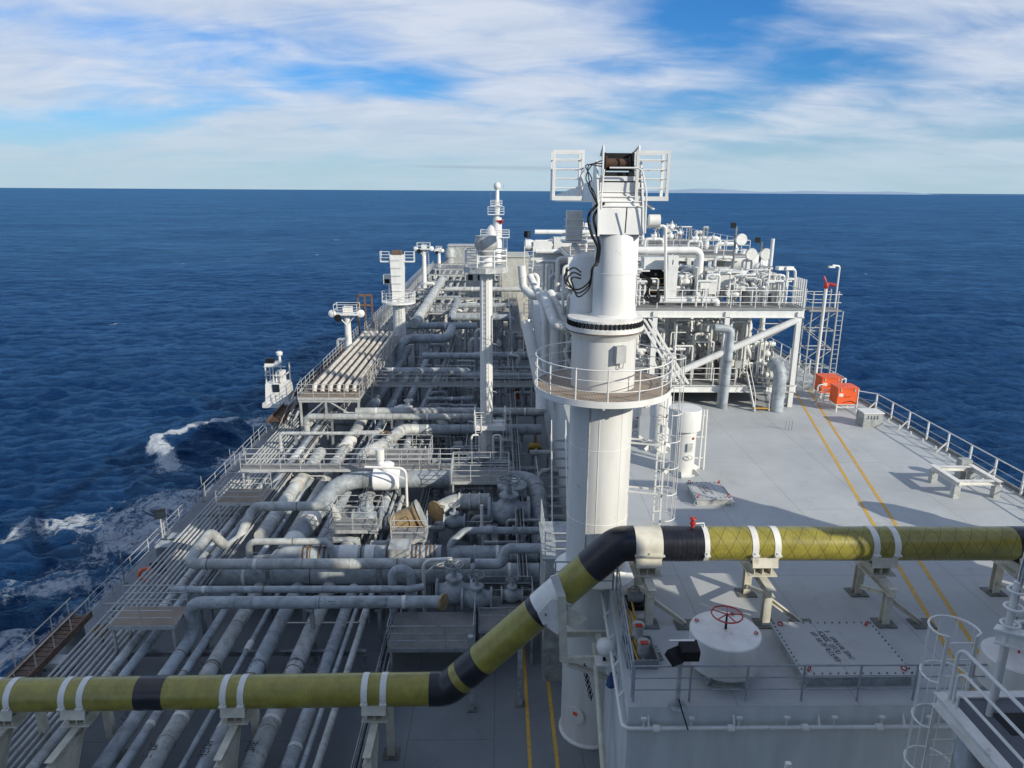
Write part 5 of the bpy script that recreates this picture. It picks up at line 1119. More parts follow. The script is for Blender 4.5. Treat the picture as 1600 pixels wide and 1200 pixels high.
    # horizontal vessels at both floors
    for i, (px, py, Y, L, r, lab) in enumerate(((1175, 565, 47.0, 2.6, .55, 'white horizontal vessel with domed ends under the module brace'), (1072, 548, 52, 3.6, .8, 'white horizontal vessel deep inside the lower module floor'), (1160, 410, 56, 3.4, .75, 'white horizontal vessel on the top of the module'), (880, 388, 66, 3.2, .8, 'white horizontal vessel with red caps beyond the crane'))):
        c = PY(px, py, Y); t = thing('pressure_vessel', lab, 'vessel', c - V(0, 0, r + .5))
        MB().lathe(c - V(L / 2, 0, 0), [(.05, -.25), (r * .6, -.18), (r, .1), (r, L - .1), (r * .6, L + .18), (.05, L + .25)], 22, (1, 0, 0)).build('shell', WHITE, t)
        for s in (-.3, .3):
            fl = [z for z in (zb + .1, z1 + .2, z2) if z < c.z][-1]
            MB().box((c.x + s * L, c.y, (c.z - r * .8 + fl) / 2), (.15, r * 1.3, max(.1, c.z - r * .8 - fl))).build('saddle', WHITE2, t)
        MB().lathe(c + V(0, 0, r * .9), [(.16, 0), (.16, .25), (.24, .26), (.24, .36)], 14).build('nozzle', WHITE2, t)
    # electric motor like round lights on masts, at the top
    for i, (px, py0, py1, lab) in enumerate(((1146, 352, 408, 'dark headed pole with a round white lamp on top of the module'), (1184, 375, 440, 'dark pole with two round white lamps on top of the module'))):
        a, c = PY(px, py1, 50), PY(px, py0, 50); t = thing('lamp_pole', lab, 'lamp', a)
        MB().lathe(V(a.x, a.y, z1 + .2), [(.10, 0), (.08, c.z - z1 - .3)], 8).build('pole', GREYD, t); MB().box(c, (.3, .25, .35)).build('head', DARK, t)
        for s in ((1,) if i == 0 else (1, -1)):
            q = V(c.x + s * .5, 49.9, c.z - .95); MB().lathe(q, [(.12, 0), (.38, .12), (.42, .3), (.38, .42)], 20, (0, -1, 0)).build('lamp', OFFW, t); MB().beam(q, V(c.x, 50, q.z), .06).build('arm', WHITE2, t)
    a, c = PY(1200, 452, 47), PY(1204, 371, 47); t = thing('mast_pole', 'white mast pole with rust patches at the starboard side of the module', 'pole', V(a.x, a.y, z1 + .2))
    MB().lathe(V(a.x, 47, z1 + .22), [(.13, 0), (.12, c.z - z1 - .3)], 10).build('pole', WHITE2, t); MB().lathe(V(a.x, 47, z1 + 2.1), [(.14, 0), (.16, .05), (.14, .35)], 10).build('rust_collar', RUST, t)
    for px in (1231, 1243):
        a, c = PY(px - 4, 470, 45.5), PY(px, 420, 45.5); t = thing('floodlight_pole', 'white bent floodlight pole at the starboard corner of the module', 'floodlight', V(a.x, 45.5, z1 + .2), 'twin floodlight poles')
        MB().tube([V(a.x, 45.5, z1 + .22), V(a.x, 45.5, z1 + 1.6), V(c.x, 45.5, c.z - .1), V(c.x - .4, 45.4, c.z + .1)], .09, 8, bend=.3).build('pole', WHITE, t); MB().box(V(c.x - .5, 45.4, c.z + .05), (.55, .35, .22), .3).build('lamp_head', WHITE2, t)
    # clutter of valves, risers and short runs on each floor
    rnd = random.Random(21)
    G = 'white valves and risers crowding the process module'
    for lvl, n, zz in ((zb + .12, 150, 3.6), (z1 + .22, 120, 2.3), (z2 + .05, 34, .7)):
        for k in range(n):
            x = rnd.uniform(X0 + .4, X1 - .4); y = (rnd.uniform(Y0 + .4, Y0 + 7) if rnd.random() < .7 else rnd.uniform(Y0 + 9, Y1 - 1)) if lvl < z2 else rnd.uniform(55, Y1 - 1)
            q = rnd.random(); r = rnd.uniform(.06, .18); W_ = (' on the ' + ('lower' if lvl < 10 else 'upper' if lvl < z2 else 'topmost') + ' module floor ' + ('near the crane' if x < 9.6 else 'behind the tall gooseneck vent' if x < 14.1 else 'near the starboard columns')); S_ = 'slim' if r < .1 else 'middling' if r < .14 else 'stout'; m = WHITE if rnd.random() < .72 else rnd.choice((WHITE2, OFFW, OFFW, GREY2))
            if q < .34:
                hgt = rnd.uniform(.9, zz); dx = rnd.choice((-1, 1)) * rnd.uniform(.6, 2.2)
                if not X0 < x + dx < X1: dx = -dx
                pipe(S_ + ' white bent riser pipe' + W_, [V(x, y, lvl), V(x, y, lvl + hgt), V(x + dx, y, lvl + hgt), V(x + dx, y, lvl)], r, m, group='bent riser pipes inside the process module', name='riser_loop', flanges=((0, .5), (1, .5)), seg=8)
            elif q < .58: valve(S_ + ' white handwheel valve' + W_, V(x, y, lvl + rnd.uniform(.5, 1.6)), r * 1.1, (1, 0, 0) if rnd.random() < .6 else (0, 1, 0), m, True, 'handwheel valves inside the process module', hm=m if rnd.random() < .7 else DARK, floor=lvl)
            elif q < .70: valve(S_ + ' white actuated valve' + W_, V(x, y, lvl + rnd.uniform(.5, 1.5)), r * 1.2, (1, 0, 0), m, False, 'actuated valves inside the process module', hm=rnd.choice((WHITE2, GREYD, DARK)), floor=lvl)
            elif q < .86:
                L = rnd.uniform(1.5, 4); y2 = min(y + L, Y1); pipe(S_ + ' white straight pipe' + W_, [V(x, y, lvl + rnd.uniform(.4, 2)), V(x, y2, 0)][:1] + [], r, m) if False else None
                hgt = rnd.uniform(.5, 2.1); x2 = min(X1 - .2, x + L); pipe(S_ + ' white straight pipe' + W_, [V(x, y, lvl + hgt), V(x2, y, lvl + hgt)], r, m, group='straight pipes inside the process module', flanges=((0, .25), (0, .75)), stands=((0, .15), (0, .85)), floor=lvl, seg=8)
            else:
                t = thing('instrument_box', 'small pale instrument box' + W_, 'box', V(x, y, lvl), 'instrument boxes inside the process module'); hgt = rnd.uniform(.9, 1.7)
                MB().beam((x, y, lvl), (x, y, lvl + hgt), .07).build('stand', m, t); MB().box((x, y - .08, lvl + hgt), (rnd.uniform(.25, .6), .2, rnd.uniform(.3, .7))).build('body', rnd.choice((WHITE2, OFFW, GREY2)), t)
    # tall riser columns between floors
    for k in range(40):
        x = rnd.uniform(X0 + .3, X1 - .6); y = rnd.uniform(Y0 + .6, 58); r = rnd.uniform(.08, .22)
        t = thing('riser', 'white vertical riser pipe between the module floors', 'pipe', V(x, y, zb + .12), 'vertical risers between the module floors'); MB().tube([(x, y, zb + .12), (x, y, z1 + rnd.choice((0, 0, 1.2, 2.6)))], r, 10).build('pipe', WHITE if k % 4 else GREY2, t)
        for z in (zb + 1.2, zb + 2.9): flange_at(t, V(x, y, z), V(0, 0, 1), r, WHITE, .08, 1.4)
    # close packed small white lines just inside the aft face
    for k in range(70):
        lo = k % 2 == 0; z0 = zb + .12 if lo else z1 + .22; x = rnd.uniform(X0 + .2, X1 - .3); y = Y0 + rnd.uniform(.25, 2.6); hh = rnd.uniform(2.2, 4.2) if lo else rnd.uniform(1.0, 2.4); dx = rnd.uniform(-1.6, 1.6); r = rnd.uniform(.03, .075)
        x2 = max(X0 + .1, min(X1 - .1, x + dx))
        pipe('thin white line rising ' + ('behind the lower' if lo else 'behind the upper') + ' aft rail of the module ' + ('near the crane' if x < 9.6 else 'amidships of it' if x < 14.1 else 'near its starboard columns'), [V(x, y, z0), V(x, y, z0 + hh), V(x2, y, z0 + hh), V(x2, y + rnd.uniform(.3, 2), z0 + hh)], r, WHITE, group='thin white lines behind the aft rails of the module', name='small_white_line', bend=.1, flanges=((0, .4),), seg=6)
    for i, (xa, za, xb_, zb_) in enumerate(((X0, z1 - .5, 9.6, zb + .2), (9.6, zb + .2, 5.4, z1 - .5), (14.1, z1 - .5, 11.5, zb + .2))):
        t = thing('frame_brace', ['slim white brace falling to starboard inside the module', 'slim white brace falling to port inside the module', 'slim white brace beside the tall gooseneck vent'][i], 'brace', (xa, Y0 + 1.6, ZR)); MB().tube([(xa, Y0 + 1.6 + .4 * i, za), (xb_, Y0 + 1.6 + .4 * i, zb_)], .11, 8).build('tube', WHITE, t); MB().box((xb_, Y0 + 1.6 + .4 * i, zb_), (.4, .06, .4)).build('gusset', WHITE, t)
    for k in range(16):
        x = 3.2 + rnd.uniform(0, 1.9); y = rnd.uniform(50, 72); z0 = ZR + .0; hh = rnd.uniform(5, 9.2)
        if x < 4.3: x += 1.1
        t = thing('inboard_riser', 'white riser standing inboard of the module beyond the crane', 'pipe', (x, y, z0), 'white risers inboard of the module'); r = rnd.uniform(.08, .2); MB().tube([(x, y, z0), (x, y, z0 + hh), (x + rnd.uniform(.5, 2), y, z0 + hh)], r, 8, bend=.25).build('pipe', WHITE, t); flange_at(t, V(x, y, z0 + hh * .5), V(0, 0, 1), r, WHITE, .08, 1.4)
    # inboard sloping white mains seen past the crane
    a = PY(818, 420, 52); mains = [
        ('white main looping over the inboard edge of the module', [PY(815, 415, 56), PY(818, 450, 56), PY(832, 462, 55), PY(858, 463, 54), PY(900, 463, 54)], .32),
        ('white main sloping down inboard of the crane pedestal', [PY(828, 430, 54), PY(846, 470, 53), PY(852, 500, 52), PY(852, 600, 51)], .26),
        ('white main with a horizontal foot behind the platform rail', [PY(850, 460, 53), PY(868, 508, 50), PY(890, 512, 50)], .38),
        ('second sloping white main beside the horizontal footed one', [PY(860, 458, 54), PY(882, 505, 51), PY(900, 512, 51)], .34),
        ('long grey white main rising steeply at the inboard side of the module', [PY(822, 500, 50), PY(846, 610, 49), PY(846, 640, 48.5)], .42),
        ('white column pipe behind the platform rail', [PY(868, 515, 50.5), PY(868, 566, 50.5), PY(868, 640, 50.5)], .36)]
    for lab, pts, r in mains: pipe(lab, pts, r, WHITE, bend=.6, seg=14, floor=ZR, clamps=((0, .5),))
    for k in range(4):
        z = 14.6 + k * .75; y = 60 + k; pipe('white horizontal header beyond the crane on the module', [V(3.0, y, z), V(9.5, y, z)], .16 + .05 * (k % 2), WHITE, group='horizontal headers beyond the crane', floor=ZR, seg=10)
    p = PY(831, 375, 62); ladder('white ladder tower topped by a searchlight beyond the crane', V(PY(826, 430, 58).x, 58, ZR), PY(826, 385, 58).z - ZR, .7, R(-90), WHITE)
    c = PY(822, 362, 58); floodlight('dark searchlight on top of the ladder tower beyond the crane', V(c.x, 58, PY(826, 385, 58).z), .8, R(-30), size=.55)
    c = PY(862, 385, 62); t = thing('loading_unit', 'white boxy unit with rounded lids on top of the module beyond the crane', 'machine', c - V(0, 0, 1))
    for i, (dx, dz, w, hh) in enumerate(((-.8, 0, 1.6, .9), (.9, .2, 1.5, 1.2), (0, -.9, 3.6, .5))): MB().box(c + V(dx, 0, dz), (w, 1.2, hh)).build('casing', WHITE if i < 2 else WHITE2, t)
    MB().lathe(c + V(-2.4, 0, .1), [(.1, 0), (.45, .1), (.5, .5), (.4, .9)], 16, (1, 0, 0)).build('drum', WHITE, t)
    MB().beam(c + V(0, 0, -1.1), V(c.x, c.y, z2), .4).build('leg', WHITE, t)
    # cable trunk ladder racks sloping behind the vent
    for k in range(3):
        a, c = PY(1000 + 8 * k, 500, 40.5 + k * .2), PY(1060 + 8 * k, 600, 40.5 + k * .2)
        t = thing('cable_ladder', 'white sloping cable ladder between the crane and the module', 'cable ladder', c, 'sloping cable ladders')
        for dy in (0, .4): MB().beam(a + V(0, dy, 0), V(c.x, c.y + dy, c.z), .05, .12).build('side_bar', WHITE, t)
        for i in range(9): p = a.lerp(c, (i + .5) / 9); MB().beam(p, p + V(0, .4, 0), .04).build('rung', WHITE, t)
module()

# ------------------------------------------------------------------ lower deck: longitudinal pipes
def long_pipes():
    rows = [(-15.75, .19, 62, 'plain grey pipe outermost of the lettered pipe bank to port'), (-15.1, .19, 58, 'second plain grey pipe of the lettered pipe bank to port'),
            (-12.75, .18, 46, 'slim grey pipe just inboard of the riser elbow'), (-11.75, .32, 64, 'thick grey lettered pipe with a clamp, outermost of the thick ones'),
            (-10.75, .11, 60, 'thin grey pipe with a white joint sleeve'), (-9.9, .32, 70, 'thick grey lettered pipe beside the white sleeved thin pipe'),
            (-8.35, .35, 66, 'thickest grey lettered pipe with worn paint'), (-7.15, .26, 58, 'grey lettered pipe outside the pair of thin inboard pipes'),
            (-6.7, .10, 44, 'thin grey pipe between two lettered pipes'), (-6.2, .14, 42, 'innermost slim lettered pipe of the port bank')]
    for i, (x, r, y1, lab) in enumerate(rows):
        t = pipe(lab, [V(x, 9, 1.35 + r * .3), V(x, y1, 1.35 + r * .3)], r, GREY if i % 3 else GREY2, flanges=(), clamps=tuple((0, f) for f in (.22, .36, .46, .6, .8)), stands=())
        z = 1.35 + r * .3
        ry = 24.4 + (i % 3) * .4
        if r > .13: stencil(t, V(x - r * .5, ry - .9, z + r * .88), (.0, 1, 0), (-.86, 0, .5 if r > .2 else .4), 9 + i % 4, min(.17, r * .62), lines=1 if r < .3 else 1, seed=30 + i)
        if r > .3: stencil(t, V(x - r * .1, 20.0, z + r * 1.0), (0, 1, 0), (-1, 0, .05), 4, .26, seed=60 + i)
        if r > .3:
            for f in (25.2, 33.0, 40): flange_at(t, V(x, f, z), V(0, 1, 0), r, GREYD, .10, 1.10, 'clamp_band'); MB().beam((x + r, f, z), (x + r * 1.25, f, .9), .05, .12).build('u_bolt_leg', GREYD, t)
    MB().tube([V(-10.75, 26.3, 1.38), V(-10.75, 26.9, 1.38)], .15, 12).build('tmp', OFFW)
    o = bpy.data.objects['tmp']; o.name = 'joint_sleeve'; tag(o, 'white joint sleeve on the thin grey pipe', 'pipe sleeve')
    for i, y in enumerate((12, 19.6, 26.8, 34.5, 42, 50, 58)):
        t = thing('pipe_rack', 'low grey crossbeam under the port pipe bank ' + ['below the house front', 'below the olive pipe', 'below the smooth header', 'beyond the bellows main', 'below the long transverse walkway', 'aft of the raised gallery', 'under the raised gallery'][i], 'pipe rack', (-11, y, 0), 'crossbeams under the port pipe bank')
        MB().ibeam((-16.2, y, .92), (-5.8, y, .92), .2, .22).build('beam', GREYD, t)
        for x in (-16, -14.2, -12.3, -10.3, -8.9, -7.7, -5.9): MB().beam((x, y, 0), (x, y, .81), .14).build('leg', GREYD, t)
    # thin bundle by the port walkway
    for k in range(8):
        x = -18.3 + k * .27; pipe(['outermost', 'second outermost', 'third from outside', 'fourth from outside', 'fifth from outside', 'sixth from outside', 'second innermost', 'innermost'][k] + ' thin pale pipe of the bundle beside the port walkway', [V(x, 6, 1.15), V(x, 31 + (k % 3) * .0, 1.15), V(x, 62 - k, 1.15)], .055 + .012 * (k % 3), GREY2 if k % 2 else GALV, bend=.01, group='thin pipes in the bundle beside the port walkway', clamps=((0, .6), (1, .2), (1, .5)), seg=7)
    for y in range(10, 62, 5):
        t = thing('bundle_rack', 'small grey trestle under the thin pipe bundle', 'pipe rack', (-17.3, y, 0), 'trestles under the thin pipe bundle'); MB().beam((-18.5, y, 1.04), (-16.2, y, 1.04), .1).build('beam', GREYD, t)
        for x in (-18.4, -17.3, -16.3): MB().beam((x, y, 0), (x, y, .99), .08).build('leg', GREYD, t)
long_pipes()

def TP(y, x0, x1, z):
    a, c = PZ(x0, y, z), PZ(x1, y, z); Y = (a.y + c.y) / 2; return V(a.x, Y, z), V(c.x, Y, z)
def transverse():
    # T1: smooth grey header with riser elbow
    a, c = TP(941, 297, 690, 3.0)
    t = pipe('smooth grey header bending down at its port end into a lettered deck pipe', [V(a.x, 8.5, 1.45), V(a.x, a.y - .05, 1.45), V(a.x, a.y, 3.0), c], .27, GREY, bend=.5, clamps=((0, .55), (0, .83), (2, .25), (2, .5), (2, .78)), stands=((2, .48), (2, .75)), seg=18)
    p = PZ(496, 946, 3.0); stencil(t, V(p.x, a.y - .25, 3.02), (1, 0, 0), (0, .3, 1), 7, .16, seed=77); stencil(t, V(a.x - .13, 21.6, 1.70), (0, 1, 0), (-.9, 0, .45), 10, .17, seed=78)
    b = MB(); b.lathe(c + V(.02, 0, 0), [(.36, 0), (.36, .10), (.2, .11)], 20, (1, -.5, .1)); b.build('blind_flange', BRASS, t)
    a, c = TP(921, 268, 640, 3.0); pipe('slim grey pipe running just beyond the smooth header', [a, c, c + V(.6, .2, 0)], .16, GREY, clamps=((0, .3), (0, .8)), stands=((0, .12), (0, .55), (0, .9)))
    # arch pipe in front of davit
    a = PZ(614, 930, 2.4); pipe('grey inverted U bend pipe beside the small white davit', [V(a.x, a.y, .1), V(a.x, a.y, 3.75), V(a.x + .85, a.y, 3.75), V(a.x + .85, a.y, .1)], .2, GREY, bend=.42, seg=14, flanges=((2, .35),))
    # T3 pair
    a, c = TP(897, 328, 842, 1.9); pipe('very thick dull grey main lying low across the lower deck', [a, c], .52, GREY, clamps=((0, .25), (0, .6), (0, .8)), stands=((0, .1), (0, .4), (0, .7), (0, .95)), seg=24)
    a, c = TP(881, 292, 735, 3.05); f = TP(881, 292, 735, 3.05)[0]
    pipe('grey pipe on top of the thick main turning forward at its port end', [c, a, a + V(0.15, 2.6, 0.35), a + V(.6, 3.3, -.9), a + V(.9, 4.3, -.9), a + V(1.2, 6.0, .2), a + V(5.6, 6.0, .2), a + V(6.0, 6.0, -1.5)], .255, GREY2, bend=.5, clamps=((0, .3), (0, .7), (0, .95)), stands=((0, .32), (0, .72)), seg=16)
    a, c = TP(881, 742, 838, 3.05); pipe('short grey pipe with an upward kink near the raised deck wall', [a, V(a.x + 1.3, a.y, 3.05), V(a.x + 1.5, a.y + .3, 3.7), V(c.x + .3, a.y + .3, 3.7)], .25, GREY, bend=.3, seg=14, clamps=((0, .15),))
    a, c = TP(846, 388, 515, 3.2); pipe('pale sunlit pipe with a dropped port end beyond the thick main', [V(a.x, a.y, .3), a, c, V(c.x + .2, c.y, .3)], .17, GREY2, bend=.4, seg=12)
    # T4: expansion loop with rusty bellows
    a, c = TP(866, 442, 690, 2.3); L = (c - a)
    t = pipe('grey main with rusty bellows and white lagging bands across the lower deck', [V(a.x - .9, a.y - .3, .8), a, c], .46, GREY, bend=.8, bands=((1, .36, .48, OFFW, 1.04), (1, .52, .58, OFFW, 1.04)), stands=((1, .2), (1, .62), (1, .95)), seg=24)
    for f in (.14, .17, .24, .27, .30, .5, .66, .82, .845, .87, .91, .935, .96): flange_at(t, a.lerp(c, f), L, .46, RUST, .07, 1.12, 'bellows_ring', 24)
    for dz in (.5, -.5): MB().beam(a.lerp(c, .14) + V(0, -.15, dz), a.lerp(c, .3) + V(0, -.15, dz), .05).build('tie_rod', RUST, t)
    b = MB(); p = a.lerp(c, .74); b.box(p, (1.1, 1.15, 1.15)); b.build('anchor_box', GREY2, t)
    a, c = TP(866, 700, 840, 2.3); pipe('thick grey main end running to the raised deck wall', [a, c], .45, GREY, clamps=((0, .3), (0, .7)), stands=((0, .2), (0, .8)), seg=20)
    a, c = TP(829, 712, 880, 3.3); pipe('slim grey pipe with a dropped port end in front of the brown drum', [V(a.x - .25, a.y - .6, .4), V(a.x - .25, a.y - .6, 2.9), V(a.x + .5, a.y, 3.3), c], .19, GREY, bend=.45, stands=((2, .15), (2, .6)), seg=12, flanges=((2, .3), (2, .5)))
    # brown drums
    c = PZ(634, 812, 2.3); t = thing('filter_drum', 'tan oxidised strainer drum with a grey blind cover', 'drum', c - V(0, 0, 1.6))
    MB().lathe(c + V(-.75, -.2, -.35), [(.62, 0), (.68, .05), (.68, 1.5), (.82, 1.52), (.82, 1.66), (.6, 1.7)], 28, (1, .15, .42)).build('shell', BRASS, t)
    MB().lathe(c + V(.82, .02, .36), [(.84, 0), (.84, .09), (.3, .12)], 28, (1, .15, .42)).build('cover', GREY2, t); MB().beam(c + V(0, 0, -2.2), c + V(0, 0, -.5), .5).build('foot', GREYD, t)
    c = PZ(684, 797, 2.4); t = thing('blind_elbow', 'grey elbow closed by a tan blind flange facing aft', 'pipe', c - V(0, 0, 1.6))
    MB().tube([c, c + V(.9, .9, .1), c + V(3.0, 1.0, .1)], .48, 20, bend=.9).build('elbow', GREY2, t); MB().lathe(c + V(-.06, -.08, 0), [(.62, 0), (.62, .12), (.2, .14)], 26, (-.62, -.78, -.05)).build('blind_flange', BRASS, t)
    for f in (.9, 1.5, 2.1): flange_at(t, c + V(f + .3, .95, .1), V(1, .03, 0), .48, RUSTP, .10, 1.12, 'band', 24)
    MB().beam(c + V(1.5, 1, -2.4), c + V(1.5, 1, -.3), .3).build('foot', GREYD, t)
    b = MB()
    # T6 large sweeping main with white lagging
    a, c = TP(748, 540, 735, 2.5); aft = 9.5
    t = pipe('thick grey main sweeping from across the deck round to run aft with white lagged joints', [V(a.x - 1.6, a.y - aft, 1.6), V(a.x - .9, a.y - 3.2, 2.0), V(a.x - .3, a.y - .2, 2.5), c], .55, GREY, bend=1.8, bands=((0, .30, .42, OFFW, 1.10), (0, .05, .14, OFFW, 1.10), (0, .70, .80, OFFW, 1.1)), stands=((2, .45), (2, .9)), seg=26)
    flange_at(t, V(a.x - 1.45, a.y - 8.6, 1.68), V(.1, 1, .06), .55, RUST, .12, 1.15)
    a, c = TP(748, 735, 838, 2.5); pipe('thick grey main bending aft and down beside the raised deck wall', [a, c, c + V(.0, -4.6, -.9), c + V(0, -6.2, -2.2)], .52, GREY, bend=1.2, seg=24, clamps=((0, .4), (1, .5)))
    p = PZ(604, 748, 2.6); t = thing('lagged_valve', 'bright white lagged valve body on the thick grey main', 'valve', p - V(0, 0, 1))
    MB().lathe(p - V(.85, 0, 0), [(.5, 0), (.72, .08), (.74, .8), (.66, 1.6), (.5, 1.7)], 20, (1, 0, 0)).build('body', mat('clean_lagging', (.86, .86, .84), (.78, .78, .76), .5, scale=3), t)
    MB().lathe(p + V(.05, 0, .5), [(.42, 0), (.45, .35), (.48, .5), (.3, .62)], 18).build('cap', MATS['clean_lagging'], t); MB().lathe(p + V(-.35, 0, .5), [(.2, 0), (.22, .8), (.28, .85), (.28, 1.5)], 14).build('bonnet', OFFW, t)
    # parallel bank
    for (y, x0, x1, z, r, lab, dl) in ((651, 478, 745, 3.2, .25, 'sunlit grey pipe bending down at its port end ahead of the brown walkway', 1), (643, 556, 846, 2.9, .32, 'wider grey pipe just beyond the sunlit one', 0),
                                    (677, 437, 602, 2.6, .13, 'thin pale portal pipe standing over the port bank', 1), (671, 640, 846, 2.4, .40, 'thick mottled grey pipe under the vent post', 0),
                                    (580, 590, 720, 3.2, .36, 'grey pipe crossing from the walkway towards the vent post', 0), (588, 728, 838, 2.8, .36, 'grey pipe disappearing under the white process module', 0),
                                    (509, 636, 745, 4.2, .42, 'grey pipe crossing just aft of the far pipe loop', 0), (556, 660, 760, 3.2, .34, 'grey pipe crossing behind the dense valve station', 0), (496, 705, 800, 4.6, .42, 'grey far pipe with a drooping starboard elbow', 2), (556, 740, 846, 2.4, .45, 'dark grey thick pipe beside the module base', 0), (645, 760, 850, 2.6, .28, 'grey pipe reaching the wall right of the vent post', 0), (605, 760, 846, 1.6, .2, 'slim dark pipe low beside the wall', 0), (477, 700, 800, 4.6, .34, 'grey cross pipe far forward of the vent post', 0), (465, 655, 720, 5.0, .3, 'grey cross pipe near the far light tower', 0), (452, 695, 850, 6.0, .36, 'pale sunlit pipe crossing the ship far forward', 0)):
        a, c = TP(y, x0, x1, z); pts = [a, c]
        if dl == 1: pts = [V(a.x, a.y, .3)] + pts
        if dl == 2: pts = pts + [V(c.x + .3, c.y - 1, .4)]
        s = 1 if dl == 1 else 0
        pipe(lab, pts, r, GREY2 if ('sunlit' in lab or 'pale' in lab) else GREY, bend=r * 1.8, clamps=((s, .2), (s, .45), (s, .75)), stands=((s, .15), (s, .5), (s, .85)), seg=14)  # pipes called sunlit take the paler grey, sunlight put into their colour
    a = PZ(566, 722, 2.0); d = TP(671, 632, 700, 2.4)[0]; pipe('grey S bend pipe dropping aft of the vent post bank', [V(a.x, a.y, .2), V(a.x, a.y, 2.6), V(a.x + .8, a.y + .5, 2.8), V(d.x - 1.0, a.y + 1.2, 2.8), V(d.x, d.y - .5, 2.6), d + V(1, 0, 0)], .42, GREY2, bend=.9, seg=18)
    a, c = TP(588, 728, 838, 2.8); e, f = TP(580, 590, 720, 3.2)
    pipe('grey S shaped pipe joining the crossing pipe to the vent post', [f, f + V(.9, 0, 0), a + V(-.3, 0, 0), a + V(.6, 0, 0)], .36, GREY, bend=.9, seg=14)
    a, c = TP(529, 640, 700, 4.0)
    pipe('grey pipe loop turning down to port and forward to starboard beside the far crane', [V(a.x - 1.2, a.y - 2.6, .5), V(a.x - 1.0, a.y - 1.4, 3.6), a, c, V(c.x + .1, c.y + 5.5, 4.2)], .52, GREY, bend=1.2, seg=18, stands=((2, .5),))
    # far longitudinal mains
    for p0, p1, z0, z1, r, lab in (((648, 505), (691, 437), 4.6, 6.0, .62, 'large sunlit pipe running forward inboard of the far crane'), ((704, 500), (716, 470), 4.2, 5, .45, 'grey far pipe running forward aft of the mast house'), ((580, 640), (640, 545), 1.8, 1.8, .42, 'thick grey pipe with white bands running forward beside the walkway'), ((640, 625), (672, 548), 1.8, 1.8, .34, 'grey pipe running forward under the crossing pipes'), ((610, 640), (640, 580), 1.6, 1.6, .3, 'grey pipe running forward beside the white banded one'), ((660, 640), (685, 590), 1.6, 1.6, .3, 'grey pipe running forward left of the valve station'), ((640, 470), (662, 440), 4, 4, .4, 'white grey pipe slanting aft of the light tower')):
        a, c = PZ(*p0, z0), PZ(*p1, z1)
        c.x = a.x + (c.x - a.x) * .6 if 'large' not in lab else c.x
        t = pipe(lab, [a, c], r, GREY2 if 'large' in lab else GREY, clamps=((0, .15), (0, .4), (0, .65)), stands=((0, .25), (0, .6), (0, .95)), bands=((0, .30, .36, OFFW, 1.1), (0, .05, .09, OFFW, 1.1)) if 'bands' in lab else (), seg=16)
    a = PZ(612, 655, 2.2); pipe('pale elbow pipe with a round valve beside the banded pipe', [a + V(-.4, 0, .2), a + V(.6, 1.6, .4), V(a.x + 1.0, a.y + 3.4, 1.7)], .40, OFFW, bend=.8, seg=16)
    valve('pale round bodied valve between the elbow pipes ahead of the crossing pipe', a + V(1.4, .2, .4), .34, (1, 0, 0), OFFW, True, floor=0); c = a + V(2.6, .2, .4); pipe('pale curved pipe end beside the round bodied valve', [c, c + V(1.2, .1, 0), c + V(2.0, -.3, -2)], .36, OFFW, bend=.9, seg=16)
    # insulated pale length in the port bank, lit
    a, c = PZ(408, 838, 1.9), PZ(432, 786, 1.9); pipe('stained pale pipe length lying sunlit beside the thin bundle', [V(a.x, a.y, 1.9), V(a.x, a.y + 6.5, 1.9), V(a.x + .1, a.y + 13, 1.9)], .40, RUSTP if False else GREY2, clamps=((0, .3), (0, .8)), bands=((1, .05, .12, RUSTP, 1.15),), stands=((0, .5), (1, .5)), seg=18)
    for px, py in ((540, 700), (462, 722)):
        a = PZ(px, py, 1.9); t = pipe('grey deck pipe with a wide white lagged joint at the port side', [V(a.x, a.y - 4, 1.9), V(a.x, a.y + 7, 1.9)], .42, GREY2, bands=((0, .34, .52, OFFW, 1.22),), stands=((0, .2), (0, .8)), seg=18, group='deck pipes with a wide white lagged joint')
transverse()

# ------------------------------------------------------------------ platforms, walkways, davits on the lower deck
def grated(label, x0, x1, y0, y1, z, m=GRATE_B, fr=GALV, legs=True, floor=0.0, rails=('a', 'f', 'l', 'r'), rl=None, h=1.05):
    t = thing('grated_platform', label, 'platform', ((x0 + x1) / 2, (y0 + y1) / 2, floor))
    MB().box(((x0 + x1) / 2, (y0 + y1) / 2, z - .02), (x1 - x0, y1 - y0, .04)).build('grating', m, t)
    for y in (y0, y1): MB().beam((x0 - .02, y, z - .1), (x1 + .02, y, z - .1), .07, .18).build('edge_beam', fr, t)
    for x in (x0, x1): MB().beam((x, y0 + .04, z - .1), (x, y1 - .04, z - .1), .07, .18).build('edge_beam', fr, t)
    if legs:
        for x in (x0 + .1, x1 - .1):
            for y in (y0 + .1, y1 - .1): MB().beam((x, y, floor), (x, y, z - .2), .10).build('leg', fr, t)
    sides = {'a': ((x0, y0), (x1, y0)), 'f': ((x0, y1), (x1, y1)), 'l': ((x0, y0), (x0, y1)), 'r': ((x1, y0), (x1, y1))}
    pm = shared(('plat_post', h), cylz(.024, h, 6), fr); seen = []
    for k in rails:
        (ax, ay), (bx, by) = sides[k]; n = max(1, round(math.hypot(bx - ax, by - ay) / 1.3))
        for i in range(n + 1):
            p = (round(ax + (bx - ax) * i / n, 3), round(ay + (by - ay) * i / n, 3))
            if p not in seen: seen.append(p); inst(pm, 'rail_post', t, (p[0], p[1], z))
        for zz in (h, h * .66, h * .33): MB().tube([(ax, ay, z + zz), (bx, by, z + zz)], .022, 6).build('rail', fr, t)
    return t
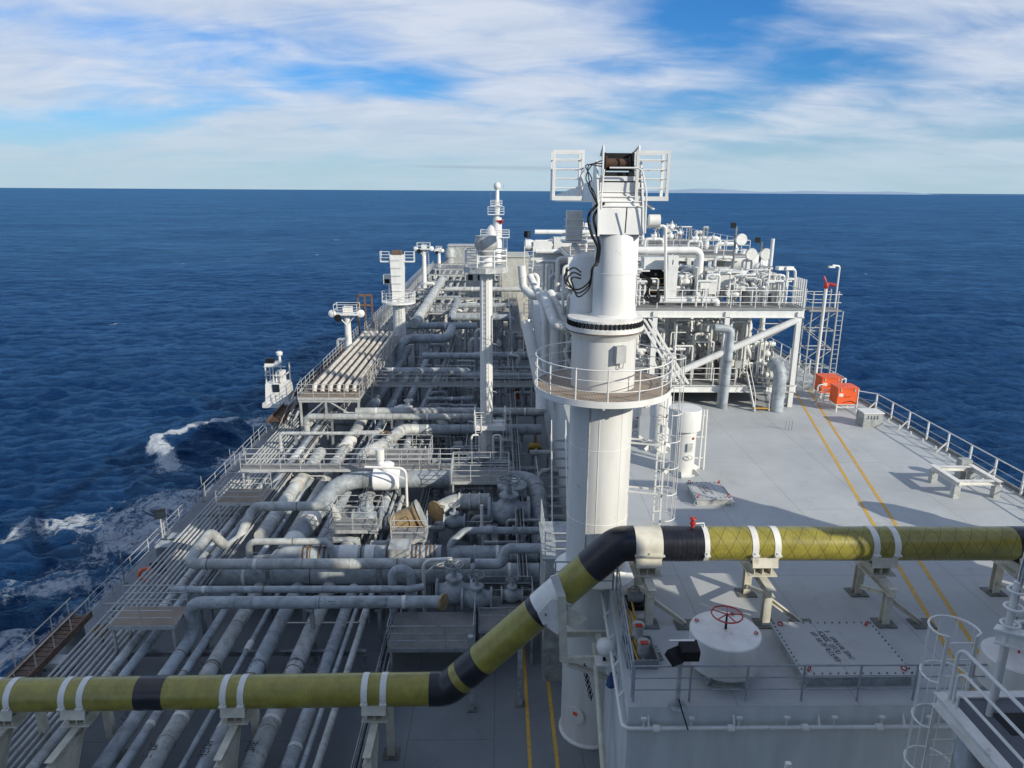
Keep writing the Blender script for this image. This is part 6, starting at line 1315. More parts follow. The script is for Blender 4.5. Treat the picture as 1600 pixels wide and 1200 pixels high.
a, c = PZ(172, 975, 2.5), PZ(262, 975, 2.5); grated('rust brown step over platform with pale rails spanning the thin pipe bundle, the aft one', a.x, c.x + .3, a.y - .1, a.y + 1.3, 2.5, rails=('a', 'f'))
a, c = PZ(338, 785, 2.5), PZ(408, 785, 2.5); grated('rust brown step over platform with pale rails spanning the thin pipe bundle, the forward one', a.x, c.x, a.y, a.y + 2.0, 2.5)
a, c = PZ(612, 985, 1.8), PZ(735, 1012, 1.8); grated('grey grated working platform with rails around the valve below the white davit', a.x, a.x + 3.6, 26.0, 28.6, 1.7, GRATE_G, GREY, rails=('a', 'l', 'r'))
grated('grey grated working platform beside the sloping olive pipe', a.x + 3.8, a.x + 6.2, 27.0, 29.6, 1.9, GRATE_G, GREY, rails=('a', 'f', 'r'))
p = PZ(745, 790, 2.6); grated('grey platform with toe rails at the foot of the vent post', p.x - 1.6, p.x + 1.9, 40.0, 42.2, 3.3, GRATE_G, GALV)
p = PZ(565, 800, 2.4); grated('pale railed stand around the grey valve aft of the tan drum', p.x - 1.3, p.x + 1.3, 35.2, 37.4, 2.5, GRATE_G, GALV, rails=('a', 'l', 'f'))
p = PZ(640, 840, 2.4); grated('small pale railed stand in front of the tan drum', p.x - .9, p.x + .9, 34.0, 35.2, 2.6, GRATE_G, GALV, rails=('a', 'l', 'r'))
p = PZ(620, 710, 2.8); grated('pale railed stand around the rusty topped valve beyond the white lagged valve', p.x - 1.9, p.x + 2.3, 44.5, 47.5, 2.6, GRATE_G, GALV)
# transverse walkway with tray rails
a = PZ(365, 745, 2.6); Yw = a.y + 1.3
grated('long pale transverse walkway crossing the port pipe bank', a.x, -1.4, Yw, Yw + 1.0, 2.6, GRATE_G, GALV, rails=('a', 'f'))
grated('pale transverse walkway forward of the vent post', -14, 3.0, 62.5, 63.5, 3.2, GRATE_G, GALV, rails=('a', 'f'))
grated('pale transverse walkway under the far crane', -14, 2.0, 96, 97.2, 4.2, GRATE_G, GALV, rails=('a', 'f'))
for lab, px, py, z, hgt, arm, mtl in (('white davit arm with a brace over the blind flanged header', 663, 935, 1.7, 2.0, 1.35, WHITE2), ('long white davit arm over the lagged valve', 636, 788, 1.5, 2.4, -2.5, WHITE2)):
    q = PZ(px, py, z); t = thing('davit', lab, 'davit', V(q.x, q.y, 0))
    MB().tube([V(q.x, q.y, 0), V(q.x, q.y, z + hgt), V(q.x + arm, q.y, z + hgt + .08)], .085, 10, bend=.45).build('arm', mtl, t); MB().tube([V(q.x, q.y, z + hgt - .75), V(q.x + arm * .6, q.y, z + hgt)], .045, 8).build('brace', mtl, t)
q = PZ(753, 825, 2.0); t = thing('standpipe', 'short white standpipe upright near the vent post platform', 'pipe', V(q.x, q.y, 0)); MB().tube([V(q.x, q.y, 0), V(q.x, q.y, 3.4)], .09, 10).build('pipe', WHITE, t); MB().lathe(V(q.x, q.y, 2.0), [(.15, 0), (.15, .12)], 10).build('flange', GALV, t)
for px, py, r, lab in ((710, 925, .42, 'dark grey valve inside the davit platform cage'), (604, 705, .4, 'rust topped valve ahead of the white lagged valve'), (575, 812, .42, 'grey valve with a cluttered top aft of the tan drum'), (795, 800, .6, 'big grey valve body near the raised deck wall'), (710, 815, .3, 'grey valve with a handwheel in front of the blind elbow'), (800, 930, .25, 'grey valve beside the wall below the pedestal'), (745, 935, .35, 'grey globe valve inside the working platform')):
    valve(lab, PZ(px, py, 2.2), r, (1, 0, 0), GREY, True, hm=RUST if 'rust' in lab else GREYD, floor=0)
p = PZ(800, 790, 1.8); t = thing('strainer_column', 'thick grey upright strainer column with a bolted cover near the wall', 'strainer', V(p.x, p.y, 0)); MB().lathe(V(p.x, p.y, 0), [(.75, 0), (.75, 1.4), (.95, 1.45), (.95, 1.65), (.72, 1.7), (.72, 3.0), (.9, 3.05), (.9, 3.2), (.4, 3.3)], 26).build('body', GREY, t)
MB().lathe(V(p.x + .1, p.y - .2, 3.25), [(.2, 0), (.26, .2), (.15, .4)], 12).build('gauge', OFFW, t)
ladder('grey ladder on the raised deck wall beside the crane', (WX1 - .35, 25.4, 0), 7.9, .45, R(180), GALV, None)

stair('white steep stair against the raised deck wall ahead of the pedestal', V(3.0, 30.5, .05), V(3.3, 38.0, 6.9), .8, WHITE, n=18)
t = thing('landing_house', 'grey steel landing block with a rail beside the pedestal foot', 'landing', (2.6, 27.6, 0))
MB().box((2.6, 27.6, 2.9), (1.5, 3.2, 5.8)).build('wall', GREY2, t); MB().box((2.6, 27.6, 5.85), (1.7, 3.4, .1)).build('roof', GREY, t)
for z in (.4, .75, 1.1): MB().tube([(1.85, 29.2, 5.9 + z), (1.85, 26.0, 5.9 + z), (3.3, 26.0, 5.9 + z)], .024, 6, bend=.15).build('rail', GALV, t)
for x, y in ((1.85, 29.2), (1.85, 27.6), (1.85, 26.1), (3.2, 26.0)): MB().tube([(x, y, 5.9), (x, y, 7.0)], .024, 6).build('rail_post', GALV, t)
c = PZ(836, 706, 0); t = thing('deck_pump', 'small orange pump on the dark deck near the raised deck wall', 'pump', c); MB().box(c + V(0, 0, .15), (1.1, .6, .3)).build('bed', RUST, t); MB().lathe(c + V(-.5, 0, .5), [(.2, 0), (.26, .1), (.26, .7), (.15, .9)], 14, (1, 0, 0)).build('motor', YELH, t); MB().beam(c + V(.1, 0, .5), c + V(.1, 0, 1.7), .12).build('handle', YELH, t)
c = PZ(803, 628, 0); t = thing('fire_box', 'red fire hose box in the shade beyond the vent post', 'box', c); MB().box(c + V(0, 0, .9), (1.1, .5, 1.1)).build('body', RED, t); MB().box(c + V(0, -.26, .9), (.9, .03, .9)).build('door', RED, t); MB().beam(c, c + V(0, 0, .4), .2).build('stand', GREYD, t)

# clutter in the valve stations (dark, intricate areas)
def station(n, x0, x1, y0, y1, ztop, seed, label_zone, base=0.0, mats=(None,), rmax=.2):
    rnd = random.Random(seed)
    for k in range(n):
        x, y = rnd.uniform(x0, x1), rnd.uniform(y0, y1); r = rnd.uniform(.05, rmax); m = rnd.choice(mats); q = rnd.random(); S_ = 'slim' if r < rmax * .45 else 'middling' if r < rmax * .75 else 'stout'; C_ = {'grey_pipe_paint': 'grey', 'pale_grey_pipe_paint': 'pale', 'dull_grey_steel': 'dull', 'galvanised_rail': 'galvanised', 'lagging_white': 'whitish', 'white_paint': 'white'}[m.name]
        if q < .32:
            hgt = rnd.uniform(.8, ztop); dx = rnd.choice((-1, 1)) * rnd.uniform(.6, 2.4); dy = rnd.choice((0, 0, rnd.uniform(-1.5, 1.5)))
            pipe(S_ + ' bent ' + C_ + ' pipe ' + label_zone, [V(x, y, base), V(x, y, base + hgt), V(x + dx, y + dy, base + hgt), V(x + dx, y + dy, base)], r, m, group='bent pipes ' + label_zone, name='pipe_loop', flanges=((0, .6),), seg=8)
        elif q < .55: valve(S_ + ' ' + C_ + ' handwheel valve ' + label_zone, V(x, y, base + rnd.uniform(.5, max(.8, ztop * .6))), r, (1, 0, 0) if rnd.random() < .5 else (0, 1, 0), m, True, 'small valves ' + label_zone, hm=rnd.choice((m, GREYD, RUST)), floor=base)
        elif q < .82:
            L = rnd.uniform(1.5, 4.5); hgt = rnd.uniform(.4, ztop); a = V(x, y, base + hgt); c = V(min(x + L, x1 + 1), y, base + hgt) if rnd.random() < .6 else V(x, y + L, base + hgt)
            pipe(S_ + ' straight ' + C_ + ' pipe ' + label_zone, [a, c], r, m, group='straight small pipes ' + label_zone, name='small_bore_pipe', flanges=((0, .3),), stands=((0, .15), (0, .85)), floor=base, seg=8)
        elif q < .92:
            t = thing('instrument_box', 'small instrument box on a stand ' + label_zone, 'box', V(x, y, base), 'instrument boxes ' + label_zone); hgt = rnd.uniform(.9, 1.6); MB().beam((x, y, base), (x, y, base + hgt), .07).build('stand', m, t); MB().box((x, y, base + hgt), (rnd.uniform(.25, .7), .25, rnd.uniform(.3, .7))).build('body', rnd.choice((GREY2, OFFW, GREYD)), t)
        else:
            L = rnd.uniform(1.5, 3.2); railing('short pale rail ' + label_zone, [V(x, y, base), V(x + L, y, base)], rnd.uniform(1.0, 1.3) + (ztop * .3), GALV, 3, 1.0, .02, 'short rails ' + label_zone)
for i, (x, y0, y1, z) in enumerate(((-4.9, 9, 62, 1.0), (-13.9, 30, 78, 2.3), (1.1, 30, 80, 2.6), (-5.6, 62, 100, 3.0))):
    t = thing('cable_tray', ['pale cable tray along the inboard side of the port pipe bank', 'pale cable tray running outboard beneath the walkways', 'pale cable tray along the foot of the raised deck wall', 'pale cable tray running forward beyond the vent post'][i], 'cable tray', (x, y0, 0))
    for dx in (-.22, .22): MB().beam((x + dx, y0, z), (x + dx, y1, z), .03, .12).build('side_rail', GALV, t)
    rm = shared('tray_rung', lambda b: b.box((0, 0, 0), (.42, .04, .02)), GALV)
    for k in range(min(90, int((y1 - y0) / .6))): inst(rm, 'rung', t, (x, y0 + .3 + k * .6, z - .04))
    for k in range(4): MB().tube(curve([V(x - .14 + k * .09, y0 + (y1 - y0) * f, z + .02 + .012 * ((k + j) % 2)) for j, f in enumerate((0, .2, .4, .6, .8, 1))], 3), .028, 5).build('cable', DARK if k % 2 else GREYD, t)
    for k in range(int((y1 - y0) / 6) + 1): MB().beam((x, y0 + .5 + k * 6, 0), (x, y0 + .5 + k * 6, z - .06), .08).build('leg', GREYD, t)
rc = random.Random(99)
for k in range(46):
    x, y, z = rc.uniform(-13, 1), rc.uniform(28, 80), rc.uniform(.6, 3.0); dx, dy = rc.choice((-1, 1)) * rc.uniform(1, 4), rc.uniform(1, 7)
    pipe(('thin galvanised', 'thin dull', 'thin whitish')[k % 3] + ' conduit bent among the pipes of the ' + ('near' if y < 45 else 'middle' if y < 62 else 'far') + ' lower deck', [V(x, y, 0), V(x, y, z), V(x + dx, y, z), V(x + dx, y + dy, z), V(x + dx, y + dy, 0)], .032, (GALV, GREYD, OFFW)[k % 3], bend=.12, group='conduits among the lower deck pipes', name='conduit', cat='conduit', seg=6)
mg = (GREY, GREY2, GREYD, GALV)
station(85, -8.0, -.5, 52, 61, 2.4, 1, 'in the valve station behind the crossing pipes', 0, mg)
station(80, -7.5, 2.6, 64, 78, 3.0, 2, 'in the shaded station beyond the vent post', 0, mg)
station(48, -5.5, 2.8, 43, 51, 2.0, 3, 'around the foot of the vent post', 0, mg)
station(44, -12.5, -3.5, 32.5, 41, 1.8, 4, 'between the sweeping main and the tan drum', 0, mg)
station(34, -1.0, 2.9, 30, 40, 2.2, 5, 'along the raised deck wall', 0, mg)
ml = (GREY, GREY2, GALV, OFFW)
station(90, -11, 2.5, 82, 112, 4.4, 6, 'on the far manifold deck', 0, ml, .3)
station(80, -15, 3, 112, 150, 5.0, 7, 'on the forward pipe deck', 0, ml, .34)
station(34, -11, 8, 158, 188, 2.2, 8, 'on the forecastle', 3.2, ml, .3)
station(22, -18.5, -15.0, 84, 118, 2.6, 9, 'along the forward port side', 0, (GREY2, OFFW, GALV), .2)
station(16, 4.0, 16, 104, 150, 7.0, 10, 'forward of the process module', 0, (WHITE, OFFW, GREY2), .4)
for k in range(9):
    x = -12 + k * 1.35; pipe('grey forward pipe of the far longitudinal bank', [V(x, 100, 3.0), V(x, 156, 3.4)], .2 + .05 * (k % 3), GREY2, group='far longitudinal pipe bank', clamps=((0, .2), (0, .5), (0, .8)), stands=((0, .1), (0, .5), (0, .9)), seg=8)
for y in (104, 114, 124, 134, 144, 154):
    t = thing('pipe_gantry', 'pale portal gantry over the far pipe bank', 'gantry', (-6, y, 0), 'gantries over the far pipe bank')
    for x in (-13, -6.5, 0): MB().beam((x, y, 0), (x, y, 5.1), .28).build('leg', GREY2, t)
    for z in (2.6, 5.0): MB().ibeam((-13.4, y - .01, z), (.4, y - .01, z), .26, .3).build('beam', GREY2, t)
for x, s in ((-14.5, 1), (1.2, 1)): railing('pale rail along the far pipe deck walkway ' + ('to port' if x < 0 else 'on the centre line'), [V(x, 86, 3.9), V(x, 156, 4.4)], 1.1, GALV, 3, 2.2, .026)
grated('long pale fore and aft walkway above the far pipe bank', 1.3, 2.5, 84, 156, 4.0, GRATE_G, GALV, rails=('l', 'r'))
grated('long pale fore and aft walkway at the forward port side', -16.2, -14.9, 84, 156, 3.9, GRATE_G, GALV, rails=('l', 'r'))

# ------------------------------------------------------------------ raised port gallery with the rusty pipe bank
def gallery():
    y0, y1, z = 55.6, 81.0, 4.0; x0, x1 = -16.4, -11.4
    grated('weathered brown raised gallery carrying the buff pipe bank at the port side', x0, x1, y0, y1, z, GRATE_B, GALV, rails=('a', 'l', 'r'), h=1.1)
    t = thing('gallery_truss', 'pale braced legs under the raised port gallery', 'truss', (x0, y0, 0))
    for y in (55.7, 62, 68.5, 75, 80.8):
        for x in (x0 + .15, x0 + 2.2, x1 - .15): MB().beam((x, y, 0), (x, y, z - .2), .16).build('leg', GREY2, t)
        MB().beam((x0 + .3, y, 2.2), (x0 + 2.1, y, z - .3), .1).build('brace', GREY2, t); MB().beam((x1 - .3, y, 2.2), (x0 + 2.4, y, z - .3), .1).build('brace', GREY2, t); MB().beam((x0, y, z - .32), (x1, y, z - .32), .14, .2).build('beam', GREY2, t)
    for y in (57, 60, 63, 66, 69, 72, 75, 78): MB().beam((x1 + .05, y, z), (x1 + .05, y + 2.0, z + 1.1), .05).build('rail_brace', GALV, t)
    for k in range(6):
        x = x0 + .95 + k * .66
        pipe(['buff weathered pipe outermost to port on the raised gallery', 'second buff weathered pipe on the raised gallery, beside the outermost', 'third buff weathered pipe on the raised gallery', 'fourth buff weathered pipe on the raised gallery', 'fifth buff weathered pipe on the raised gallery', 'buff weathered pipe innermost on the raised gallery'][k],
             [V(x, y0 + 1.5, z + .06), V(x, y0 + 1.9, z + .55), V(x, y1 - .6, z + .55)], .185, RUSTP, bend=.35, clamps=((1, .25), (1, .5), (1, .52), (1, .8)), stands=((1, .1), (1, .45), (1, .9)), floor=z, seg=14)
    stair('pale steep stair at the aft end of the raised port gallery', V(x0 - 1.8, 56.2, .05), V(x0 - .2, 58.4, 3.9), .8, GALV, n=9)
gallery()
# vent post
def vent_post():
    b0 = PZ(757, 738, 0); c = V(b0.x, b0.y, 0); Y = c.y
    x = PY(760, 560, Y).x; c.x = x
    t = thing('vent_post', 'tall round white vent post with a ladder and a flared head amid the pipes', 'vent post', c)
    zp = PY(760, 417, Y).z; zt = PY(760, 373, Y).z
    MB().lathe(c, [(.62, 0), (.62, .1), (.46, .2), (.44, zp + .9)], 28).build('pole', WHITE, t)
    for z in (3, 6.3, 9.4, 12.5): MB().torus(c + V(0, 0, z), .455, .02, seg=28, sseg=4).build('seam_band', WHITE, t)
    MB().lathe(V(c.x, Y, zp + .8), [(.45, 0), (.55, .15), (.78, .6), (.80, .9), (.74, 1.0), (.70, 1.25), (.74, 1.3)], 28).build('flared_head', GREY2, t)
    MB().lathe(V(c.x, Y, zp - .35), [(.45, 0), (1.55, .02), (1.55, .40), (.45, .42)], 8, smooth=False).build('head_platform', GREY2, t)
    pp = [V(c.x + 1.5 * math.cos(a), Y + 1.5 * math.sin(a), zp + .08) for a in [R(22.5 + 45 * k) for k in range(8)]]
    for z in (.4, .75, 1.1): MB().tube([p + V(0, 0, z) for p in pp + [pp[0]]], .045, 6).build('platform_rail', WHITE, t)
    pm = shared('vp_post', cylz(.05, 1.1, 6), WHITE)
    for p in pp: inst(pm, 'rail_post', t, p)
    # landing
    zl = PY(770, 661, Y).z; lx = c.x
    MB().box((lx + .25, Y - .2, zl), (2.2, 1.7, .12)).build('landing', OFFW, t); MB().box((lx + .25, Y - 1.07, zl - .04), (2.25, .06, .34)).build('landing_fascia', WHITE2, t)
    q = [V(lx - .85, Y - 1.0, zl), V(lx + 1.35, Y - 1.0, zl), V(lx + 1.35, Y + .6, zl)]
    q2 = [V(lx - .85, Y + .6, zl)] + q
    for z in (.4, .75, 1.1): MB().tube([p + V(0, 0, z) for p in q2], .045, 6).build('landing_rail', WHITE, t)
    for p in q2 + [V(lx + .3, Y - 1, zl)]: inst(pm, 'rail_post', t, p)
    for z in (zl + 2.5, zl + 6): MB().beam(c + V(.4, -.2, z), c + V(.75, -.6, z), .06).build('ladder_bracket', WHITE, t)
    ladder('white ladder running up the face of the vent post', V(c.x - .05, Y - .62, zl), zp - zl, .42, R(-90), WHITE, None)
    ladder('white caged ladder below the vent post landing, the outboard one', V(c.x - .55, Y - 1.15, 2.2), zl - 1.2, .42, R(-90), WHITE, None)
    ladder('pale caged ladder below the vent post landing, the one nearer the wall', V(c.x + 1.2, Y - .5, 1.6), zl - .6, .42, R(0), WHITE, 1.2, out=.36)
    b = thing('ladder_guard', 'white tube guard frames flanking the foot of the vent post', 'guard rail', V(c.x, Y - 1.2, 2))
    for s in (-1, 1): MB().tube([V(c.x + s * .5, Y - 1.3, .5), V(c.x + s * .5, Y - 1.3, 3.4), V(c.x + s * 1.05, Y - 1.3, 3.4), V(c.x + s * 1.05, Y - 1.3, .5)], .075, 8, bend=.2).build('guard_tube', WHITE, b)
vent_post()
# far crane with side baskets
def far_crane():
    Y = 84.0; x = PY(624, 500, Y).x; z0 = 0
    t = thing('jib_crane', 'white far crane with a fan shaped head and two side baskets', 'crane', (x, Y, 0))
    zp = PY(625, 472, Y).z; zt = PY(625, 398, Y).z
    MB().lathe((x, Y, 0), [(.8, 0), (.75, .2), (.72, zp - .2)], 24).build('pedestal', WHITE, t)
    b = MB(); w0, w1 = .62, .85
    b.add([V(x - w0, Y - .5, zp - .5), V(x + w0, Y - .5, zp - .5), V(x + w1, Y - .2, zt), V(x - w1, Y - .2, zt), V(x - w0, Y + .7, zp - .5), V(x + w0, Y + .7, zp - .5), V(x + w1, Y + .6, zt), V(x - w1, Y + .6, zt)], [(0, 1, 2, 3), (7, 6, 5, 4), (0, 4, 5, 1), (3, 2, 6, 7), (0, 3, 7, 4), (1, 5, 6, 2)]); b.build('jib_head', WHITE, t)
    for k in range(6): z = zp + (zt - zp) * (k + .5) / 6; MB().tube([(x - .6, Y - .55, z), (x + .6, Y - .55, z)], .03, 5).build('step_rung', WHITE2, t)
    MB().box((x, Y + .1, zt + .25), (1.1, .7, .5)).build('winch', RUST, t)
    MB().lathe((x, Y, zp - .1), [(.7, 0), (2.0, .01), (2.0, .2), (.7, .22)], 28, smooth=False).build('platform', WHITE, t)
    for z in (.45, .8, 1.15): MB().torus((x, Y, zp + .1 + z), 1.95, .03, seg=32, sseg=5).build('platform_rail', WHITE, t)
    pm = shared('fc_post', cylz(.035, 1.15, 6), WHITE)
    for k in range(14): a = k * math.pi / 7; inst(pm, 'rail_post', t, (x + 1.95 * math.cos(a), Y + 1.95 * math.sin(a), zp + .1))
    for s in (-1, 1):
        xa, xb = x + s * .9, x + s * 1.95
        for z in (-.75, -.35, .0, .35): MB().tube([(xa, Y - .1, zt + z), (xb, Y - .1, zt + z), (xb, Y + .8, zt + z)], .035, 5).build('basket_rail', WHITE, t)
        b = MB(); b.beam((xb, Y - .1, zt - .8), (xb, Y - .1, zt + .36), .07); b.beam((xa, Y - .1, zt - .8), (xa, Y - .1, zt + .36), .07); b.beam((xb, Y + .8, zt - .8), (xb, Y + .8, zt + .36), .07); b.build('basket_frame', WHITE, t); MB().box(((xa + xb) / 2, Y + .35, zt - .82), (1.1, 1.0, .08)).build('basket_floor', WHITE, t)
    b = MB(); b.box((x - 1.3, Y + 1, zp + 2.6), (1.0, 1.0, 1.1)); b.build('cab', WHITE, t); MB().box((x - 1.35, Y + .48, zp + 2.4), (.6, .03, .5)).build('cab_window', DARK, t); MB().beam((x - 1.2, Y + 1, zp), (x - 1.2, Y + 1, zp + 2.1), .2).build('cab_post', WHITE, t)
    ladder('white ladder up the pedestal of the far crane', V(x + .45, Y - .8, 0), zp, .42, R(-90), WHITE, 2.2)
far_crane()
def light_tower(label, px, pyt, pyb, Y, w, hb=.0, col_=WHITE, deck=0.0):
    x = PY(px, (pyt + pyb) / 2, Y).x; zt = PY(px, pyt, Y).z; t = thing('light_tower', label, 'light tower', (x, Y, deck))
    MB().lathe((x, Y, deck), [(.5, 0), (.42, .2), (.32, zt - deck)], 16).build('pole', col_, t)
    MB().box((x, Y, zt), (w, 1.6, .14)).build('platform', WHITE, t)
    pm = shared('lt_post', cylz(.03, 1.05, 6), WHITE); pts = [V(x - w / 2, Y - .8, zt), V(x + w / 2, Y - .8, zt), V(x + w / 2, Y + .8, zt), V(x - w / 2, Y + .8, zt)]
    for p in pts + [(pts[0] + pts[1]) / 2]: inst(pm, 'rail_post', t, p)
    for z in (.5, 1.05): MB().tube([p + V(0, 0, z) for p in pts + [pts[0]]], .028, 5).build('rail', WHITE, t)
    lm = shared('tower_lamp', lambda b: b.lathe((0, 0, 0), [(.12, 0), (.36, .15), (.4, .35), (.34, .4)], 14, (0, -1, 0)), DARK)
    wm = shared('tower_lamp_white', lambda b: b.lathe((0, 0, 0), [(.12, 0), (.36, .15), (.4, .35), (.1, .5)], 14, (0, -1, 0)), WHITE)
    inst(lm, 'floodlight', t, (x - w * .30, Y - .7, zt - .3)); inst(wm, 'floodlight', t, (x - w * .58, Y - .3, zt + .1)); inst(wm, 'floodlight', t, (x + w * .6, Y - .2, zt + .1), (0, .6, .3))
    MB().box((x + .1, Y, zt + .4), (.9, .7, .7)).build('control_box', OFFW, t)
    MB().tube([(x, Y - .3, zt - 1.2), (x - w * .4, Y - .4, zt - .1)], .05, 6).build('strut', WHITE, t); MB().tube([(x, Y - .3, zt - 1.2), (x + w * .4, Y - .4, zt - .1)], .05, 6).build('strut', WHITE, t)
    return x, zt
light_tower('white light tower with a railed box top above the port gallery', 545, 490, 590, 74, 2.4, deck=0)
x, zt = light_tower('slim white light tower far forward on the port side', 663, 389, 470, 124, 2.2, deck=0)
ladder('white ladder behind the slim far light tower', V(x + .6, 124, 0), zt, .5, R(-90), WHITE, None)
x, zt = light_tower('stubby white light post on the forecastle edge', 686, 392, 410, 166, 1.3, deck=3.2)
# embarkation cabin at the port rail
def cabin():
    c = PY(436, 612, 62.5); x, Y = c.x, 62.5; zb = PY(436, 632, Y).z; zt = PY(436, 597, Y).z
    t = thing('pilot_cabin', 'small white cabin with one dark window hung at the port rail', 'cabin', (x, Y, zb))
    b = MB(); b.add([V(x - 1.05, Y - .8, zb + .4), V(x + 1.05, Y - .8, zb + .4), V(x + 1.05, Y + 1, zb + .4), V(x - 1.05, Y + 1, zb + .4), V(x - .95, Y - .7, zt), V(x + .95, Y - .7, zt), V(x + .95, Y + .9, zt), V(x - .95, Y + .9, zt)], [(3, 2, 1, 0), (4, 5, 6, 7), (0, 1, 5, 4), (1, 2, 6, 5), (2, 3, 7, 6), (3, 0, 4, 7)]); cw = b.build('wall', WHITE, t)
    MB().box((x, Y, zb + .2), (2.5, 2.2, .4)).build('sill', WHITE, t); MB().box((x, Y - .77, zb + 1.75), (.62, .05, .7)).build('window', GLASS, cw)
    for dx, dy in ((-.85, -.6), (-.2, -.6), (.5, -.6), (.9, .7), (-.9, .7)): MB().beam((x + dx, Y + dy, zt), (x + dx, Y + dy, zt + 1.7), .1).build('mast_post', WHITE, t)
    MB().box((x - .3, Y, zt + 1.75), (1.2, 1.2, .18)).build('top_frame', WHITE2, t); MB().box((x - .5, Y - .2, zt + 2.05), (.7, .5, .4)).build('winch', DARK, t); MB().lathe((x + .3, Y, zt + 1.8), [(.12, 0), (.12, .7), (.28, .72), (.3, .95), (.2, 1.05)], 14).build('beacon', WHITE, t)
    MB().box(((x + 1.2 + XP + 2.2) / 2, Y + .3, zb + .12), (XP + 2.2 - x - 1.2, 1.6, .1)).build('walkway', GRATE_G, t)
    for dx in (-.9, .95): MB().beam((x + dx, Y - .62, zt + .9), (x + dx, Y + .75, zt + .9), .08).build('side_bar', WHITE, t)
    for z_ in (.8, 1.6): MB().beam((x - .95, Y - .66, zt + z_), (x + .95, Y - .66, zt + z_), .08).build('cross_bar', WHITE, t)
    MB().box((x + .25, Y + .1, zt + .55), (.7, .8, 1.0)).build('motor_housing', OFFW, t)
    MB().beam((x + 1.0, Y, zb + .2), (XP + .3, Y, zb - 1.0), .2).build('outrigger', WHITE2, t); MB().beam((x + 1.2, Y + .6, zb + .2), (XP + 1.0, Y + .6, 0), .2).build('outrigger', WHITE2, t)
    ladder('pale ladder hanging below the white port cabin', V(XP + .9, Y - 1.2, 0), 2.8, .6, R(-90), GALV, None)
cabin()
# foremast
def foremast():
    Y = 183.0; x = PY(777, 330, Y).x; t = thing('foremast', 'stepped white foremast with a round top near the bow', 'mast', (x, Y, 3.2))
    Z = lambda py: PY(777, py, Y).z
    MB().lathe((x, Y, 3.2), [(1.4, 0), (1.3, .3), (1.1, Z(340) - 3.2)], 20).build('lower_pole', WHITE, t); MB().lathe((x, Y, Z(340)), [(.7, 0), (.65, Z(318) - Z(340)), (.5, Z(316) - Z(340)), (.45, Z(294) - Z(340))], 18).build('upper_pole', WHITE, t)
    MB().lathe((x, Y, Z(296)), [(.5, 0), (.85, .4), (.9, 1.0), (.6, 1.6), (.1, 1.75)], 18).build('round_top', WHITE, t); MB().box((x, Y, Z(296)), (3.2, .5, .12)).build('spreader', WHITE, t)
    for dx in (-1.6, 1.6): MB().beam((x + dx, Y, Z(296) if dx > 0 else Z(310)), (x + dx, Y, Z(289) if dx > 0 else Z(296)), .08).build('aerial', GREYD, t)
    for py, w in ((321, 2.8), (335, 4.0), (371, 7.2)):
        z = Z(py); MB().box((x - (w * .08), Y, z), (w, 2.4, .2)).build('platform', WHITE, t); h = Z(py - 12) - z if w > 3 else Z(py - 8) - z
        h = min(h, 2.6); q = [V(x - w * .58, Y - 1.2, z), V(x + w * .42, Y - 1.2, z), V(x + w * .42, Y + 1.2, z), V(x - w * .58, Y + 1.2, z)]
        for k in (.4, .7, 1): MB().tube([p + V(0, 0, h * k) for p in q + [q[0]]], .06, 5).build('platform_rail', WHITE, t)
        for p in q + [(q[0] + q[1]) / 2]: MB().beam(p, p + V(0, 0, h), .1).build('rail_post', WHITE, t)
    MB().lathe((x - 1.4, Y, Z(372)), [(1.6, 0), (1.5, 1.6), (.9, 2.8), (.2, 3.3)], 18).build('horn_cover', WHITE, t); MB().lathe((x + .9, Y - .9, Z(347)), [(.5, 0), (.3, .5), (.25, 1.2)], 12, (.3, -.8, .5)).build('horn', RED, t); MB().box((x + .6, Y - 1.1, Z(345)), (1.6, .3, .4)).build('horn_bracket', RED, t)
    ladder('white ladder tower beside the foremast', V(x + 2.0, Y - 1, 3.2), Z(373) - 3.2, 1.0, R(-90), WHITE, None)
foremast()
# forecastle and forward houses
def block(label, px0, px1, py0, py1, Y, d, m, name='deckhouse', base=0.0, win=0):
    a, c = PY(px0, py1, Y), PY(px1, py0, Y); t = thing(name, label, 'deckhouse', ((a.x + c.x) / 2, Y + d / 2, base))
    MB().box(((a.x + c.x) / 2, Y + d / 2, (base + c.z) / 2), (c.x - a.x, d, c.z - base)).build('wall', m, t); MB().box(((a.x + c.x) / 2, Y + d / 2, c.z + .08), (c.x - a.x + .4, d + .4, .16)).build('roof', m, t)
    for i in range(win): MB().box((a.x + (c.x - a.x) * (i + .5) / win, Y - .03, (c.z - .9)), ((c.x - a.x) / win * .5, .06, .9)).build('opening', DARK, t)
    return a, c
block('weathered cream deckhouse forward of the vent post', 784, 826, 402, 470, 112, 8, CREAMW)
block('low grey deckhouse with dark openings behind the vent post head', 728, 772, 425, 452, 118, 6, GREY2, win=3)
block('small cream deckhouse beside the foremast foot', 796, 812, 405, 425, 150, 4, CREAMW)
block('long pale winch house across the forecastle', 700, 770, 385, 392, 172, 6, GREY2, base=3.2, win=0)
c = PY(703, 392, 172); t = thing('mushroom_vent', 'pale domed mushroom vent on the forecastle', 'vent', V(c.x, 172, 3.2)); MB().lathe(V(c.x, 172, 3.2), [(1.0, 0), (1.0, 1.6), (1.25, 1.7), (1.2, 3.0), (.8, 3.8), (.1, 4.1)], 20).build('dome', GREY2, t)
c = PY(570, 470, 92); t = thing('rusty_frame', 'rusty open steel frame at the port side beyond the light tower', 'frame', V(c.x, 92, 0))
zt_ = PY(570, 460, 92).z
for dx in (-.9, 0, .9): MB().beam((c.x + dx, 92, 0), (c.x + dx, 92, zt_), .22).build('post', RUST, t)
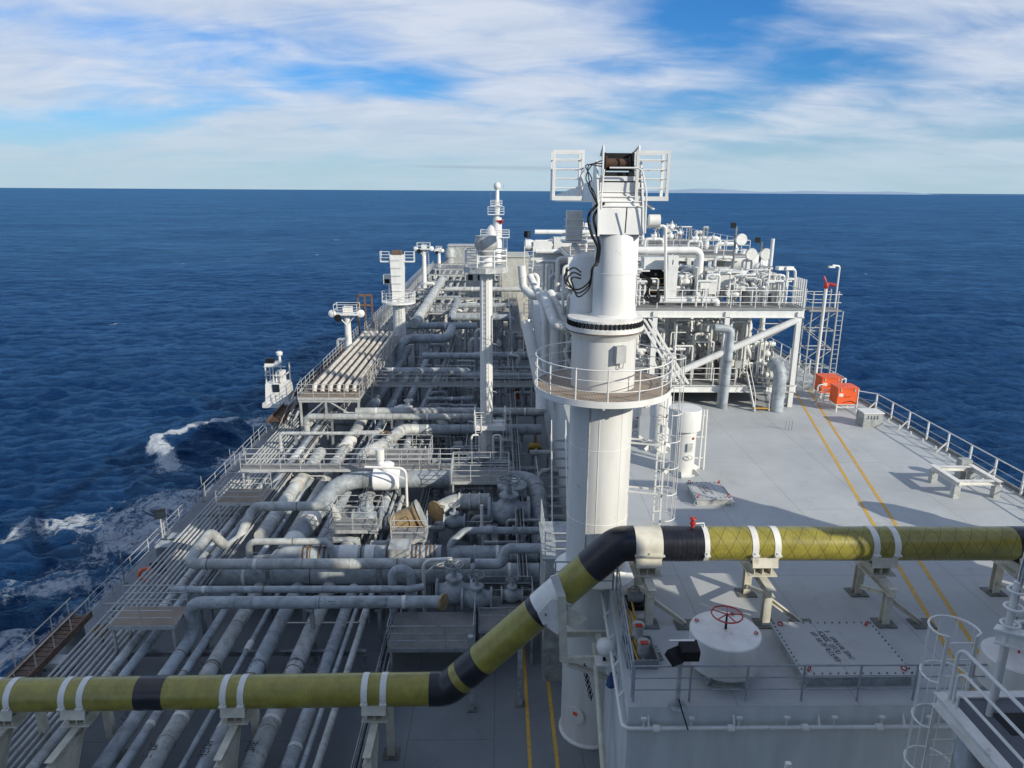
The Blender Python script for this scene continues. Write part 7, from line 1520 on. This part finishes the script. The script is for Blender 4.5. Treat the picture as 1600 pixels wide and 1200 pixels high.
for z in (zt_ - .1, zt_ - 1.4): MB().beam((c.x - 1, 92 - .02, z), (c.x + 1, 92 - .02, z), .26).build('bar', RUST, t)
railing('pale rail around the forecastle edge to port', [V(-13.2, 160, 3.2), V(-12.2, 170, 3.2), V(-9.5, 181, 3.2), V(-5.5, 190, 3.2), V(-1, 196, 3.2)], 1.1, GALV, 3, 2.2, .03)

# ------------------------------------------------------------------ port side deck edge
railing('thin galvanised rail along the port deck edge', [V(XP + .25, y, 0) for y in (31, 45, 60, 80, 100, 118)] + [V(XP + .9, 134, 0), V(XP + 2.4, 150, 0), V(-14.5, 158, 0)], 1.05, GALV, 3, 1.9, .022)
def gangway():
    a, c = PZ(8, 1085, 1.2), PZ(132, 972, 1.2); x = XP + .75; y0, y1 = 19.0, 29.6
    t = thing('gangway', 'rusty brown accommodation ladder stowed along the port edge', 'gangway', (x, (y0 + y1) / 2, 0))
    for dx in (-.42, .42): MB().beam((x + dx, y0, 1.05), (x + dx, y1, 1.05), .09, .3).build('stringer', RUST, t)
    tm = shared('gangway_tread', lambda b: b.box((0, 0, 0), (.76, .24, .04)), RUST)
    for i in range(34): inst(tm, 'tread', t, (x, y0 + .2 + i * .31, 1.0))
    for dx in (-.42, .42): MB().tube([(x + dx, y0, 1.9), (x + dx, y1, 1.9)], .03, 6).build('handrail', RUSTP, t)
    pm = shared('gangway_post', cylz(.025, .75, 6), RUSTP)
    for i in range(9):
        for dx in (-.42, .42): inst(pm, 'stanchion', t, (x + dx, y0 + .3 + i * 1.25, 1.15))
    for y in (20, 24.4, 28.8): MB().box((x, y, .45), (.9, .2, .9)).build('chock', GREYD, t)
gangway()
def mat_roll():
    t = thing('stowed_gangway', 'long dark rust brown gangway stowed beside the raised port gallery', 'gangway', (-18.9, 70, 0))
    for dx in (-.55, .55): MB().beam((-18.9 + dx, 57, 1.5), (-18.9 + dx, 86, 1.5), .1, .5).build('stringer', RUST, t)
    MB().box((-18.9, 71.5, 1.5), (1.0, 29, .08)).build('treadway', mat('dark_rust', (.09, .05, .03), (.05, .03, .02), .9, scale=4), t)
    for y in (58, 65, 72, 79, 85.5): MB().box((-18.9, y, .62), (1.2, .3, 1.24)).build('chock', GREYD, t)
mat_roll()
c = PZ(228, 898, .8); t = thing('lifebuoy', 'orange lifebuoy hung on the port rail beside a dark floodlight', 'lifebuoy', c - V(0, 0, .4)); MB().torus(c, .32, .085, (.3, -1, .2), 24, 8).build('ring', ORANGE, t)
b = MB()
for k in range(4): a = k * 1.571 + .78; b.torus(c + V(.32 * math.cos(a), 0, .32 * math.sin(a)), .09, .012, (math.cos(a + 1.57), 0, math.sin(a + 1.57)), 10, 4)
b.build('band', OFFW, t); MB().beam(V(c.x, c.y + .1, 0), c + V(0, .1, .1), .05).build('stand', GALV, t)
c = PZ(248, 893, .6); t = thing('floodlight', 'dark square floodlight leaning beside the orange lifebuoy', 'floodlight', V(c.x, c.y, 0)); MB().beam(V(c.x, c.y, 0), c, .07).build('pole', GALV, t); MB().box(c + V(0, 0, .25), (.75, .4, .55), .3, R(-25)).build('lamp_head', DARK, t)
for i, (px, py, s) in enumerate(((262, 872, .85), (278, 856, .75))):
    c = PZ(px, py, 0); t = thing('deck_locker', ['grey deck locker at the port edge, the one nearer the lifebuoy', 'grey deck locker at the port edge, the one further from the lifebuoy'][i], 'locker', c); MB().box(c + V(0, 0, s * .5), (s, s * .8, s)).build('body', GREYD, t); MB().box(c + V(0, 0, s + .03), (s * 1.08, s * .88, .06)).build('lid', GREY, t)
q = PZ(272, 852, 0); floodlight('dark headed floodlight on a thin pole at the port edge', V(XP + .5, q.y, 0), 1.9, R(-60), GALV, DARK, size=.55)
for i in range(5):
    y = 26 + i * 5.2; t = thing('rail_pole', 'thin dark pole standing at the port deck edge', 'pole', V(XP + .35, y + 8, 0), 'thin poles at the port deck edge'); MB().tube([(XP + .35, y + 8, 0), (XP + .35, y + 8, 1.8)], .03, 6).build('pole', GREYD, t); MB().box((XP + .35, y + 8, .03), (.2, .2, .06)).build('foot', GREYD, t)
c = PZ(88, 1040, .4); t = thing('winch', 'white motored winch beside the stowed gangway', 'winch', V(c.x, c.y, 0)); MB().box((c.x, c.y, .5), (.75, .6, .45)).build('motor', WHITE2, t); MB().lathe((c.x - .3, c.y - .6, .35), [(.3, 0), (.3, .06), (.18, .07), (.18, .6), (.3, .61), (.3, .67)], 16, (1, 0, 0)).build('drum', GREYD, t); MB().box((c.x, c.y - .2, .1), (1.1, 1.2, .2)).build('bed', GREYD, t)
c = PZ(158, 985, .8); t = thing('cable_reel', 'yellow rimmed reel beside the aft step over platform', 'reel', V(c.x, c.y, 0)); MB().lathe(c + V(-.2, 0, 0), [(.3, 0), (.3, .05), (.15, .06), (.15, .35), (.3, .36), (.3, .4)], 16, (1, 0, 0)).build('drum', YELH, t); MB().beam(V(c.x, c.y, 0), V(c.x, c.y, .75), .1).build('stand', GREYD, t)
railing('pale rail along the inner side of the port walkway', [V(-15.9 - 3.0, 31.5, 0), V(-18.9, 54, 0)][:2], .5, GALV, 1, 2.4, .02)
# low fire main and fittings in front of the pedestal
a = PZ(730, 1000, 1.4)
for i, px in enumerate((737, 812)):
    p = PZ(px, 1108 if i == 0 else 1100, 0); t = thing('stub_post', ['slim grey leg standing on the dark deck aft of the working platform', 'slim grey leg standing on the dark deck beside the yellow lines'][i], 'post', p); MB().beam(p, p + V(0, 0, 3.4), .2).build('leg', GREY, t); MB().box(p + V(0, 0, .02), (.4, .4, .04)).build('base_plate', MUDPAD, t)
